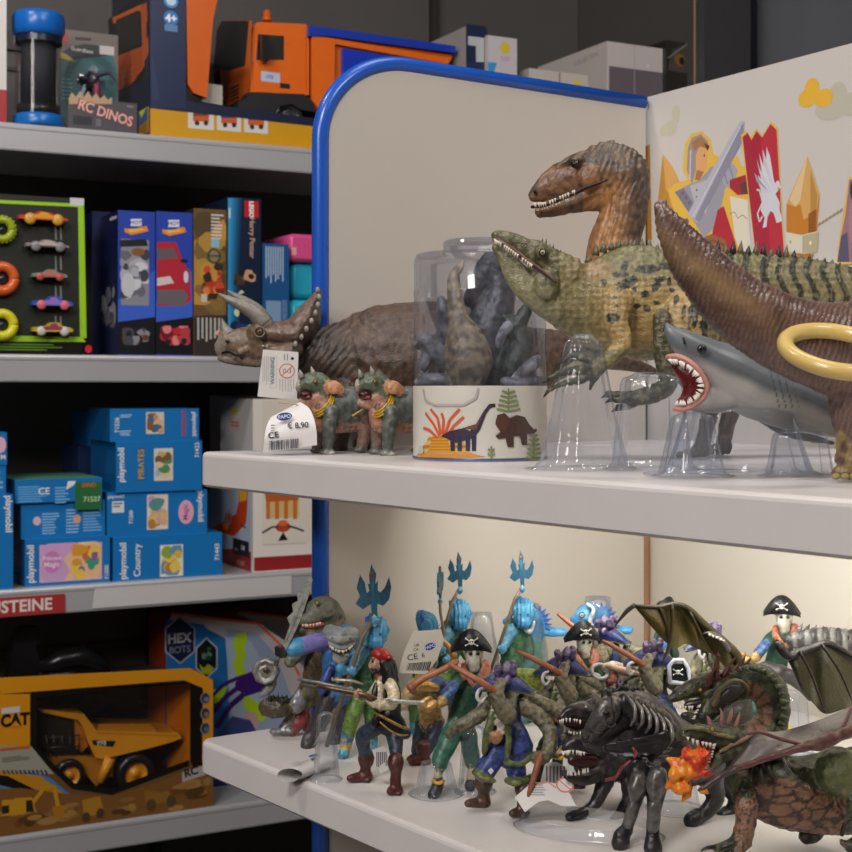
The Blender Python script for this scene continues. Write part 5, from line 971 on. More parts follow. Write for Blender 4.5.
for i in range(34):
    x = 588+i*7.6; y = top_y(x); dd = 0 if x < 660 else (x-660)*.22; m = Org(D); hgt = 6+(5 if 690 < x < 800 else 0)-(2 if x > 800 else 0); m.spike((x,y+4,dd),(x+1.5,y-(hgt+1)*(.65+.35*(i%3 != 0)),dd), 4.2, '23261f' if (i % 2 and x > 690) else '5f5c3e'); m.build('back_spine', BODY, root)
for x, y, dx, dy in ((566,361,-8,3),(549,379,-7,5),(548,391,-5,7)): m = Org(D); m.spike((x,y,-39),(x+dx,y+dy,-40), 2.2, '1c1c18'); m.build('claw', PLAS, root)
for x, y, dd in ((612,399,-36),(618,408,-30),(608,394,-24)): m = Org(D); m.spike((x,y,dd),(x-7,y+4,dd), 3, '1a1a16'); m.build('claw', PLAS, root)
# ---- great white shark
D = .80; g = Org(D); root = thing('shark', 'grey and white great white shark with gaping red toothed mouth on clear stand', 'toy shark', V((g.p(750,400).x, D, Z1)))
b = Org(D); GY = '75797b'
b.limb([(667,325,-10,2.6),(672,333,-10,8),(684,343,-9,14),(702,356,-6,20),(726,372,-2,29),(756,388,2,31),(790,401,10,29),(822,412,18,24),(860,424,30,17),(900,432,44,9),(930,436,54,5)], GY, .85, 22)
b.limb([(680,404,-8,5.5),(692,402,-8,9.5),(708,399,-6,15),(724,394,-2,19)], 'aaa9a4', .95, 16)
b.limb([(895,432,42,4),(925,410,52,5),(945,385,58,2)], GY, .5); b.limb([(895,434,42,4),(925,450,52,5),(940,468,56,2)], GY, .5)
def gc(p, c, n):
    x, y = pix(p); ln = 352+(x-690)*.42+ (4*nz(p, 60)); t = (y-ln)/9; col = mixc('6c7174', 'b9b6b0', max(0, min(1, t)))
    if abs((x-(y-380)*.25-772) % 6.5) < 1.3 and 768 < x-(y-380)*.25 < 792 and 368 < y < 408: col = mixc(col, '40464c', .75)
    return mixc(col, '5c6063', max(0, nz(p, 60))*.35)
b.build('body', SMOOTHT, root, remesh=.0010, colf=gc, disp=lambda p, n: .00025*nz(p, 90))
m = Org(D); m.limb([(676,366,-16,5),(688,374,-16,11),(695,384,-15,13.5),(690,397,-16,9),(680,402,-16,4)], '5c1416', .8, 14); m.build('mouth', FLESH, root)
gum = cr([(668,357,-17),(678,356.5,-21),(690,362,-24),(700,372,-26),(706.5,385,-26.5),(704,396,-25),(695,404,-23),(684,409,-19),(675,408.5,-16)], 4)
m = Org(D); m.limb([(a, b_, c, 2.9) for a, b_, c in gum], 'c08478', None, 8, 1); m.build('gum', FLESH, root)
teeth(Org(D), [(669,359,-19),(678,360,-23),(690,366,-26),(700,376,-28),(704,386,-28.5)], 19, 6, 1.6, root, 'ece8dc', inward=(682,386)); teeth(Org(D), [(703,391,-28),(696,400,-26),(685,405,-22),(676,405,-18)], 15, 5.6, 1.5, root, 'ece8dc', name='lower_teeth', inward=(683,382))
m = Org(D); m.limb([(672,362,-12,2.4),(680,372,-11,2.4),(686,386,-11,2.4),(682,398,-12,2.4)], '5a1214'); m.build('throat', FLESH, root)
eye(Org(D), 702, 349, 3.6, -20, root, '1c2022', '3a3e42')
m = Org(D); m.limb([(683.5,338,-17,1.2),(684.5,343,-17.5,1.3)], '14181a'); m.build('nostril', BODY, root)
m = Org(D); m.limb([(772,352,4,3),(790,352,8,9),(806,338,12,4),(815,330,14,1.5)], GY, .35); m.limb([(770,366,4,8),(800,366,10,10),(815,372,12,5)], GY, .4); m.build('dorsal_fin', SMOOTHT, root, remesh=.0011)
m = Org(D); m.limb([(752,408,18,8),(782,426,26,9),(806,436,34,6),(836,444,38,2)], '7d8286', .35); m.build('pectoral_fin', SMOOTHT, root, remesh=.0011)
# ---- brown long-necked dinosaur in front
D = .76; g = Org(D); root = thing('brachiosaurus', 'large glossy brown long-necked dinosaur at the right edge with a stout leg', 'toy dinosaur', V((g.p(880,300).x, D, Z1)))
b = Org(D); BR = '5a4038'
b.limb([(660,207,-44,6.5),(664,215,-44,11),(671,229,-43,15.5),(684,248,-42,22),(703,272,-40,28),(728,298,-36,33),(758,320,-32,36.5),(792,336,-26,40),(826,347,-18,45),(862,352,-8,56),(905,350,0,72),(960,350,4,78),(1020,355,10,66)], BR, .62, 24)
b.limb([(862,372,-8,36),(850,405,-6,22),(852,435,-4,17),(852,462,-4,17)], '584238'); b.ball(850, 472, 19.5, '6a5238', -4, ry=7.5)
for x, dd in ((930,30),(1000,-10)): b.limb([(x,390,dd,36),(x,430,dd,22),(x,465,dd,18)], BR)
for i in range(9): q = [(663,203),(684,222),(706,243),(722,262),(744,278),(766,291),(792,303),(818,309),(848,306)][i]; b.ball(q[0], q[1], 6, '4e3832', -42+i*3, ry=4)
def rc_(p, c, n):
    x, y = pix(p); s_ = math.sin((x*.8+y*.25)*1.5+4*nz(p, 60)+3*nz(p, 170)); col = mixc('573f38', '967868', max(0, s_)*.5)
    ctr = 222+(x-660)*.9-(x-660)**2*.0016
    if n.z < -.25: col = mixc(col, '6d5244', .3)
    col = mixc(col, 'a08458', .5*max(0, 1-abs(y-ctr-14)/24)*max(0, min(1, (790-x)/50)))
    if y > 430: col = mixc(col, 'b09a5c', .6*max(0, min(1, .5+nz(p, 200)*2)))
    return mixc(col, '2c1d18', max(0, nz(p, 90, 4))*.7)
b.build('body', mat('glossy_brown_skin', .3, bump=('noise', 500, .35, .001), var=.15, vscale=150, spec=.6), root, remesh=.0012, colf=rc_, disp=lambda p, n: .00034*math.sin((pix(p)[0]*.8+pix(p)[1]*.25)*1.5+4*nz(p, 60)+3*nz(p, 170))+.0007*nz(p, 70)+.0003*nz(V((p.x*3,p.y,p.z)), 120))
for i in range(3): m = Org(D); m.ball(836+i*9, 476.5, 4.5, 'a8945c', -16, ry=3.4); m.build('toe_nail', BODY, root)
M_ = Matrix.Rotation(math.radians(4), 3, 'Y') @ Matrix.Rotation(math.radians(25), 3, 'X'); mb = MB(); c = P(838.5, 351, .70); kk = .70/F
mb.torus(c, 52.5*kk, 8.4*kk, 'cdb068', M_, 56, 14); single(mb, 'plastic_ring', mat('cream_plastic', .25, var=.03), 'glossy cream-yellow ring leaning on the brown dinosaur at the right edge', 'ring', c)
# ---- clear stands
def clear_stand(name, label, D, cx_, ytop, rb, rt, sqz=.8, ribs=10, lean=0):
    o = Org(D); base = V((P(cx_,0,D).x, D, Z1+.0006)); zt = ZC+(HY-ytop)/F*D-base.z; mb = MB(); k = D/F; n = 120; rows = 16; vs = []
    for i in range(rows+1):
        t = i/rows; r = rb+(rt-rb)*t**.8
        if t > .9: r *= math.sqrt(max(0.02, 1-((t-.9)/.1)**2*.8))
        if i == 0: r *= 1.12
        for j in range(n):
            w = 2*math.pi*j/n; rr = r*(1+.06*math.copysign(abs(math.sin(w*ribs))**.5, math.sin(w*ribs))*(1-t*.3)+.02*math.sin(w*3+1)); vs.append(base+V((math.cos(w)*rr*k+lean*k*t, math.sin(w)*rr*k*sqz, zt*t)))
    fs = [(i*n+j, i*n+(j+1)%n, (i+1)*n+(j+1)%n, (i+1)*n+j) for i in range(rows) for j in range(n)]+[tuple(rows*n+j for j in range(n))]
    mb.add(vs, fs, 'ffffff', True); mb.lathe(base, [(rb*k*1.1,0),(rb*k*1.28,.0004)], 'ffffff', 40)
    return single(mb, name, CLEAR, label, 'display stand', base, 'clear moulded stands on the upper shelf')
clear_stand('clear_stand', 'clear ribbed plastic stand under the raised hand of the spotted dinosaur', .86, 583, 334, 46, 17, .7)
clear_stand('clear_stand', 'clear plastic stand under the hind foot of the spotted dinosaur', .855, 652, 372, 40, 30, .7, 7)
clear_stand('clear_stand', 'wide clear plastic stand carrying the grey shark', .80, 738, 404, 74, 52, .45, 12)

clear_stand('clear_stand', 'low clear plastic stand under the shark belly beside the stout brown leg', .79, 800, 430, 34, 26, .5, 9)
clear_stand('clear_stand', 'clear plastic stand directly below the open shark jaws', .79, 692, 412, 34, 20, .7, 9)
# ================================================================== lower shelf figures
def fz(D): return Z2
def base_at(x, D): return V((P(x,0,D).x, D, Z2))
VX = .0010
LEATH = mat('leather_toy', .36, wash=.5, bump=('noise', 350, .5, .001), var=.3, vscale=220)
CLOTH = mat('cloth_toy', .4, wash=.55, sat=.88, bump=('noise', 260, .55, .0014), var=.34, vscale=190)
WOODT = mat('wood_toy', .45, var=.15, vscale=200)
def part(D, name, M, parent, fn, rm=VX, disp=None, colf=None):
    o = Org(D); fn(o); return o.build(name, M, parent, remesh=rm, disp=disp, colf=colf)
def bumpy(a=.0004, s=200): return lambda p, n: a*nz(p, s)
def flat_part(D, name, M, parent, fn):
    o = Org(D); fn(o); return o.build(name, M, parent)
def skull(D, x, y, s, dd, parent):
    o = Org(D); W_ = 'd8d8cc'; o.ball(x, y-.4*s, 2.6*s, W_, dd, ry=2.4*s, rd=1); o.ball(x, y+1.8*s, 1.6*s, W_, dd, ry=1.2*s, rd=.8)
    for a in (-1, 1): o.limb([(x-5.5*s, y-3.2*s*a, dd+.3, .55*s), (x, y+.6*s, dd, .6*s), (x+5.5*s, y+3.4*s*a, dd+.3, .55*s)], W_, None, 6, 1); o.ball(x-5.6*s, y-3.3*s*a, .95*s, W_, dd+.3, n=8, m=5); o.ball(x+5.6*s, y+3.5*s*a, .95*s, W_, dd+.3, n=8, m=5); o.ball(x+a*1.1*s, y-.4*s, .7*s, '1a1a1a', dd-.9, rd=.4, n=8, m=5)
    return o.build('skull_emblem', PRINT, parent)
def bicorne(D, x, y, w, h, col, trim, parent, dd=-8, em=True, tilt=0, trimw=1.6):
    """hat whose front brim is turned up; (x,y) middle of its lower edge"""
    o = Org(D); n = 18; m = 6; grid = []; 
    for i in range(n+1):
        u = -1+2*i/n; H = h*(.10+.90*max(0, math.cos(u*1.5))**.92); yb = y+(u*u-.5)*h*.16+tilt*u
        for j in range(m+1): v = j/m; grid.append(o.p(x+u*w/2, yb-H*v, dd+6*u*u+2.5*v*v-2*math.sin(v*3.1)*(1-u*u)))
    fs = [(i*(m+1)+j, (i+1)*(m+1)+j, (i+1)*(m+1)+j+1, i*(m+1)+j+1) for i in range(n) for j in range(m)]
    bk = [p+V((0,.0018,0)) for p in grid]; o.add(grid, fs, col, True); o.add(bk, [tuple(reversed(f)) for f in fs], col, True)
    top = [grid[i*(m+1)+m]+V((0,.0009,0)) for i in range(n+1)]; bot = [grid[i*(m+1)]+V((0,.0009,0)) for i in range(n+1)]; r = trimw*o.k()*.5
    o.loft(top, [r]*(n+1), trim, 8); o.loft(bot, [r]*(n+1), trim, 8)
    o.ball(x, y-h*.42, w*.27, col, dd+9, ry=h*.5, rd=w*.26); hat = o.build('hat', CLOTH, parent)
    # rear brim
    o2 = Org(D); o2.ball(x, y-h*.2, w*.42, col, dd+13, ry=h*.22, rd=w*.2); o2.build('hat_brim', CLOTH, hat)
    if em: skull(D, x+.5, y-h*.45, h*.052, dd-3.2, hat)
    return hat
# ---- pirate with a red bandana
D = .97; r = thing('pirate_figure', 'pirate figure with red bandana, black vest and jeans aiming a long gun', 'toy figure', base_at(375, D))
SK = 'b98366'
def f1(o):
    o.ball(376.5, 665, 7.6, SK, -1, ry=10, rd=9); o.limb([(371,662,-2,1.6),(369.2,666,-2,1.7)], SK); o.limb([(380,672,0,5),(384,682,0,8)], SK, .8)
    o.limb([(384,684,0,9),(385,694,0,11),(385,706,0,10),(386,716,0,11),(387,724,0,12)], '24201f', .75, 16)
    o.limb([(380,684,-6,5),(379,698,-8,4),(380,708,-8,4)], 'd8c8a0', .7)
    for a in ([(390,684,-8,6.5),(394,695,-12,6.4),(391,704,-18,6.2),(379,704,-22,5.8),(369,699,-22,4.6)], [(380,683,6,6),(374,692,2,5.5),(368,697,-8,5),(362,697,-16,4.2)]): o.limb(a, 'd6c79e')
    o.limb([(382,722,2,9),(373,729,4,8.6),(363,736,8,8),(364,748,13,6.8),(366,757,16,6)], '2c3a4e'); o.limb([(391,724,4,9),(395,738,-2,8.4),(396,750,-6,7),(396,760,-8,6.2)], '2a384c')
part(D, 'body', CLOTH, r, f1, .0009, bumpy(.0005, 160))
def hand(o, x, y, dd, col, dx=-1, s=1):
    o.ball(x, y, 4.2*s, col, dd, ry=3.6*s, rd=3.4*s)
    for i in range(4): o.limb([(x+dx*1.5*s, y-2.8*s+i*1.9*s, dd-2.4, 1.25*s), (x+dx*4.4*s, y-2.6*s+i*1.8*s, dd-3.2, 1.15*s), (x+dx*5.6*s, y-2+i*1.6*s, dd-.8, 1.0*s)], col, None, 6, 2)
    o.limb([(x+1*s, y-3*s, dd-1, 1.3*s), (x+dx*1.8*s, y-5*s, dd-1.6, 1.15*s)], col, None, 6, 2)
part(D, 'hand', CLOTH, r, lambda o: hand(o, 360, 694, -22, SK), .0006); part(D, 'hand', CLOTH, r, lambda o: hand(o, 352, 692, -18, SK), .0006)
part(D, 'bandana', LEATH, r, lambda o: (o.ball(381, 655, 10.2, 'a01c1c', 0, ry=7, rd=10, rot=-12), o.ball(390, 658, 3, '8c1818', -4)), disp=bumpy(.0005, 150))
def hr(o):
    for i in range(7): o.limb([(382+i*1.9,662,-9+i*2.4,3.2),(385+i*1.6,672,-9+i*2.4,3.6),(384+i*2,682,-9+i*2.2,2.8)], '1c1614', None, 8, 2)
    o.ball(388, 666, 8, '1c1614', 4, ry=10)
part(D, 'hair', LEATH, r, hr, disp=bumpy(.0007, 260)); part(D, 'beard', LEATH, r, lambda o: (o.limb([(371.5,669,-6,1.5),(375,669.5,-7,1.4)], '1c1412'), o.limb([(373,673,-5,2.2),(372.5,679,-4,1.1)], '1c1412'), o.limb([(377,672,-6,2),(382,668,-6,2)], '1c1412')), .0006)
flat_part(D, 'eyes', PRINT, r, lambda o: (o.ball(372.6, 661.5, 1.1, '1a1210', -6, rd=.5), o.limb([(370.8,659.3,-5.5,.5),(375,658.8,-6.8,.6)], '241614', None, 6, 1)))
def vest(o):
    o.limb([(388,680,0,8),(391,692,2,10),(391,706,2,10),(390,718,0,12),(396,728,2,12),(406,734,4,6)], '1f1c1d', .95, 16); o.limb([(377,684,-6,3),(374,696,-9,3.6),(376,708,-10,3.4)], '201c1c', .6); o.limb([(378,716,-8,4),(374,724,-8,3)], '201c1c', .6)
part(D, 'vest', LEATH, r, vest, disp=bumpy(.0006, 170))
part(D, 'sash', METAL, r, lambda o: (o.limb([(375,713,-10,1.4),(383,717,-13,1.6),(392,722,-13,1.6),(402,727,-10,1.5),(409,729,-4,1.3)], 'b08a3a'), o.limb([(380,722,-12,1),(388,729,-13,1.1),(399,735,-11,1.1),(408,735,-6,1)], 'b08a3a')), .0006)
def boot(o, x, yt, yb, tx, dd, col='54261f', w=7, cuff=1.25):
    o.limb([(x,yt,dd,w*cuff),(x,yt+4,dd,w*cuff*.95)], col); o.limb([(x,yt+3,dd,w*.85),(x-.5,(yt+yb)/2,dd,w*.82),(x,yb-6,dd,w*.84)], col); o.limb([(x+2,yb-5,dd,5.6),(x+(tx-x)*.5,yb-4.5,dd-2,5.2),(tx+2,yb-3.6,dd-4,4)], col, None, 12); o.sheet([(x+5,yb-2,dd-5),(x+5,yb+.4,dd-5),(x-1,yb+.4,dd-5),(x-1,yb-2,dd-5)], 7, '301612')
part(D, 'boot', LEATH, r, lambda o: boot(o, 366, 757, 782, 348, 17), disp=bumpy(.0006, 150)); part(D, 'boot', LEATH, r, lambda o: boot(o, 396, 761, 795, 388, -14), disp=bumpy(.0006, 150))
g_ = flat_part(D, 'long_gun', METAL, r, lambda o: (o.limb([(298,679,-14,1.5),(330,685,-18,1.7),(352,690,-22,2)], '8a8880', None, 10, 1), o.limb([(300,684,-14,1.2),(330,688.5,-18,1.4),(352,692,-22,1.6)], '7a7468', None, 10, 1), o.limb([(318,686,-17,2),(345,691,-21,2.6),(364,695,-25,3),(374,700,-24,4)], '6a4a32', .6, 10, 2), o.limb([(333,680,-19,1.5),(350,681,-21,2),(362,684,-21,1.2)], 'a09a88')))
# ---- shark warrior
D = 1.09; r = thing('shark_warrior', 'shark-headed warrior figure in blue with purple sleeve raising a pale bone sword', 'toy figure', base_at(315, D))
BLU = '2f6ea8'
def f2(o):
    o.limb([(338,650,0,17),(337,664,0,15),(336,680,0,14),(336,694,0,15)], BLU, .75, 16); o.limb([(345,634,4,10),(352,640,6,9),(356,652,6,7)], '2c7ab0')
    o.limb([(332,640,-4,9),(322,641,-8,9),(308,644,-12,9),(298,647,-14,8.5)], '7a6fb8'); o.limb([(300,646,-14,9.5),(292,648,-16,9)], '3f9ac8'); o.limb([(352,655,-6,6),(356,666,-10,5),(348,671,-16,5),(340,668,-20,5)], '3f93c0')
    o.limb([(330,696,-3,9),(322,712,-5,8),(315,728,-6,6.5),(310,738,-7,6)], '3a3837'); o.limb([(342,696,6,9),(344,712,6,8),(342,728,6,6.5),(338,738,6,6)], '34353a'); o.limb([(309,738,-7,6.5),(307,744.5,-10,7)], '403f3e'); o.limb([(337,740,6,7),(334,744,2,6)], '3a3a3a')
    o.limb([(330,668,-12,4),(325,680,-14,5),(322,692,-14,4)], '2a4a9a')
part(D, 'body', BODY, r, f2, .0011, bumpy(.0006, 150))
part(D, 'head', BODY, r, lambda o: (o.ball(341, 641, 15, 'a6a8a6', -9, ry=14, rd=10), o.limb([(330,632,-10,8),(341,636,-15,9),(352,634,-10,8)], 'a0a3a2'), o.ball(341,657,9,'c4bfb4',-8,ry=8)), colf=lambda p, c, n: mixc(c, '7d8488' if pix(p)[1] < 636 else 'b8b6ae', .7))
flat_part(D, 'mouth', FLESH, r, lambda o: o.limb([(329,646,-17,1.4),(336,651,-19.5,2.6),(345,651.5,-20,2.6),(353,646,-17,1.4)], '3a1414'))
teeth(Org(D), [(330,645.5,-19),(337,649.5,-22),(345,650,-22.3),(352,645.5,-19)], 12, (0,3.4), 1.2, r)
eye(Org(D), 333, 638, 1.4, -18.5, r, 'b0a878', '50585c'); eye(Org(D), 349.5, 638, 1.4, -18.5, r, 'b0a878', '50585c')
part(D, 'fist', BODY, r, lambda o: (o.ball(281,652,6.5,'35312f',-17), [o.limb([(276+i*1,648+i*2.4,-21,2),(281+i,647+i*2.6,-23,2),(285,650+i*2,-20,2)],'2c2928') for i in range(4)]), .0007)
bl = [(281,650),(286,636),(290,625),(287,618),(293,612),(292,604),(298,601),(297,593),(302,592),(305,583),(310,577.5),(312.5,580),(309,594),(304,610),(297,628),(287,648),(283,654)]
q = Org(D); q.prism([q.p(a, b_, -22) for a, b_ in bl], V((0,.0028,0)), 'b5b5a8', 'a0a094'); q.limb([(287,640,-21,1.6),(296,618,-21,1.8),(306,592,-21,1.2)], '8f979a'); q.limb([(278,658,-20,2),(276,664,-19,2.6)], '6a6a60'); q.build('bone_sword', METAL, r)
part(D, 'belt', LEATH, r, lambda o: (o.limb([(326,676,-11,2.4),(337,680,-13,2.8),(350,676,-10,2.4)], '5c4530'), o.ball(338,680,3.4,'b09a50',-16)), .0008)
# ---- crocodile warrior
D = 1.125; r = thing('crocodile_warrior', 'grey crocodile-headed warrior figure with silver armour at the left end of the lower shelf', 'toy figure', base_at(285, D))
def f3(o):
    o.limb([(334,618,6,12),(326,610,2,14),(318,611,-2,13),(310,618,-6,8),(302,621,-8,5)], '6b6a5c', .8, 16); o.limb([(303,630,-6,3.6),(312,630,-4,6),(322,628,0,10)], '6a6552', .8); o.limb([(332,620,6,14),(328,640,4,18),(322,660,2,17),(316,680,0,14),(310,694,0,13)], '6d5c40', .75, 16)
    o.limb([(312,640,-6,8),(300,652,-10,7),(290,662,-14,6)], '6a6a58'); o.limb([(306,700,-4,9),(298,712,-6,8),(290,722,-8,7),(286,728,-8,6)], '6a5f4c'); o.limb([(322,696,8,9),(324,712,8,8),(318,728,8,7)], '5c5646')
    o.limb([(308,690,-10,8),(298,700,-14,6.5),(288,706,-18,6)], '6a6248')
part(D, 'body', SCALY, r, f3, .0012, lambda p, n: .0012*abs(nz(p, 150))+.0005*nz(p, 350), lambda p, c, n: mixc(c, '3c3c34', max(0, nz(p, 160)*1.5)))
part(D, 'mouth', FLESH, r, lambda o: o.limb([(303,626,-9,2),(312,626,-9,2.6),(322,624,-8,2)], 'b0503a'), .0008); teeth(Org(D), [(303,624,-11),(312,624,-12),(320,622,-11)], 8, (0,3.4), 1, r)
eye(Org(D), 317, 603, 1.8, -13, r, 'c8b040')
def shd(o):
    q = MB(); M_ = Matrix.Rotation(math.radians(84), 3, 'X') @ Matrix.Rotation(math.radians(0), 3, 'Y'); k = o.k(); o.lathe(o.p(266,671,-20), [(0,.006),(4*k,.006),(5*k,.0045),(9*k,.004),(10*k,.0055),(12*k,.0055),(13.5*k,.003),(14*k,0),(0,-.002)], '98958c', 8, None, M_)
    o.ball(266,670,3.2,'5c4430',-27,rd=2); o.limb([(272,682,-18,5),(268,690,-19,4.4),(259,697,-20,1)], 'a09e94', .5)
flat_part(D, 'shield', METAL, r, shd)
part(D, 'bracer', METAL, r, lambda o: (o.ball(296,704,9,'8f9094',-16,ry=10,rd=9), o.limb([(300,694,-14,6),(298,702,-15,8)], '9a9a9e')), disp=bumpy(.0008, 120))
def club(o):
    o.limb([(288,706,-18,8),(277,709,-20,10),(267,707,-20,9)], '4c4230', .9, 14)
    for i in range(16): a = i*.7; o.spike((270+(i%5)*4, 700+(i%3)*1.5, -24+(i%4)*3), (269+(i%5)*4.4, 692+(i%2)*2, -26+(i%4)*4), 2.2, '2a2620')
part(D, 'spiked_club', BODY, r, club, .0009, bumpy(.0012, 220))
part(D, 'loincloth', CLOTH, r, lambda o: (o.limb([(302,712,-8,7),(297,724,-9,7.5),(293,732,-10,5)], '8c1c26', .8), o.limb([(304,716,-4,6),(306,728,-4,4)], '7a1820')), disp=bumpy(.0008, 140))
part(D, 'foot', METAL, r, lambda o: [o.ball(274+i*5.4, 731.5-i*.3, 4.6, '8c8c8c', -12, ry=3.6, rd=5) for i in range(4)]+[o.limb([(291,722,-8,6),(284,729,-10,6.5)], '84847f')], .0009)
# ---- sea warrior with trident (prototype seen behind the red bandana pirate)
def trident(o, x, y, tilt, s=1, dd=0):
    c, sn = math.cos(math.radians(tilt)), math.sin(math.radians(tilt)); T = '15536e'
    def R_(a, b_): return (x+(a*c-b_*sn)*s, y+(a*sn+b_*c)*s)
    for pts in ([(-2,20),(-2.4,10),(-9,14),(-15,9),(-11,3),(-13.5,-4),(-10,-15),(-6.5,-8),(-5.5,1),(-3,-1),(-4,-7),(-1.5,-6),(-2.5,-14),(0,-22),(3.5,-15),(2,-6),(4.5,-9),(4,-1),(6,1),(10,-3),(14,-12),(15.5,-3),(13,7),(8,12),(3,10),(2.6,20)],):
        o.prism([o.p(*R_(a, b_), dd-1.5) for a, b_ in pts], V((0, .003, 0)), T, '1f748e')
    o.limb([R_(0,18)+(dd,1.6*s), R_(0,-10)+(dd,2.6*s), R_(0,-16)+(dd,1.8*s)], '1b6c86', .8); o.limb([R_(0,-14)+(dd-.5,2.6*s), R_(0,-23)+(dd,.4)], '7a4a2c', .8); o.ball(*R_(0,24), 3.6*s, '2f86b0', dd); o.limb([R_(0,19)+(dd,2*s), R_(0,27)+(dd,2.2*s)], '8ab4bc')
D = 1.06; sea = thing('sea_warrior', 'fish-crested sea warrior in green leaves with blue trident behind the red bandana pirate', 'toy figure', base_at(352, D), 'sea warriors with blue tridents')
def f4(o):
    o.limb([(368,648,4,12),(366,662,4,13),(364,678,2,12),(362,694,0,11)], '2a5e34', .8, 14); o.limb([(362,652,-4,7),(356,664,-8,6),(352,672,-12,5)], '3a88a8'); o.limb([(376,652,6,7),(382,664,6,6),(384,676,4,5)], '2f6a3a')
    o.limb([(358,698,-3,8),(354,712,-5,8),(350,726,-6,7),(347,738,-7,6.4)], '5f8226'); o.limb([(368,698,6,8),(372,716,8,8),(372,736,8,6)], '4a7a2c'); o.limb([(347,736,-7,6),(346,744,-8,6)], '2a6aa8'); o.limb([(346,744,-8,6.5),(345,750,-10,5.5)], 'b89a30'); o.limb([(345,750,-9,5),(343,754.5,-12,5.5)], '2f9ab4'); o.limb([(372,740,8,6),(370,752,6,6)], '2f8aa4')
part(D, 'body', CLOTH, sea, f4, .0011, lambda p, n: .0011*abs(nz(p, 170)))
def f4h(o):
    o.limb([(376,640,-4,10),(377,630,-2,12.5),(376,622,2,9),(372,616,4,3)], '3d96c0', .95, 16); o.ball(378,642,7,'3488b4',-8)
    for i in range(5): o.spike((368+i*2.6,622-(i%2)*3,0),(364+i*2.8,611+abs(i-2)*2,2), 2.4, '2a5cb0')
part(D, 'head', BODY, sea, f4h, .0009, lambda p, n: .0007*math.sin(pix(p)[0]*1.6)+.0003*nz(p, 300))
flat_part(D, 'eyes', PRINT, sea, lambda o: (o.ball(372,634,1,'1a2a3a',-12.5,rd=.6), o.ball(380,634,1,'1a2a3a',-12.5,rd=.6)))
tr_ = flat_part(D, 'trident', TOY, sea, lambda o: (trident(o, 373, 592, -3, 1.2, -14), o.limb([(372,620,-14,2.4),(363,636,-16,2.4),(352,668,-22,2.4),(327,745,-8,2.4)], '6e5c44', None, 10, 1)))
part(D, 'hand', CLOTH, sea, lambda o: (hand(o, 350, 671, -22, '3f9ac4', 1)), .0007)
def put(src, x, D, label, rz=0, s=1, dy=0):
    c = copy_tree(src); c.location = base_at(x, D)+V((0,0,dy)); c.rotation_euler.z = rz; c['label'] = label
    if s != 1: c.scale = (s, s, s)
    if src is sea:
        tip = P(373,566,1.046)-src.location
        for ch in c.children:
            if ch.name.startswith('trident'): ch.scale = (.74,.74,.74); ch.location = tip*.26
    return c
put(sea, 420, 1.11, 'sea warrior whose blue trident is seen edge-on above the leaning price tag', 1.35, .93)
put(sea, 437, 1.14, 'sea warrior with blue trident directly behind the left black skull hat', .1, 1.0)
put(sea, 501, 1.15, 'sea warrior with blue trident, rightmost of those standing upright', -.05, 1.0)
# ---- wrapped fish-headed figures
D = 1.16; fish = thing('fish_warrior', 'blue fish-headed figure with spiny fan crest, left of two in clear wrapping', 'toy figure', base_at(525, D), 'blue fish-headed figures in clear wrapping')
def f5(o):
    o.limb([(506,622,-4,4),(512,621,-4,9),(522,618,0,14),(532,622,4,13),(534,636,4,10)], '2a7cb0', .7, 16); o.limb([(540,628,6,6),(552,632,8,5),(564,632,8,4)], '2f8ec4'); o.limb([(530,640,4,12),(530,660,4,14),(530,690,4,12),(530,715,4,10)], '3a7a5a', .7)
    o.limb([(524,715,0,7),(520,728,-2,6)], '3a7a5a'); o.limb([(536,715,6,7),(538,726,6,6)], '3a7a5a')
part(D, 'body', BODY, fish, f5, .0011, bumpy(.0006, 150), lambda p, c, n: mixc(c, '56b0cc', max(0, nz(p, 120))*1.1))
def f5b(o):
    for i in range(8): a = math.radians(-100+i*18); o.limb([(532,622,2,1.4),(532+10*math.cos(a),622+10*math.sin(a),2,1.3),(532+20*math.cos(a),622+18*math.sin(a),3,.6)], '2450a8', None, 6, 1)
    pts = [(532,622,2)]+[(532+(18 if i%2 else 15)*math.cos(math.radians(-105+i*9)), 622+(16.5 if i%2 else 14)*math.sin(math.radians(-105+i*9)), 2.5) for i in range(17)]; o.sheet(pts, 1, '3570b8')
flat_part(D, 'fan_crest', BODY, fish, f5b); eye(Org(D), 514, 617, 2.2, -14, fish, 'd8d0b0', '2a4a6a')
part(D, 'collar', METAL, fish, lambda o: (o.limb([(520,606,-10,2),(526,612,-13,2.2),(522,624,-14,2.4),(530,632,-13,2.4),(534,622,-12,1.8)], 'c4ccd0')), .0008)
def wrap(D, x, y0, y1, w, label, sd_):
    o = Org(D); n = 26; m = 12; vs = []; rd = random.Random(sd_)
    for j in range(m+1):
        t = j/m; yy = y1+(y0-y1)*t; rr = w*(1-.55*max(0, t-.55)**1.2*2.0)
        for i in range(n): a = 2*math.pi*i/n; k = 1+.09*noise.noise(V((math.cos(a)*2+sd_, math.sin(a)*2, t*4))); vs.append(o.p(x, yy)+V((math.cos(a)*rr*k*o.k(), math.sin(a)*rr*k*o.k()*.75, 0)))
    o.add(vs, [(j*n+i, j*n+(i+1)%n, (j+1)*n+(i+1)%n, (j+1)*n+i) for j in range(m) for i in range(n)]+[tuple(m*n+i for i in range(n))], 'ffffff', True)
    b0_ = V((o.p(x,0).x, D, Z2)); dz = min(v.z for v in o.v)-Z2-.0008; o.v = [v-V((0,0,dz)) for v in o.v]
    return single(o, 'plastic_wrap', CLEAR, label, 'plastic wrap', b0_, 'clear wraps around figures')
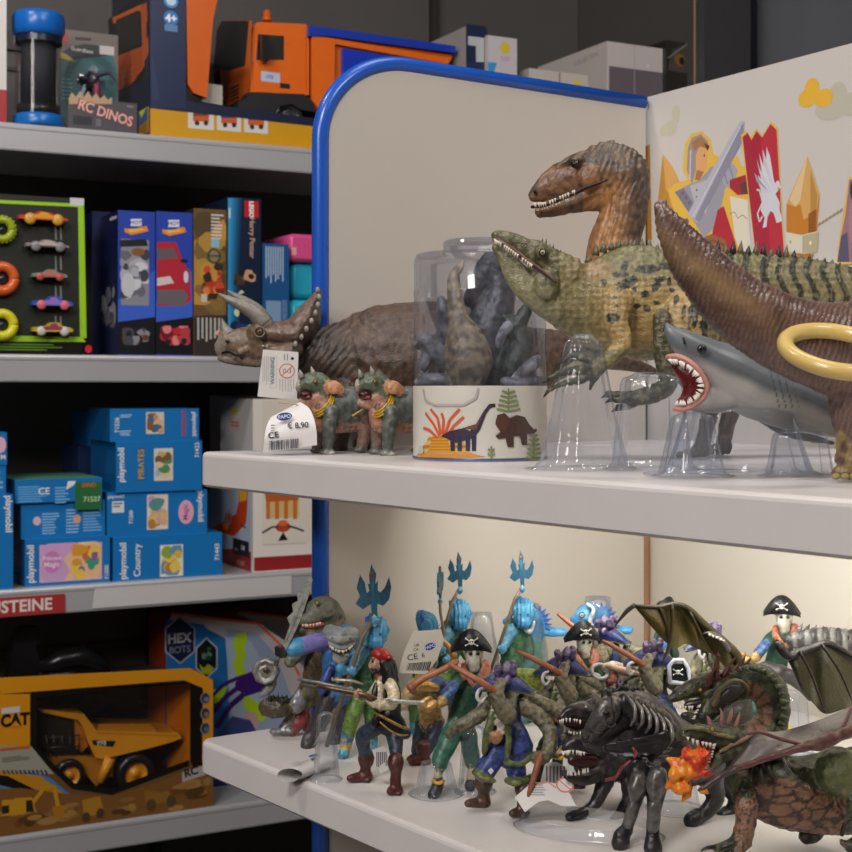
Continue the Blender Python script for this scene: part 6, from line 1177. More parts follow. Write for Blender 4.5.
wrap(1.16, 527, 604, 722, 21, 'crinkled clear wrap around the left blue fish-headed figure', 1)
put(fish, 592, 1.17, 'blue fish-headed figure with spiny fan crest, right of two in clear wrapping')
wrap(1.17, 598, 600, 722, 21, 'crinkled clear wrap around the right blue fish-headed figure', 2)
wrap(1.15, 482, 612, 724, 17, 'crinkled clear wrap around the sea warrior behind the left skull hat', 3)
# ---- black-hatted skeleton pirate in green coat
D = .965; skp = thing('pirate_figure', 'green-coated skeleton pirate figure with black skull hat, front left one', 'toy figure', base_at(450, D), 'skeleton pirates in black skull hats')
def f6(o):
    o.limb([(474,668,0,12),(470,684,0,14),(466,700,0,13),(462,716,0,13),(460,728,0,14)], '1d4632', .75, 16); o.limb([(462,676,-6,7),(452,688,-12,6.5),(444,700,-16,6)], '1d4632'); o.limb([(484,676,6,7),(492,690,4,6.5),(494,704,0,6)], '1f4836'); o.limb([(463,664,-2,2.6),(465,673,-10,3),(472,684,-13,2.6)], 'a8522a', .7); o.limb([(485,663,0,4),(487,672,-4,5),(481,682,-10,3.6),(473,690,-12,2)], 'a8522a', .7); o.limb([(452,688,-13,6.6),(446,696,-15,6.8)], '2c5a9a')
    o.limb([(454,728,-4,10),(448,742,-6,10),(442,756,-10,9),(440,764,-12,8.5)], '2a6a52'); o.limb([(466,728,6,10),(470,746,4,9),(472,762,2,8)], '265c48'); o.limb([(440,764,-12,5),(438,778,-14,5)], 'cdb98a'); o.limb([(472,762,2,5),(472,782,0,5)], 'cdb98a')
    o.limb([(444,700,-16,6.4),(440,704,-18,5)], 'b08a30')
part(D, 'body', CLOTH, skp, f6, .0011, bumpy(.0008, 130))
part(D, 'skull_face', BODY, skp, lambda o: (o.ball(474,654,9.6,'c2bda8',-3,ry=10,rd=8), o.limb([(473,662,-5,7.4),(474,667,-5,6)], 'bab4a0', .9)), colf=lambda p, c, n: mixc(c, '4a4a3c', max(0, nz(p, 250)*1.4)), disp=bumpy(.0006, 250))
flat_part(D, 'eye_sockets', PRINT, skp, lambda o: (o.ball(470.5,653.5,2,'1a1612',-9,rd=1.2), o.ball(478,653.5,2,'1a1612',-8.5,rd=1.2)))
bicorne(D, 471, 651, 41, 20, '17161a', '2a2320', skp, -10)
part(D, 'shoe', LEATH, skp, lambda o: (o.limb([(438,780,-14,6),(437,788,-15,6.4),(433,795,-18,6)], '16161a'), o.limb([(432,780.5,-17,1.6),(438,783.5,-21,1.8),(444,781,-17,1.6)], 'c8982c')), .0009); part(D, 'shoe', LEATH, skp, lambda o: o.limb([(472,782,0,6),(470,786,-2,6)], '16161a'), .0009)
part(D, 'sword', METAL, skp, lambda o: (o.limb([(434,704,-20,4.5),(428,708,-20,5),(424,702,-20,3.4),(430,698,-20,2.4)], 'c09038'), o.limb([(424,703,-21,3),(404,702,-21,2.8),(390,700,-20,2.2),(376,698,-19,.8)], 'b4b6b0', .35)), .0008)
put(skp, 563, 1.03, 'skeleton pirate in black skull hat in front of the left fish-headed figures', .2, .95)
put(skp, 763, 1.10, 'skeleton pirate in black skull hat standing apart in front of the right back panel', -.25, 1.0, .0035)
put(skp, 652, 1.14, 'skeleton pirate with black skull hat half hidden under the olive dragon wing', .7, .95)
# ---- officer with gold guard, head behind the tag
D = 1.04; r = thing('pirate_figure', 'pirate figure in jeans and brown boots whose head is hidden behind the leaning tag', 'toy figure', base_at(425, D))
def f7(o):
    o.ball(424, 664, 9, 'b07a5c', 0, ry=10); o.limb([(426,678,0,13),(428,694,0,14),(430,712,0,12),(431,722,0,12)], 'a8842e', .75, 16); o.limb([(436,684,-4,9),(446,690,-6,8),(452,700,-8,7)], '2a4a80'); o.limb([(416,684,2,7),(408,694,0,6),(404,704,0,5)], 'c0a060'); o.limb([(436,722,0,9),(434,736,-4,8),(428,748,-8,7)], '2a3a4c'); o.limb([(424,722,4,9),(420,740,4,8),(418,752,4,7)], '2a3a4c')
part(D, 'body', CLOTH, r, f7, .0011, lambda p, n: .001*nz(p, 140)); part(D, 'boot', LEATH, r, lambda o: boot(o, 424, 747, 765, 410, -8, '5a2620', 7), disp=bumpy(.0006, 150)); part(D, 'boot', LEATH, r, lambda o: boot(o, 420, 750, 763, 408, 8, '54241e', 6), disp=bumpy(.0006, 150))
part(D, 'gold_horn', METAL, r, lambda o: (o.limb([(434,629,-4,1),(440,638,-5,2),(448,646,-6,3),(454,656,-6,4)], 'b8862a'), o.limb([(414,690,-10,5),(424,686,-14,6),(436,688,-12,4)], 'c09030')), .0008)
# ---- octopus pirate in blue coat
D = .91; oct_ = thing('octopus_pirate', 'octopus-armed pirate figure in blue coat with grey tentacles, foremost in the middle', 'toy figure', base_at(500, D), 'octopus-armed pirates in blue coats')
CB = '1f3c86'; TG = '6a6450'
def f8(o):
    o.limb([(507,698,0,11),(506,708,0,15),(507,722,0,15),(510,736,-2,18),(513,750,-2,21)], CB, .68, 18); o.limb([(498,750,-4,12),(491,762,-8,11),(484,772,-10,11)], CB); o.limb([(515,752,2,11),(516,768,0,10),(517,776,-2,10)], CB)
    o.limb([(496,700,-8,4),(492,716,-12,4.4),(486,738,-14,4),(484,752,-14,3.4)], '5a6430', .6); o.limb([(503,704,-12,3),(508,726,-15,3.4),(508,748,-17,3.6),(506,762,-15,3)], '5f6a34', .6); o.limb([(506,762,-15,3.4),(520,764,-16,3.4),(534,754,-10,3.4)], '5f6a34', .7)
    o.limb([(494,704,-10,3),(500,722,-13,4),(500,738,-14,3)], 'c8bca8', .5); o.limb([(474,772,-12,3),(483,778,-18,3.6),(494,781,-16,3)], '66702f'); o.limb([(507,780,-8,3.6),(517,783,-12,3.8),(527,780,-6,3.4)], '66702f')
    o.ball(496,738,6,'a8743a',-15,ry=7,rd=4)
part(D, 'coat', CLOTH, oct_, f8, .0011, bumpy(.0007, 130))
part(D, 'head', SCALY, oct_, lambda o: (o.ball(508,688,10,TG,-2,ry=11), [o.limb([(502+i*3,692,-9,2.6),(501+i*3.3,702,-12,2.4),(500+i*3.5,710+(i%2)*3,-12,1.4)], '6f6a54') for i in range(5)]), disp=lambda p, n: .0011*abs(nz(p, 260)))
def ten(o, pts): o.limb(pts, TG, None, 12, 5)
tc_ = lambda p, c, n: mixc(mixc(c, '3a382c', max(0, nz(p, 420)*1.8)), '8a8468', max(0, -nz(p, 420))*1.2)
td_ = lambda p, n: .0011*abs(nz(p, 330))+.0004*nz(p, 120)
for q_ in ([(490,704,-6,7),(480,714,-10,7.4),(468,722,-12,7),(456,728,-12,6),(450,734,-10,5)], [(522,706,0,8),(538,716,0,8),(549,730,-4,7.6),(550,746,-8,7),(544,757,-12,6.4),(536,758,-14,6)], [(504,706,-16,8.5),(508,716,-20,9),(502,708,-23,8.4),(497,694,-23,7.4),(501,683,-22,5)], [(524,698,6,7),(544,704,8,7),(560,714,8,6.4),(566,726,6,5),(564,738,4,3.6)]):
    part(D, 'tentacle', SCALY, oct_, lambda o: ten(o, q_), .0011, td_, tc_)
ht = bicorne(D, 503, 692, 62, 18, '1d2f78', '6f7a3a', oct_, -12, False, 1, 3.0)
part(D, 'coral_plume', BODY, ht, lambda o: [o.ball(506+9*math.sin(i*2.1), 676-13*abs(math.sin(i*1.3))+i*.3, 3.3, '5c4a72' if i % 3 else '8a7a9a', -8+5*math.cos(i*1.7)) for i in range(30)], .0008, lambda p, n: .0016*abs(nz(p, 380)), lambda p, c, n: mixc(c, '2e2438', max(0, nz(p, 350)*1.6)))
part(D, 'boot', LEATH, oct_, lambda o: boot(o, 484, 781, 807, 466, 8, '54392f', 8), disp=bumpy(.0006, 150)); part(D, 'boot', LEATH, oct_, lambda o: boot(o, 523, 788, 817, 510, -6, '4e342b', 7), disp=bumpy(.0006, 150))
flat_part(D, 'wooden_cane', WOODT, oct_, lambda o: (o.limb([(450,665,-18,1.8),(458,669,-20,2.4),(470,676,-22,3.2),(474,678,-23,3),(494,690,-26,3.6)], '9a5c40', None, 10, 1)))
flat_part(D, 'wooden_cane', WOODT, oct_, lambda o: (o.limb([(540,756,-20,3.6),(536,770,-21,3.2),(530,790,-23,2.6),(528,798,-24,2)], '8a5238', None, 10, 1)))
flat_part(D, 'white_hook', PLAS, oct_, lambda o: o.limb([(484,688,-16,1.4),(479,690,-17,1.8),(477,697,-18,2),(481,702,-18,1.8),(485,698,-18,1.2)], 'c8c8c4', None, 8, 3))
flat_part(D, 'diamond_buckle', PRINT, oct_, lambda o: (o.sheet([(491,768,-21),(494,771,-21),(491,774.5,-21),(488,771,-21)], 1, 'd0d0d0')))
put(oct_, 558, .965, 'octopus-armed pirate in blue coat behind the left black hound head', .15, .97, .002)
put(oct_, 648, .985, 'octopus-armed pirate in blue coat behind the black horse mane', -.1, .97, .004)
put(oct_, 700, 1.05, 'octopus-armed pirate in blue coat behind the olive wing and dragon horns', .5, .97, .004)
put(oct_, 606, 1.06, 'octopus-armed pirate in blue coat between two skull hats at the back', -.5, .97, .008)
# hook dangling from the foremost hat is a part of that figure only
# loose items seen between them
D = .96; q = Org(D)
q.limb([(456,662,-10,3.4),(440,671,-12,3),(424,678,-12,3.4),(411,687,-12,4)], 'a0633f', None, 10, 2); q.limb([(411,687,-12,4.6),(414,692,-12,3)], '8a5236'); single(q, 'wooden_pistol', WOODT, 'long reddish-brown wooden pistol lying across the price tag pirate', 'toy pistol', q.p(430,675))
D = 1.0; r = thing('pirate_figure', 'small fallen pirate figure with ginger beard and cream shirt behind the horse mane', 'toy figure', V((P(612,0,D).x, D, Z2)))
def f9(o):
    o.ball(612,679,6.5,'b0684c',-20,ry=7); o.limb([(622,672,-14,8),(636,680,-10,10),(640,700,-6,10),(640,730,-4,9)], 'cfc4a0', .8); o.limb([(606,668,-16,5),(614,666,-18,5),(628,670,-16,5)], 'd0c6a8'); o.limb([(640,730,-4,8),(640,770,-4,7),(640,782,-4,7)], '4a3a30')
part(D, 'body', CLOTH, r, f9, .0011, bumpy(.0008, 150)); part(D, 'beard', LEATH, r, lambda o: (o.ball(611,682,5,'7a3424',-24,ry=4)), .0008)
part(D, 'bone_arm', BODY, r, lambda o: (o.limb([(608,666,-22,3),(622,670,-23,3.4),(640,674,-24,3),(655,677,-24,4)], 'c09a80')), .0008)
q = Org(D); q.torus(q.p(594,682,-22), 7*q.k(), 2.4*q.k(), 'b8b8b8', Matrix.Rotation(math.radians(70), 3, 'X')); q.torus(q.p(600,672,-20), 8*q.k(), 2.2*q.k(), 'a8a8aa', Matrix.Rotation(math.radians(50), 3, 'X')); single(q, 'silver_armour', METAL, 'silver ringed armour piece beside the ginger-bearded pirate', 'toy armour', q.p(597,680))
D = .99; r = thing('toy_lantern', 'white-framed lantern with black skull panel behind the dragon heads', 'toy lantern', P(678,684,D)); q = Org(D); q.limb([(670,682,-20,2.2),(669,666,-20,2.2),(674,660,-20,2.2),(683,660,-20,2.2),(688,668,-20,2.2),(690,684,-20,2.2),(670,682,-20,2.2)], 'c8ccd4', None, 8, 1); q.build('frame', PLAS, r); q = Org(D); q.sheet([(671,664,-19),(687,664,-19),(688,682,-19),(671,682,-19)], 3, '1c1e26'); q.build('panel', PRINT, r); skull(D, 678, 672, .8, -20.5, r)
D = 1.06; r = thing('pirate_figure', 'pirate figure with shiny red bandana between skull hat and fish crest at the back', 'toy figure', base_at(604, D))
def f10(o): o.ball(602,636,7,'b07a5c',0,ry=9); o.limb([(606,648,2,10),(610,664,2,12),(612,690,2,12),(612,725,2,10),(612,748,2,8)], '33503c', .8)
part(D, 'body', CLOTH, r, f10, .0012, bumpy(.0008, 150)); part(D, 'bandana', LEATH, r, lambda o: o.ball(603,627,8.5,'a81c24',-1,ry=6), .0008)
# tricorn lying in green and yellow
D = .98; q = Org(D); q.limb([(520,672,-10,5),(532,678,-12,9),(544,686,-12,7),(548,696,-10,4)], '93a024', .6); single(q, 'leaf_cape', CLOTH, 'lime green leaf cape between the two foremost blue coats', 'toy cape', q.p(535,680), remesh=.001, disp=lambda p, n: .001*nz(p, 120))
q = Org(D); q.limb([(512,704,-8,3),(522,699,-12,7),(538,697,-12,7),(552,694,-10,2)], 'c8bca8', .4); single(q, 'sail_cloth', CLOTH, 'folded cream cloth just right of the foremost blue tricorn hat', 'toy cloth', q.p(530,697), remesh=.001, disp=bumpy(.0006, 150))
# ---- tags on the lower shelf
D = .98; mb = MB(); o_ = Org(D); q = [(410,632),(441,627),(436,660),(424,674),(398,673),(402,655)]; u = V((1,.05,0)).normalized(); f = Face(mb, o_.p(418,660), u, UP, V((.05,-1,0)).normalized()); pts = [f.at(*f.uv(*a)) for a in ((413,631.5),(441,629.5),(444,640),(437,660),(426,674),(398,673),(404,652))]; mb.prism(pts, V((0,.0007,0)), 'c9c3b4')
f.ell(430, 646.5, 6.2, 3.4, '26388a', .35); f.text('PAPO', 430, 646.5, 3.4, 'c8cce0', 20, .03); f.text('CE', 412.5, 657, 6, '3a3834', 12, .02, wide=1.1); f.text('6', 423, 655, 5, '5a5854', 12); f.text('UK', 417, 645, 2.8, '3a3834', 10); f.text('CA', 416, 649.5, 2.8, '3a3834', 10)
rdm = random.Random(8); x = 406
while x < 429: w_ = rdm.choice((.5,.9,1.3)); f.poly([(x,670.5),(x+w_,670.3),(x+w_+2.4,663-(x-406)*.07),(x+2.4,663-(x-406)*.07)], '3c3a3a'); x += w_+rdm.choice((.5,.8))
single(mb, 'price_tag', TAGM, 'beige price tag with barcode leaning beside the left black skull hat', 'tag', o_.p(418,655))
# rolled tag hanging over the front edge
mb = MB(); z0 = Z2; d0 = 388.4/(768-388); o_ = Org(d0); vs = []; n = 22
axv = [(P(290,770,388.4/382), P(345,748,388.4/360))]
def rollpt(t, s_):   # spiral: flat tail lying on the shelf, curl at the front left
    a0, a1 = axv[0]; return a0.lerp(a1, s_)
a0, a1 = P(276,771,.985), P(306,774,.985); b0_, b1_ = P(322,751,1.06), P(345,752,1.06)
L0 = []
for i in range(n+1):
    t = i/n; w = t*2*math.pi*1.25; r_ = .0055*(1-.35*t); L0.append((math.sin(w)*r_*1.9, r_-math.cos(w)*r_))
dirv = V((.617,-.787,0)); ax = V((.83,.56,0))
for (a, h) in L0:
    p_ = P(303,777,.982)-dirv*0; vs += [V((p_.x,p_.y,Z2+.0008))+V((-1,.1,0))*.010+V((1,-.1,0))*a+V((0,0,h)), V((p_.x,p_.y,Z2+.0008))+V((-1,.1,0))*.010+V((1,-.1,0))*a+V((0,0,h))+V((.50,.86,0))*.045]
mb.add(vs, [(2*i,2*i+2,2*i+3,2*i+1) for i in range(n)], 'd0ccc8', True)
pq = [vs[0], vs[1], vs[1]+V((.016,0,0.0)), vs[0]+V((.012,0,0))]
f = Face(mb, V((vs[0].x,vs[0].y,Z2+.0112)), V((.50,.86,0)), V((-.86,.5,0)), UP)
f.ell(.034, .003, .005, .0022, '3a4a8a', 0, False); f.rect(.024,-.004,.028,-.001,'2a5a4a', False); f.lines(.006,-.003,.022,.004,4,'8a8a8c',2,False,.3,False)
single(mb, 'rolled_tag', TAGM, 'rolled white paper tag lying on the front left edge of the lower shelf', 'tag', V((vs[0].x,vs[0].y,Z2)))
def tagcard(D, pts, label, marks=None, col='cfcac6', tiltn=(0,-1,.0)):
    mb = MB(); u = V((1,0,0)); nn = V(tiltn).normalized(); v = nn.cross(u).normalized(); v = v if v.z > 0 else -v; f = Face(mb, Org(D).p(*pts[0]), u, v, nn); mb.prism([f.at(*f.uv(*a)) for a in pts], -nn*.0006, col)
    if marks: marks(f)
    return single(mb, 'paper_tag', TAGM, label, 'tag', Org(D).p(*pts[0]))
def mk1(f):
    f.ell(565,785,9,8,'c86a5c'); f.ell(565,785,7.4,6.4,'cfcac6'); f.stroke([(559,780),(571,790)],1.2,'c86a5c'); f.lines(528,784,550,796,5,'8c8a8c',4); f.stroke([(530,786),(548,782),(556,788)],1.6,'c87a6c')
tagcard(.885, [(515,797),(530,784),(548,782),(566,786),(576,806),(562,806),(548,800),(538,802),(525,812)], 'crumpled white tag with red circle lying beside the brown boots', mk1, tiltn=(0,-.8,.6))
def mk2(f): f.lines(545,766,566,784,6,'6a6a70',5,True,.5); f.rect(560,776,567,770,'5a5a60')
tagcard(.92, [(545,764),(556,762),(571,770),(566,788),(540,784)], 'white tag with barcode standing behind the crumpled tag', mk2)
tagcard(.97, [(372,750),(384,746),(392,768),(380,774)], 'white barcode tag seen between the boots of the red bandana pirate', lambda f: f.lines(376,752,387,768,6,'3a3a40',6,True,.55))
# ---- clear stands and trays on the lower shelf
def low_stand(D, x, ytop, rb, rt, label, sq=.8, name='clear_stand'):
    global Z1
    keep = Z1; Z1 = Z2; o = clear_stand(name, label, D, x, ytop, rb, rt, sq, 7); Z1 = keep; o['group'] = 'clear moulded stands on the lower shelf'; return o
low_stand(.955, 436, 760, 22, 14, 'low clear stand around the black buckled shoe'); low_stand(.96, 475, 726, 17, 12, 'clear domed stand between the green and blue legs')
low_stand(.99, 326, 712, 13, 9, 'clear stand supporting the grey-legged shark warrior'); low_stand(.92, 676, 772, 24, 18, 'clear stand behind the armoured horse legs')
low_stand(.93, 800, 752, 24, 18, 'clear stand behind the green dragon belly'); low_stand(1.05, 790, 690, 24, 16, 'clear stand under the skull-hatted pirate at the right')
q = Org(.85); pr_ = [(548,812,40),(566,822,20),(590,832,5),(620,842,-10),(654,850,-20)]; vs = []
mb = MB(); c = V((P(588,0,.875).x, .875, Z2)); n = 40
rings = [(1.0,0.0006),(1.03,.001),(.94,.002),(.90,.008),(.88,.0085)]
for s_, h in rings:
    for i in range(n): a = 2*math.pi*i/n; vs.append(c+V((math.cos(a)*.045*s_+math.sin(a)*.0*s_, math.sin(a)*.026*s_-math.cos(a)*.012*s_, h)))
mb.add(vs, [(j*n+i, j*n+(i+1)%n, (j+1)*n+(i+1)%n, (j+1)*n+i) for j in range(len(rings)-1) for i in range(n)], 'ffffff', True); single(mb, 'clear_tray', CLEAR, 'flat clear plastic tray under the hooves of the black horse', 'plastic tray', c)
# ================================================================== horse, hounds, dragons
BLK = '2a2829'
DARK = mat('dark_toy', .36, bump=('noise', 320, .5, .001), wash=.3, var=.3, vscale=200)
STEEL = mat('dull_steel_toy', .32, metal=.5, wash=.5, bump=('noise', 300, .4, .001), var=.2, vscale=150)
WING = mat('wing_membrane', .45, bump=('noise', 500, .5, .001), var=.2, vscale=120)
D = .86; hr_ = thing('armoured_horse', 'black horse figure with ribbed steel armour and chains at the lower shelf front', 'toy horse', base_at(650, D))
def h1(o):
    o.limb([(588,742,-14,6),(590,736,-14,8),(597,725,-14,9.5),(605,713,-14,12.5),(613,705,-12,12),(622,704,-8,14)], BLK, .68, 18); o.limb([(594,746,-14,4),(602,738,-13,8),(612,728,-12,11),(618,720,-10,13),(626,714,-8,14)], BLK, .68, 18); o.ball(586,739,4.5,BLK,-16)
    o.limb([(620,706,-8,16),(634,712,-4,24),(646,726,0,30),(656,742,6,34),(672,754,14,34),(692,756,26,30),(712,752,38,30),(724,756,44,24)], BLK, .62, 20)
    o.limb([(640,764,-14,16),(637,784,-18,11),(635,800,-18,7.6),(630,818,-16,6.6),(626,832,-14,6.6)], BLK, .8); o.limb([(660,766,-14,15),(657,786,-20,11),(655,804,-22,8),(653,826,-22,7),(653,838,-22,7)], BLK, .8)
    o.limb([(708,762,34,20),(712,784,34,13),(716,798,34,9),(706,812,32,8),(698,818,30,8)], BLK, .8); o.limb([(722,762,54,18),(730,786,54,11),(736,800,54,8),(728,814,54,7)], BLK, .8)
    o.limb([(650,700,0,6),(670,716,6,7),(690,730,20,6)], BLK)
def bcol(p, c, n): return mixc(c, '4a4644' if nz(p, 240) > .1 else '141314', .5*min(1, abs(nz(p, 180))*2))
part(D, 'body', DARK, hr_, h1, .0012, lambda p, n: .0007*nz(p, 130), bcol)
for q_ in ([(626,829,-15,6.5),(622,836,-16,9),(620,843,-17,9.6)], [(653,834,-22,7),(653,842,-23,9),(653,849,-24,10)], [(698,816,30,8),(692,821,28,9)], [(728,812,54,7),(722,818,52,8)]): part(D, 'hoof', DARK, hr_, lambda o: o.limb(q_, '242223', .9), .0009, bumpy(.0006, 200))
part(D, 'face_plate', STEEL, hr_, lambda o: (o.limb([(587,739,-15,6.5),(592,731,-16,8.4),(598,723,-17,10.5),(605,714,-17,13),(611,706,-16,12),(615,700,-14,7)], '625e5b', .62, 18)), .0009, lambda p, n: .0005*abs(nz(p, 160)))
flat_part(D, 'bridle', DARK, hr_, lambda o: (o.limb([(611,697,-24,1),(614,708,-28,1.2),(613,722,-28,1.2),(606,733,-24,1.1),(598,739,-21,1)], '1e1c1c', None, 8, 4), o.limb([(588,728,-18,1),(595,733,-23,1.2),(603,733,-24,1)], '1e1c1c', None, 8, 3), o.torus(o.p(611,723,-28), 4*o.k(), 1*o.k(), '2c2a2a', Matrix.Rotation(1.5, 3, 'X'))))
flat_part(D, 'eye_socket', PRINT, hr_, lambda o: (o.ball(606,713,3.4,'0c0b0b',-23.5,ry=2.4,rd=2.4,rot=30), o.ball(587.5,737,1.7,'0c0b0b',-18.6,rd=1.6), o.limb([(584,743,-17,.7),(590,744,-18.5,1),(596,740,-20,.8)], '0c0b0b')))
def ribs(o, i):
    x = 630+i*7.4; y = 698+i*4.2; o.limb([(x-2,y-1,-16,1.4),(x+4,y+8,-22,2.0),(x+5,y+19,-24,2.0),(x+1,y+27,-21,1.3)], '8c8782', None, 8, 4)
for i in range(6): flat_part(D, 'armour_rib', STEEL, hr_, lambda o: ribs(o, i))
part(D, 'neck_armour', STEEL, hr_, lambda o: o.limb([(624,702,-13,10),(640,712,-10,14),(656,722,-6,15),(668,734,-2,12)], '3c3a39', .9, 16), .0011, lambda p, n: .0008*abs(math.sin(pix(p)[0]*.42)))
def mane(o):
    for i in range(26): x = 604+i*2.3; y = 694-6*math.sin(i*.2)+max(0,i-10)*.9; o.limb([(x,y+5,-6+i*.3,3),(x+1.5,y-2,-6+(i%3)*4,2.4),(x+5,y-5-(i%3)*1.6,-4+(i%4)*3,1)], '1a1919', None, 7, 2)
part(D, 'mane', DARK, hr_, mane, .0009, bumpy(.0008, 300)); flat_part(D, 'ear', DARK, hr_, lambda o: o.limb([(611,699,-14,3),(609,692,-15,2.4),(607,688,-15,.6)], '2a2829'))
part(D, 'barding_cloth', DARK, hr_, lambda o: (o.sheet([(604,744,-22),(640,738,-27),(668,730,-26),(672,742,-26),(660,754,-26),(640,758,-26),(612,757,-23),(603,752,-21)], 2.4, '181718'), o.limb([(618,750,-20,8),(648,752,-20,9),(662,748,-20,6)], '1d1c1d', .4)), .0011, lambda p, n: .0009*nz(p, 110))
def chain(o, pts):
    q = cr(pts, 5)
    for i, a in enumerate(q): o.torus(o.p(*a), 1.9*o.k(), .55*o.k(), '6a6764', Matrix.Rotation(i*1.57, 3, 'X') @ Matrix.Rotation(.5, 3, 'Z'), 8, 5)
flat_part(D, 'chain', STEEL, hr_, lambda o: (chain(o, [(644,758,-28),(652,768,-29),(660,776,-27)]), chain(o, [(652,766,-29),(660,758,-28),(670,748,-24)])))
for q_ in ([(634,804,-23,6),(631,814,-23,6.4),(628,824,-21,5.6)], [(655,804,-29,7),(653,818,-30,6.6),(653,828,-29,6)], [(639,780,-24,9.5),(637,790,-26,9),(635,797,-25,6)], [(658,776,-28,10.5),(656,788,-30,10),(655,797,-30,7)]): part(D, 'leg_plate', STEEL, hr_, lambda o: o.limb(q_, '6c6966', .7), .0009, bumpy(.0005, 200))
flat_part(D, 'red_strap', LEATH, hr_, lambda o: (o.limb([(606,780,-20,1.6),(616,777,-24,1.8),(622,768,-26,1.8),(630,761,-27,1.6)], '7a3a34'), o.limb([(633,748,-31,1.2),(636,753,-31,1.8),(634,758,-31,1)], '8a4038')))
# ---- three-headed hound
D = .90; hd = thing('hound', 'black many-headed hound with white fangs snarling left of the black horse', 'toy dog', base_at(590, D))
def dogc(p, c, n): return mixc(c, '453a36', max(0, nz(p, 260)*1.3))
def h2(o):
    o.limb([(634,760,34,22),(616,762,20,20),(604,764,8,17),(596,768,0,12)], '221f20', .7); o.limb([(600,750,0,9),(590,744,-8,9),(578,742,-12,8),(570,745,-14,5.5),(565,749,-15,3.5)], '242021', .75); o.limb([(596,772,-2,10),(586,778,-8,7.5),(574,778,-12,5.5),(568,777,-13,4)], '242021', .75)
    o.limb([(612,724,16,14),(598,720,6,13),(586,712,0,11),(574,711,-4,8),(566,714,-6,5),(560,719,-7,3)], '242021', .75); o.limb([(600,728,6,9),(588,733,-2,7),(576,735,-6,4.5),(568,733,-7,3)], '242021', .75); o.limb([(600,728,8,14),(604,748,6,15)], '242021')
    o.limb([(606,780,6,9),(600,794,4,7),(593,806,2,5.5),(580,814,0,5),(570,817,-2,5)], '211e1f'); o.limb([(630,780,18,10),(630,798,14,8),(622,812,8,6),(610,826,0,5.5),(600,829,-4,5)], '211e1f')
    for x, y, dd in ((590,703,0),(600,738,-2)): o.limb([(x,y,dd,4),(x+7,y-6,dd+2,1.2)], '241f20')
part(D, 'body', DARK, hd, h2, .0011, lambda p, n: .0009*abs(nz(p, 200)), dogc)
for x, y, dd in ((582,761,-8),(578,723,-3)): part(D, 'mouth', FLESH, hd, lambda o: o.limb([(x-10,y,dd-2,5),(x,y,dd,8),(x+10,y,dd+2,7)], '2a0e0e', .6), .0009)
teeth(Org(D), [(565,751,-19),(573,750,-21),(584,752,-20)], 9, (0,5), 1.2, hd, 'dedad0', 'fangs'); teeth(Org(D), [(568,775,-17),(577,775,-19),(588,772,-17)], 8, (0,-5), 1.2, hd, 'dedad0', 'lower_fangs', seed=2); teeth(Org(D), [(560,720,-10),(568,718,-13),(580,720,-13)], 8, (0,4.4), 1.1, hd, 'dedad0', 'fangs', seed=3); teeth(Org(D), [(569,733,-11),(577,735,-12),(586,732,-10)], 7, (0,-4), 1.0, hd, 'dedad0', 'lower_fangs', seed=4)
eye(Org(D), 586, 707, 1.3, -10, hd, 'c8c0b0', '1a1818'); eye(Org(D), 588, 741, 1.3, -18, hd, '8a2a20', '1a1818')
# ---- two-headed green dragon breathing fire
D = .82; dr = thing('dragon', 'green two-headed dragon with tan belly plates and orange flame in its mouth', 'toy dragon', base_at(800, D)); GD = '2b3020'; TN = '75543e'
db = Org(D)
db.limb([(704,716,-2,9),(714,704,2,12),(726,692,4,13),(742,684,6,16),(757,682,8,19),(769,692,8,18),(774,708,8,16.5),(770,724,6,17),(762,740,2,22),(756,760,-2,28),(760,778,-4,33),(780,790,-2,36),(806,794,4,38),(838,792,12,42),(880,790,24,42),(930,800,36,26),(980,820,46,12)], GD, .72, 22)
db.limb([(744,790,-16,12),(746,806,-22,12),(746,822,-24,10),(743,836,-24,10)], GD, .9); db.limb([(742,838,-24,8),(728,846,-28,6),(716,848,-30,4)], GD); db.limb([(745,840,-24,8),(738,852,-30,5)], GD)
db.limb([(800,802,26,16),(810,820,26,14),(814,832,24,10),(806,836,20,8)], '20221a'); db.limb([(862,800,-18,26),(868,822,-20,17),(862,842,-22,11),(850,846,-24,6),(842,842,-24,3)], GD)
db.limb([(772,762,-20,14),(780,772,-26,10),(792,782,-30,7),(806,788,-30,4)], '2e3324'); db.limb([(838,770,-14,24),(852,782,-16,20)], '4e5434')
db.limb([(680,735,-22,5.5),(692,733,-24,8),(706,733,-22,9),(722,737,-18,11),(736,740,-12,13),(752,736,-6,14)], '363a24', .8, 16); db.limb([(712,764,-20,5),(720,758,-20,7),(732,752,-16,9),(744,744,-10,11)], '2c2a20', .8)
db.limb([(670,700,2,4),(680,694,4,7),(694,688,6,10),(710,684,8,13),(728,684,8,14)], '34301f', .8, 16); db.limb([(684,716,2,4),(698,718,2,7),(712,712,4,9)], '2c2a1e', .8)
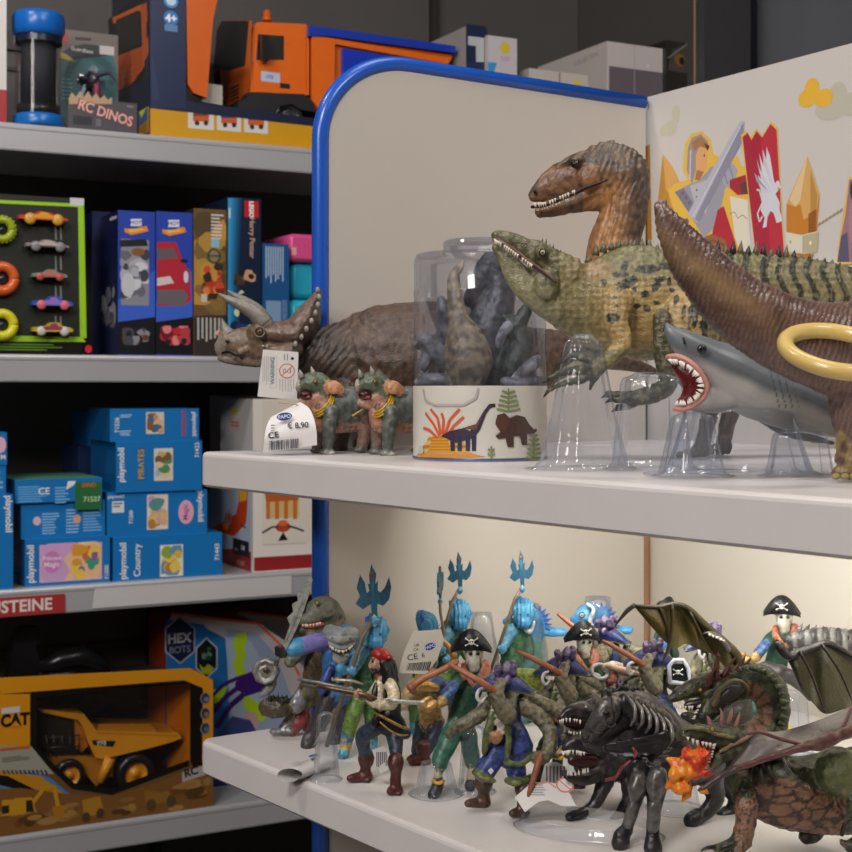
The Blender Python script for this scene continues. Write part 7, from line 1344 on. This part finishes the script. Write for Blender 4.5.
def dcol(p, c, n):
    x, y = pix(p); t = nz(p, 260); col = mixc(c, '15170f' if t > 0 else '5a5e3c', min(.65, abs(t)*1.6)); s_ = 0
    # tan belly plates on the inner curve and chest
    inner = (746 < x < 790 and 676 < y < 736 and math.hypot(x-746, (y-712)*.85) < 26 and n.y < .4) or (736 < x < 846 and n.z < .5 and p.y < D+.004 and y > 771+(x-736)*.20+9*nz(p, 90)) or (735 < x < 750 and y > 798 and n.x < .2)
    if inner:
        w_ = math.sin(math.atan2(y-712, x-746)*13)
        col = mixc(TN, '96705a', max(0, -nz(p, 90))*1.2); 
        if y > 760:
            dv = noise.voronoi(V((p.x*95+p.z*30, p.y*60, p.z*150)))[0]; w_ = 1 if dv[1]-dv[0] < .13 else 0
        if y > 795 and x < 753: w_ = math.sin(y*.95+.06*x*math.sin(y))
        if w_ > .72: col = mixc(col, '1e1410', .85)
    if x > 825 and y < 800 and y > 750: col = mixc(col, '5c6238', .5)
    return col
db.build('body', SCALY, dr, remesh=.0012, colf=dcol, disp=lambda p, n: .0009*abs(nz(p, 180))+.0005*nz(p, 420))
for i in range(15):       # dorsal scales along the neck curve
    a = -1.9+i*.19; x, y = 750+33*math.cos(a), 708+41*math.sin(a); flat_part(D, 'neck_scale', BODY, dr, lambda o: o.spike((x-3*math.cos(a),y-3*math.sin(a),-2),(x+5.5*math.cos(a)+2,y+5.5*math.sin(a)+2,-1), 3.2, '566038' if i % 2 else '3a4228', 6))
def hornf(o, pts, col='5a2c24'): o.limb(pts, col, None, 8, 3)
for q_ in ([(716,676,0,4),(717,664,0,2.8),(719,650,0,.8)], [(724,676,4,4),(730,664,4,2.6),(736,657,4,.8)], [(708,684,-2,3.4),(712,674,-4,2.2),(714,668,-4,.8)], [(733,672,6,3.4),(741,664,6,2.4),(746,654,6,.8)], [(742,670,8,3),(748,662,8,2),(752,657,8,.7)]): part(D, 'horn', BODY, dr, lambda o: hornf(o, q_), .0007, bumpy(.0006, 350))
for q_ in ([(722,722,-8,2.4),(722,714,-9,1.6),(720,708,-9,.5)], [(729,722,-8,2.4),(731,713,-9,1.6),(732,708,-9,.5)], [(736,726,-8,2.4),(738,719,-9,1.6),(740,712,-9,.5)], [(710,728,-14,2.6),(709,720,-15,1.8),(707,716,-15,.6)]): flat_part(D, 'cheek_spike', BODY, dr, lambda o: hornf(o, q_, 'a8706a'))
part(D, 'brow_frill', BODY, dr, lambda o: (o.limb([(714,704,-8,3),(720,690,-11,2.4),(732,681,-12,2.2),(742,682,-10,2),(748,688,-6,1.6)], '6a5c3e'), o.limb([(722,700,-8,5),(732,692,-8,7),(740,690,-6,5)], '2c2a20', .5)), .0008)
part(D, 'jaw_ridge', BODY, dr, lambda o: (o.limb([(684,729,-28,1.6),(700,728,-31,2.2),(716,734,-28,2.4),(732,738,-22,2.4)], '6c6640'), o.limb([(720,752,-24,1.8),(734,744,-20,2.6),(750,736,-14,2.6),(762,728,-8,2)], '7a5a48')), .0008, bumpy(.0008, 300))
part(D, 'mouth', FLESH, dr, lambda o: (o.limb([(704,746,-18,7),(716,748,-16,7),(728,746,-12,6)], '3c1614', .7), o.limb([(688,706,2,5),(700,704,2,6),(712,700,4,6)], '20100f', .7)), .0009)
teeth(Org(D), [(688,737,-30),(696,740,-31),(704,742,-31),(710,743,-30)], 6, (0,5.5), 1.7, dr, 'd8d2c4', 'fangs'); teeth(Org(D), [(707,768,-23),(712,758,-25),(714,750,-25),(716,744,-24)], 9, (-4.5,1), 1.2, dr, 'd8d2c4', 'lower_fangs', seed=5); teeth(Org(D), [(674,703,-6),(682,706,-8),(692,706,-8)], 7, (0,5), 1.3, dr, 'd8d2c4', 'fangs', seed=6); teeth(Org(D), [(695,718,-6),(698,711,-8),(701,705,-8)], 6, (-4,1), 1.1, dr, 'd8d2c4', 'lower_fangs', seed=7)
eye(Org(D), 712, 729, 1.8, -34, dr, 'c89a30', '1c1a12'); eye(Org(D), 700, 690, 1.6, -12, dr, 'c89a30', '1c1a12')
def flame(o):
    rd = random.Random(9)
    for i in range(34): x = 674+rd.uniform(0,20); y = 761+rd.uniform(0,28); o.ball(x, y, rd.uniform(4,6.5), 'd8861c', -26+rd.uniform(-6,6))
    for i in range(56):
        a = rd.uniform(-2.2,.2); x, y = 692+rd.uniform(-6,8), 763+rd.uniform(-6,12); l = rd.uniform(11,21); o.limb([(x,y,-26,5.5),(x+l*.6*math.cos(a),y+l*.6*math.sin(a),-28+rd.uniform(-6,6),2.1),(x+l*math.cos(a-.2),y+l*math.sin(a-.2),-28+rd.uniform(-6,6),.8)], 'c8321a' if i % 3 else 'd86a20', None, 8, 2)
    for x, y, dx, dy in ((672,762,-5,-3),(670,784,-4,4),(684,794,-1,7),(700,790,8,3)): o.limb([(x+3,y,-26,5),(x+dx,y+dy,-26,2)], 'd8861c')
part(D, 'flame', mat('painted_flame', .38, bump=('noise', 300, .3, .001), var=.1), dr, flame, .0010, bumpy(.0006, 200), lambda p, c, n: mixc(c, 'dc5a1c', max(0, min(.7, nz(p, 200)*1.6))))
# front wing
def wing(D, name_parent, arm, edge, col, ribs_, dd=0, armcol='5c3430', under='4a4644', fold=.006):
    o = Org(D); a = cr(arm, 5); e = cr(edge, 5); n = min(len(a), len(e)); a = [a[int(i*(len(a)-1)/(n-1))] for i in range(n)]; e = [e[int(i*(len(e)-1)/(n-1))] for i in range(n)]; m = 8; vs = []
    for i in range(n):
        for j in range(m+1):
            t = j/m; x = a[i][0]*(1-t)+e[i][0]*t; y = a[i][1]*(1-t)+e[i][1]*t; z = a[i][2]*(1-t)+e[i][2]*t; vs.append(o.p(x, y, z+4*math.sin(t*math.pi)*math.sin(i*.55)+2))
    fs = [(i*(m+1)+j, (i+1)*(m+1)+j, (i+1)*(m+1)+j+1, i*(m+1)+j+1) for i in range(n-1) for j in range(m)]; o.add(vs, fs, col, True); o.add([v+V((0,.0011,0)) for v in vs], [tuple(reversed(f)) for f in fs], under, True)
    w = o.build('membrane', WING, name_parent); o = Org(D)
    q = [p+((5.2-3.6*(k/(len(a)-1))),) for k, p in enumerate(a)]; o.limb([(x, y, z, r) for x, y, z, r in q], armcol, None, 10, 1)
    o.build('wing_bone', BODY, w)
    for r in ribs_: o = Org(D); o.limb(r, armcol, None, 8, 4); o.build('wing_finger', BODY, w)
    return w
fw = wing(D, dr, [(880,716,-24),(852,731,-28),(828,741,-30),(790,751,-34),(762,760,-36),(738,768,-38),(716,780,-40),(699,790,-42)], [(880,690,-10),(852,706,-14),(826,718,-16),(796,728,-20),(776,732,-24),(756,733,-28),(738,756,-34),(722,776,-39)], '6f6a66', [[(748,734,-33,1.4),(760,732,-33,1.8),(778,738,-35,2),(800,744,-36,2.2)], [(826,742,-35,2),(842,728,-30,2),(852,706,-20,1.4)]])
part(D, 'wing_muscle', BODY, fw, lambda o: (o.limb([(738,768,-40,3.4),(770,757,-38,3),(800,748,-37,4.5),(820,743,-36,7),(842,735,-34,6),(870,722,-28,6)], '5a342e', .8), o.limb([(738,768,-40,3.4),(722,776,-42,3.6),(708,785,-43,2.6),(699,791,-44,.8)], '3a2c2a')), .0009, bumpy(.0008, 200))
# rear wing of the dragon, hanging olive membrane
wing(D+.05, dr, [(779,646,0),(788,656,0),(800,652,2),(814,647,4),(828,643,6),(846,652,10),(872,668,14),(900,690,18)], [(780,648,0),(792,668,0),(802,690,0),(814,704,0),(826,714,2),(850,708,6),(875,712,10),(900,720,14)], '38351f', [[(800,652,-2,1.6),(812,676,-2,1.4),(824,710,-2,1)], [(822,645,-1,1.6),(840,672,0,1.4),(852,700,2,1)], [(784,652,-2,1.6),(778,646,-3,1),(775,642,-3,.6)]], armcol='2c2722', under='3a3626')
for q_ in ([(842,834,-26,2.6),(845,824,-27,2),(851,820,-27,.8)], [(714,847,-32,2.6),(706,848,-33,1.8),(701,851,-33,.7)], [(730,850,-32,2.6),(722,852,-34,1.6)]): flat_part(D, 'claw', PLAS, dr, lambda o: o.limb(q_, '16140f', None, 8, 3))
for q_ in ([(752,764,-28,3),(750,774,-30,2),(752,782,-30,.6)], [(760,766,-29,3),(762,778,-32,2),(764,786,-32,.6)], [(766,762,-28,3),(772,774,-32,2),(778,780,-32,.6)]): flat_part(D, 'hand_claw', BODY, dr, lambda o: o.limb(q_, '26241c', None, 8, 3))
# ---- olive winged dragon behind
D = .97; d2_ = thing('dragon', 'dark dragon behind the black horse spreading a glossy olive wing over the pirates', 'toy dragon', base_at(700, D))
part(D, 'body', SCALY, d2_, lambda o: (o.limb([(736,676,0,8),(738,696,4,14),(732,722,6,22),(736,744,8,22),(760,752,14,14),(790,760,20,6)], '2c2a22', .8), o.limb([(728,746,0,10),(724,768,0,8),(720,784,0,7)], '2c2a22'), o.limb([(744,746,14,10),(748,766,14,8),(746,782,14,7)], '2c2a22')), .0014, lambda p, n: .001*nz(p, 150))
wing(D, d2_, [(742,668,0),(736,654,-2),(722,640,-4),(704,624,-6),(690,610,-8),(676,604,-10),(660,607,-10),(634,605.5,-12)], [(742,672,0),(736,676,0),(726,668,0),(712,654,0),(700,650,-2),(686,644,-4),(670,646,-6),(634,606.5,-12)], '524618', [[(634,605.5,-12,2.6),(626,612,-13,2.4),(615,626,-14,.7)], [(672,606,-11,2.2),(672,626,-10,1.8),(669,646,-9,2),(662,664,-10,.8)], [(690,612,-9,1.8),(704,640,-6,1.4),(712,654,-4,1)], [(660,608,-10,2),(668,630,-9,1.6),(669,646,-9,1.2)]], armcol='3a3016', under='4a3e16')
part(D, 'wing_claw', BODY, d2_, lambda o: (o.limb([(728,650,-6,3.4),(720,638,-8,3),(710,633,-9,2),(702,634,-9,.8)], '4a4440'), [o.ball(724-i*3.6,641-i*1.4,1.3,'b0a898',-11) for i in range(5)]), .0008)
# ---- grey armoured dragon at the far right
D = 1.0; d3_ = thing('dragon', 'grey spiny-backed dragon lying at the right edge below the skull-hatted pirate', 'toy dragon', base_at(860, D))
def h5(o): o.limb([(792,640,2,6),(806,640,2,10),(824,640,4,12),(850,646,8,16),(880,655,12,22),(910,680,14,26),(940,700,16,20)], '4c4a48', .8, 18); o.limb([(880,670,10,14),(880,710,10,9),(880,760,10,8),(880,776,10,8)], '3c3a38'); o.limb([(920,690,14,14),(920,740,14,9),(920,776,14,8)], '3c3a38')
part(D, 'body', SCALY, d3_, h5, .0013, lambda p, n: .0012*abs(math.sin(pix(p)[0]*.5))+.0008*nz(p, 220), lambda p, c, n: mixc(c, '8a8884' if math.sin(pix(p)[0]*.5) > .2 else '262524', .5))
for i in range(12): flat_part(D, 'spine', BODY, d3_, lambda o: o.spike((798+i*7,632+i*.8+ (0 if i < 4 else (i-4)*.5),2),(803+i*7,623+i*.9,2), 3.4, '383634' if i % 2 else '6a6664', 6))
D = 1.03; q = Org(D); q.limb([(764,668,0,6),(776,672,0,9),(792,678,2,8),(804,690,2,5),(810,700,2,2)], '3c3836', .7); single(q, 'toy_cape', BODY, 'ragged dark cape hanging below the right skull-hatted pirate', 'toy cape', q.p(785,675), remesh=.0012, disp=lambda p, n: .0015*nz(p, 150))
D = .95; q = Org(D); q.torus(q.p(768,762-30,0), 24*q.k(), 2.2*q.k(), 'c8b820', Matrix.Rotation(math.radians(70), 3, 'X') @ Matrix.Rotation(.3, 3, 'Y'), 30, 8, -1.2, 1.9); single(q, 'yellow_cord', CORD, 'yellow cord loop beside the curved dragon neck', 'cord', q.p(780,720))
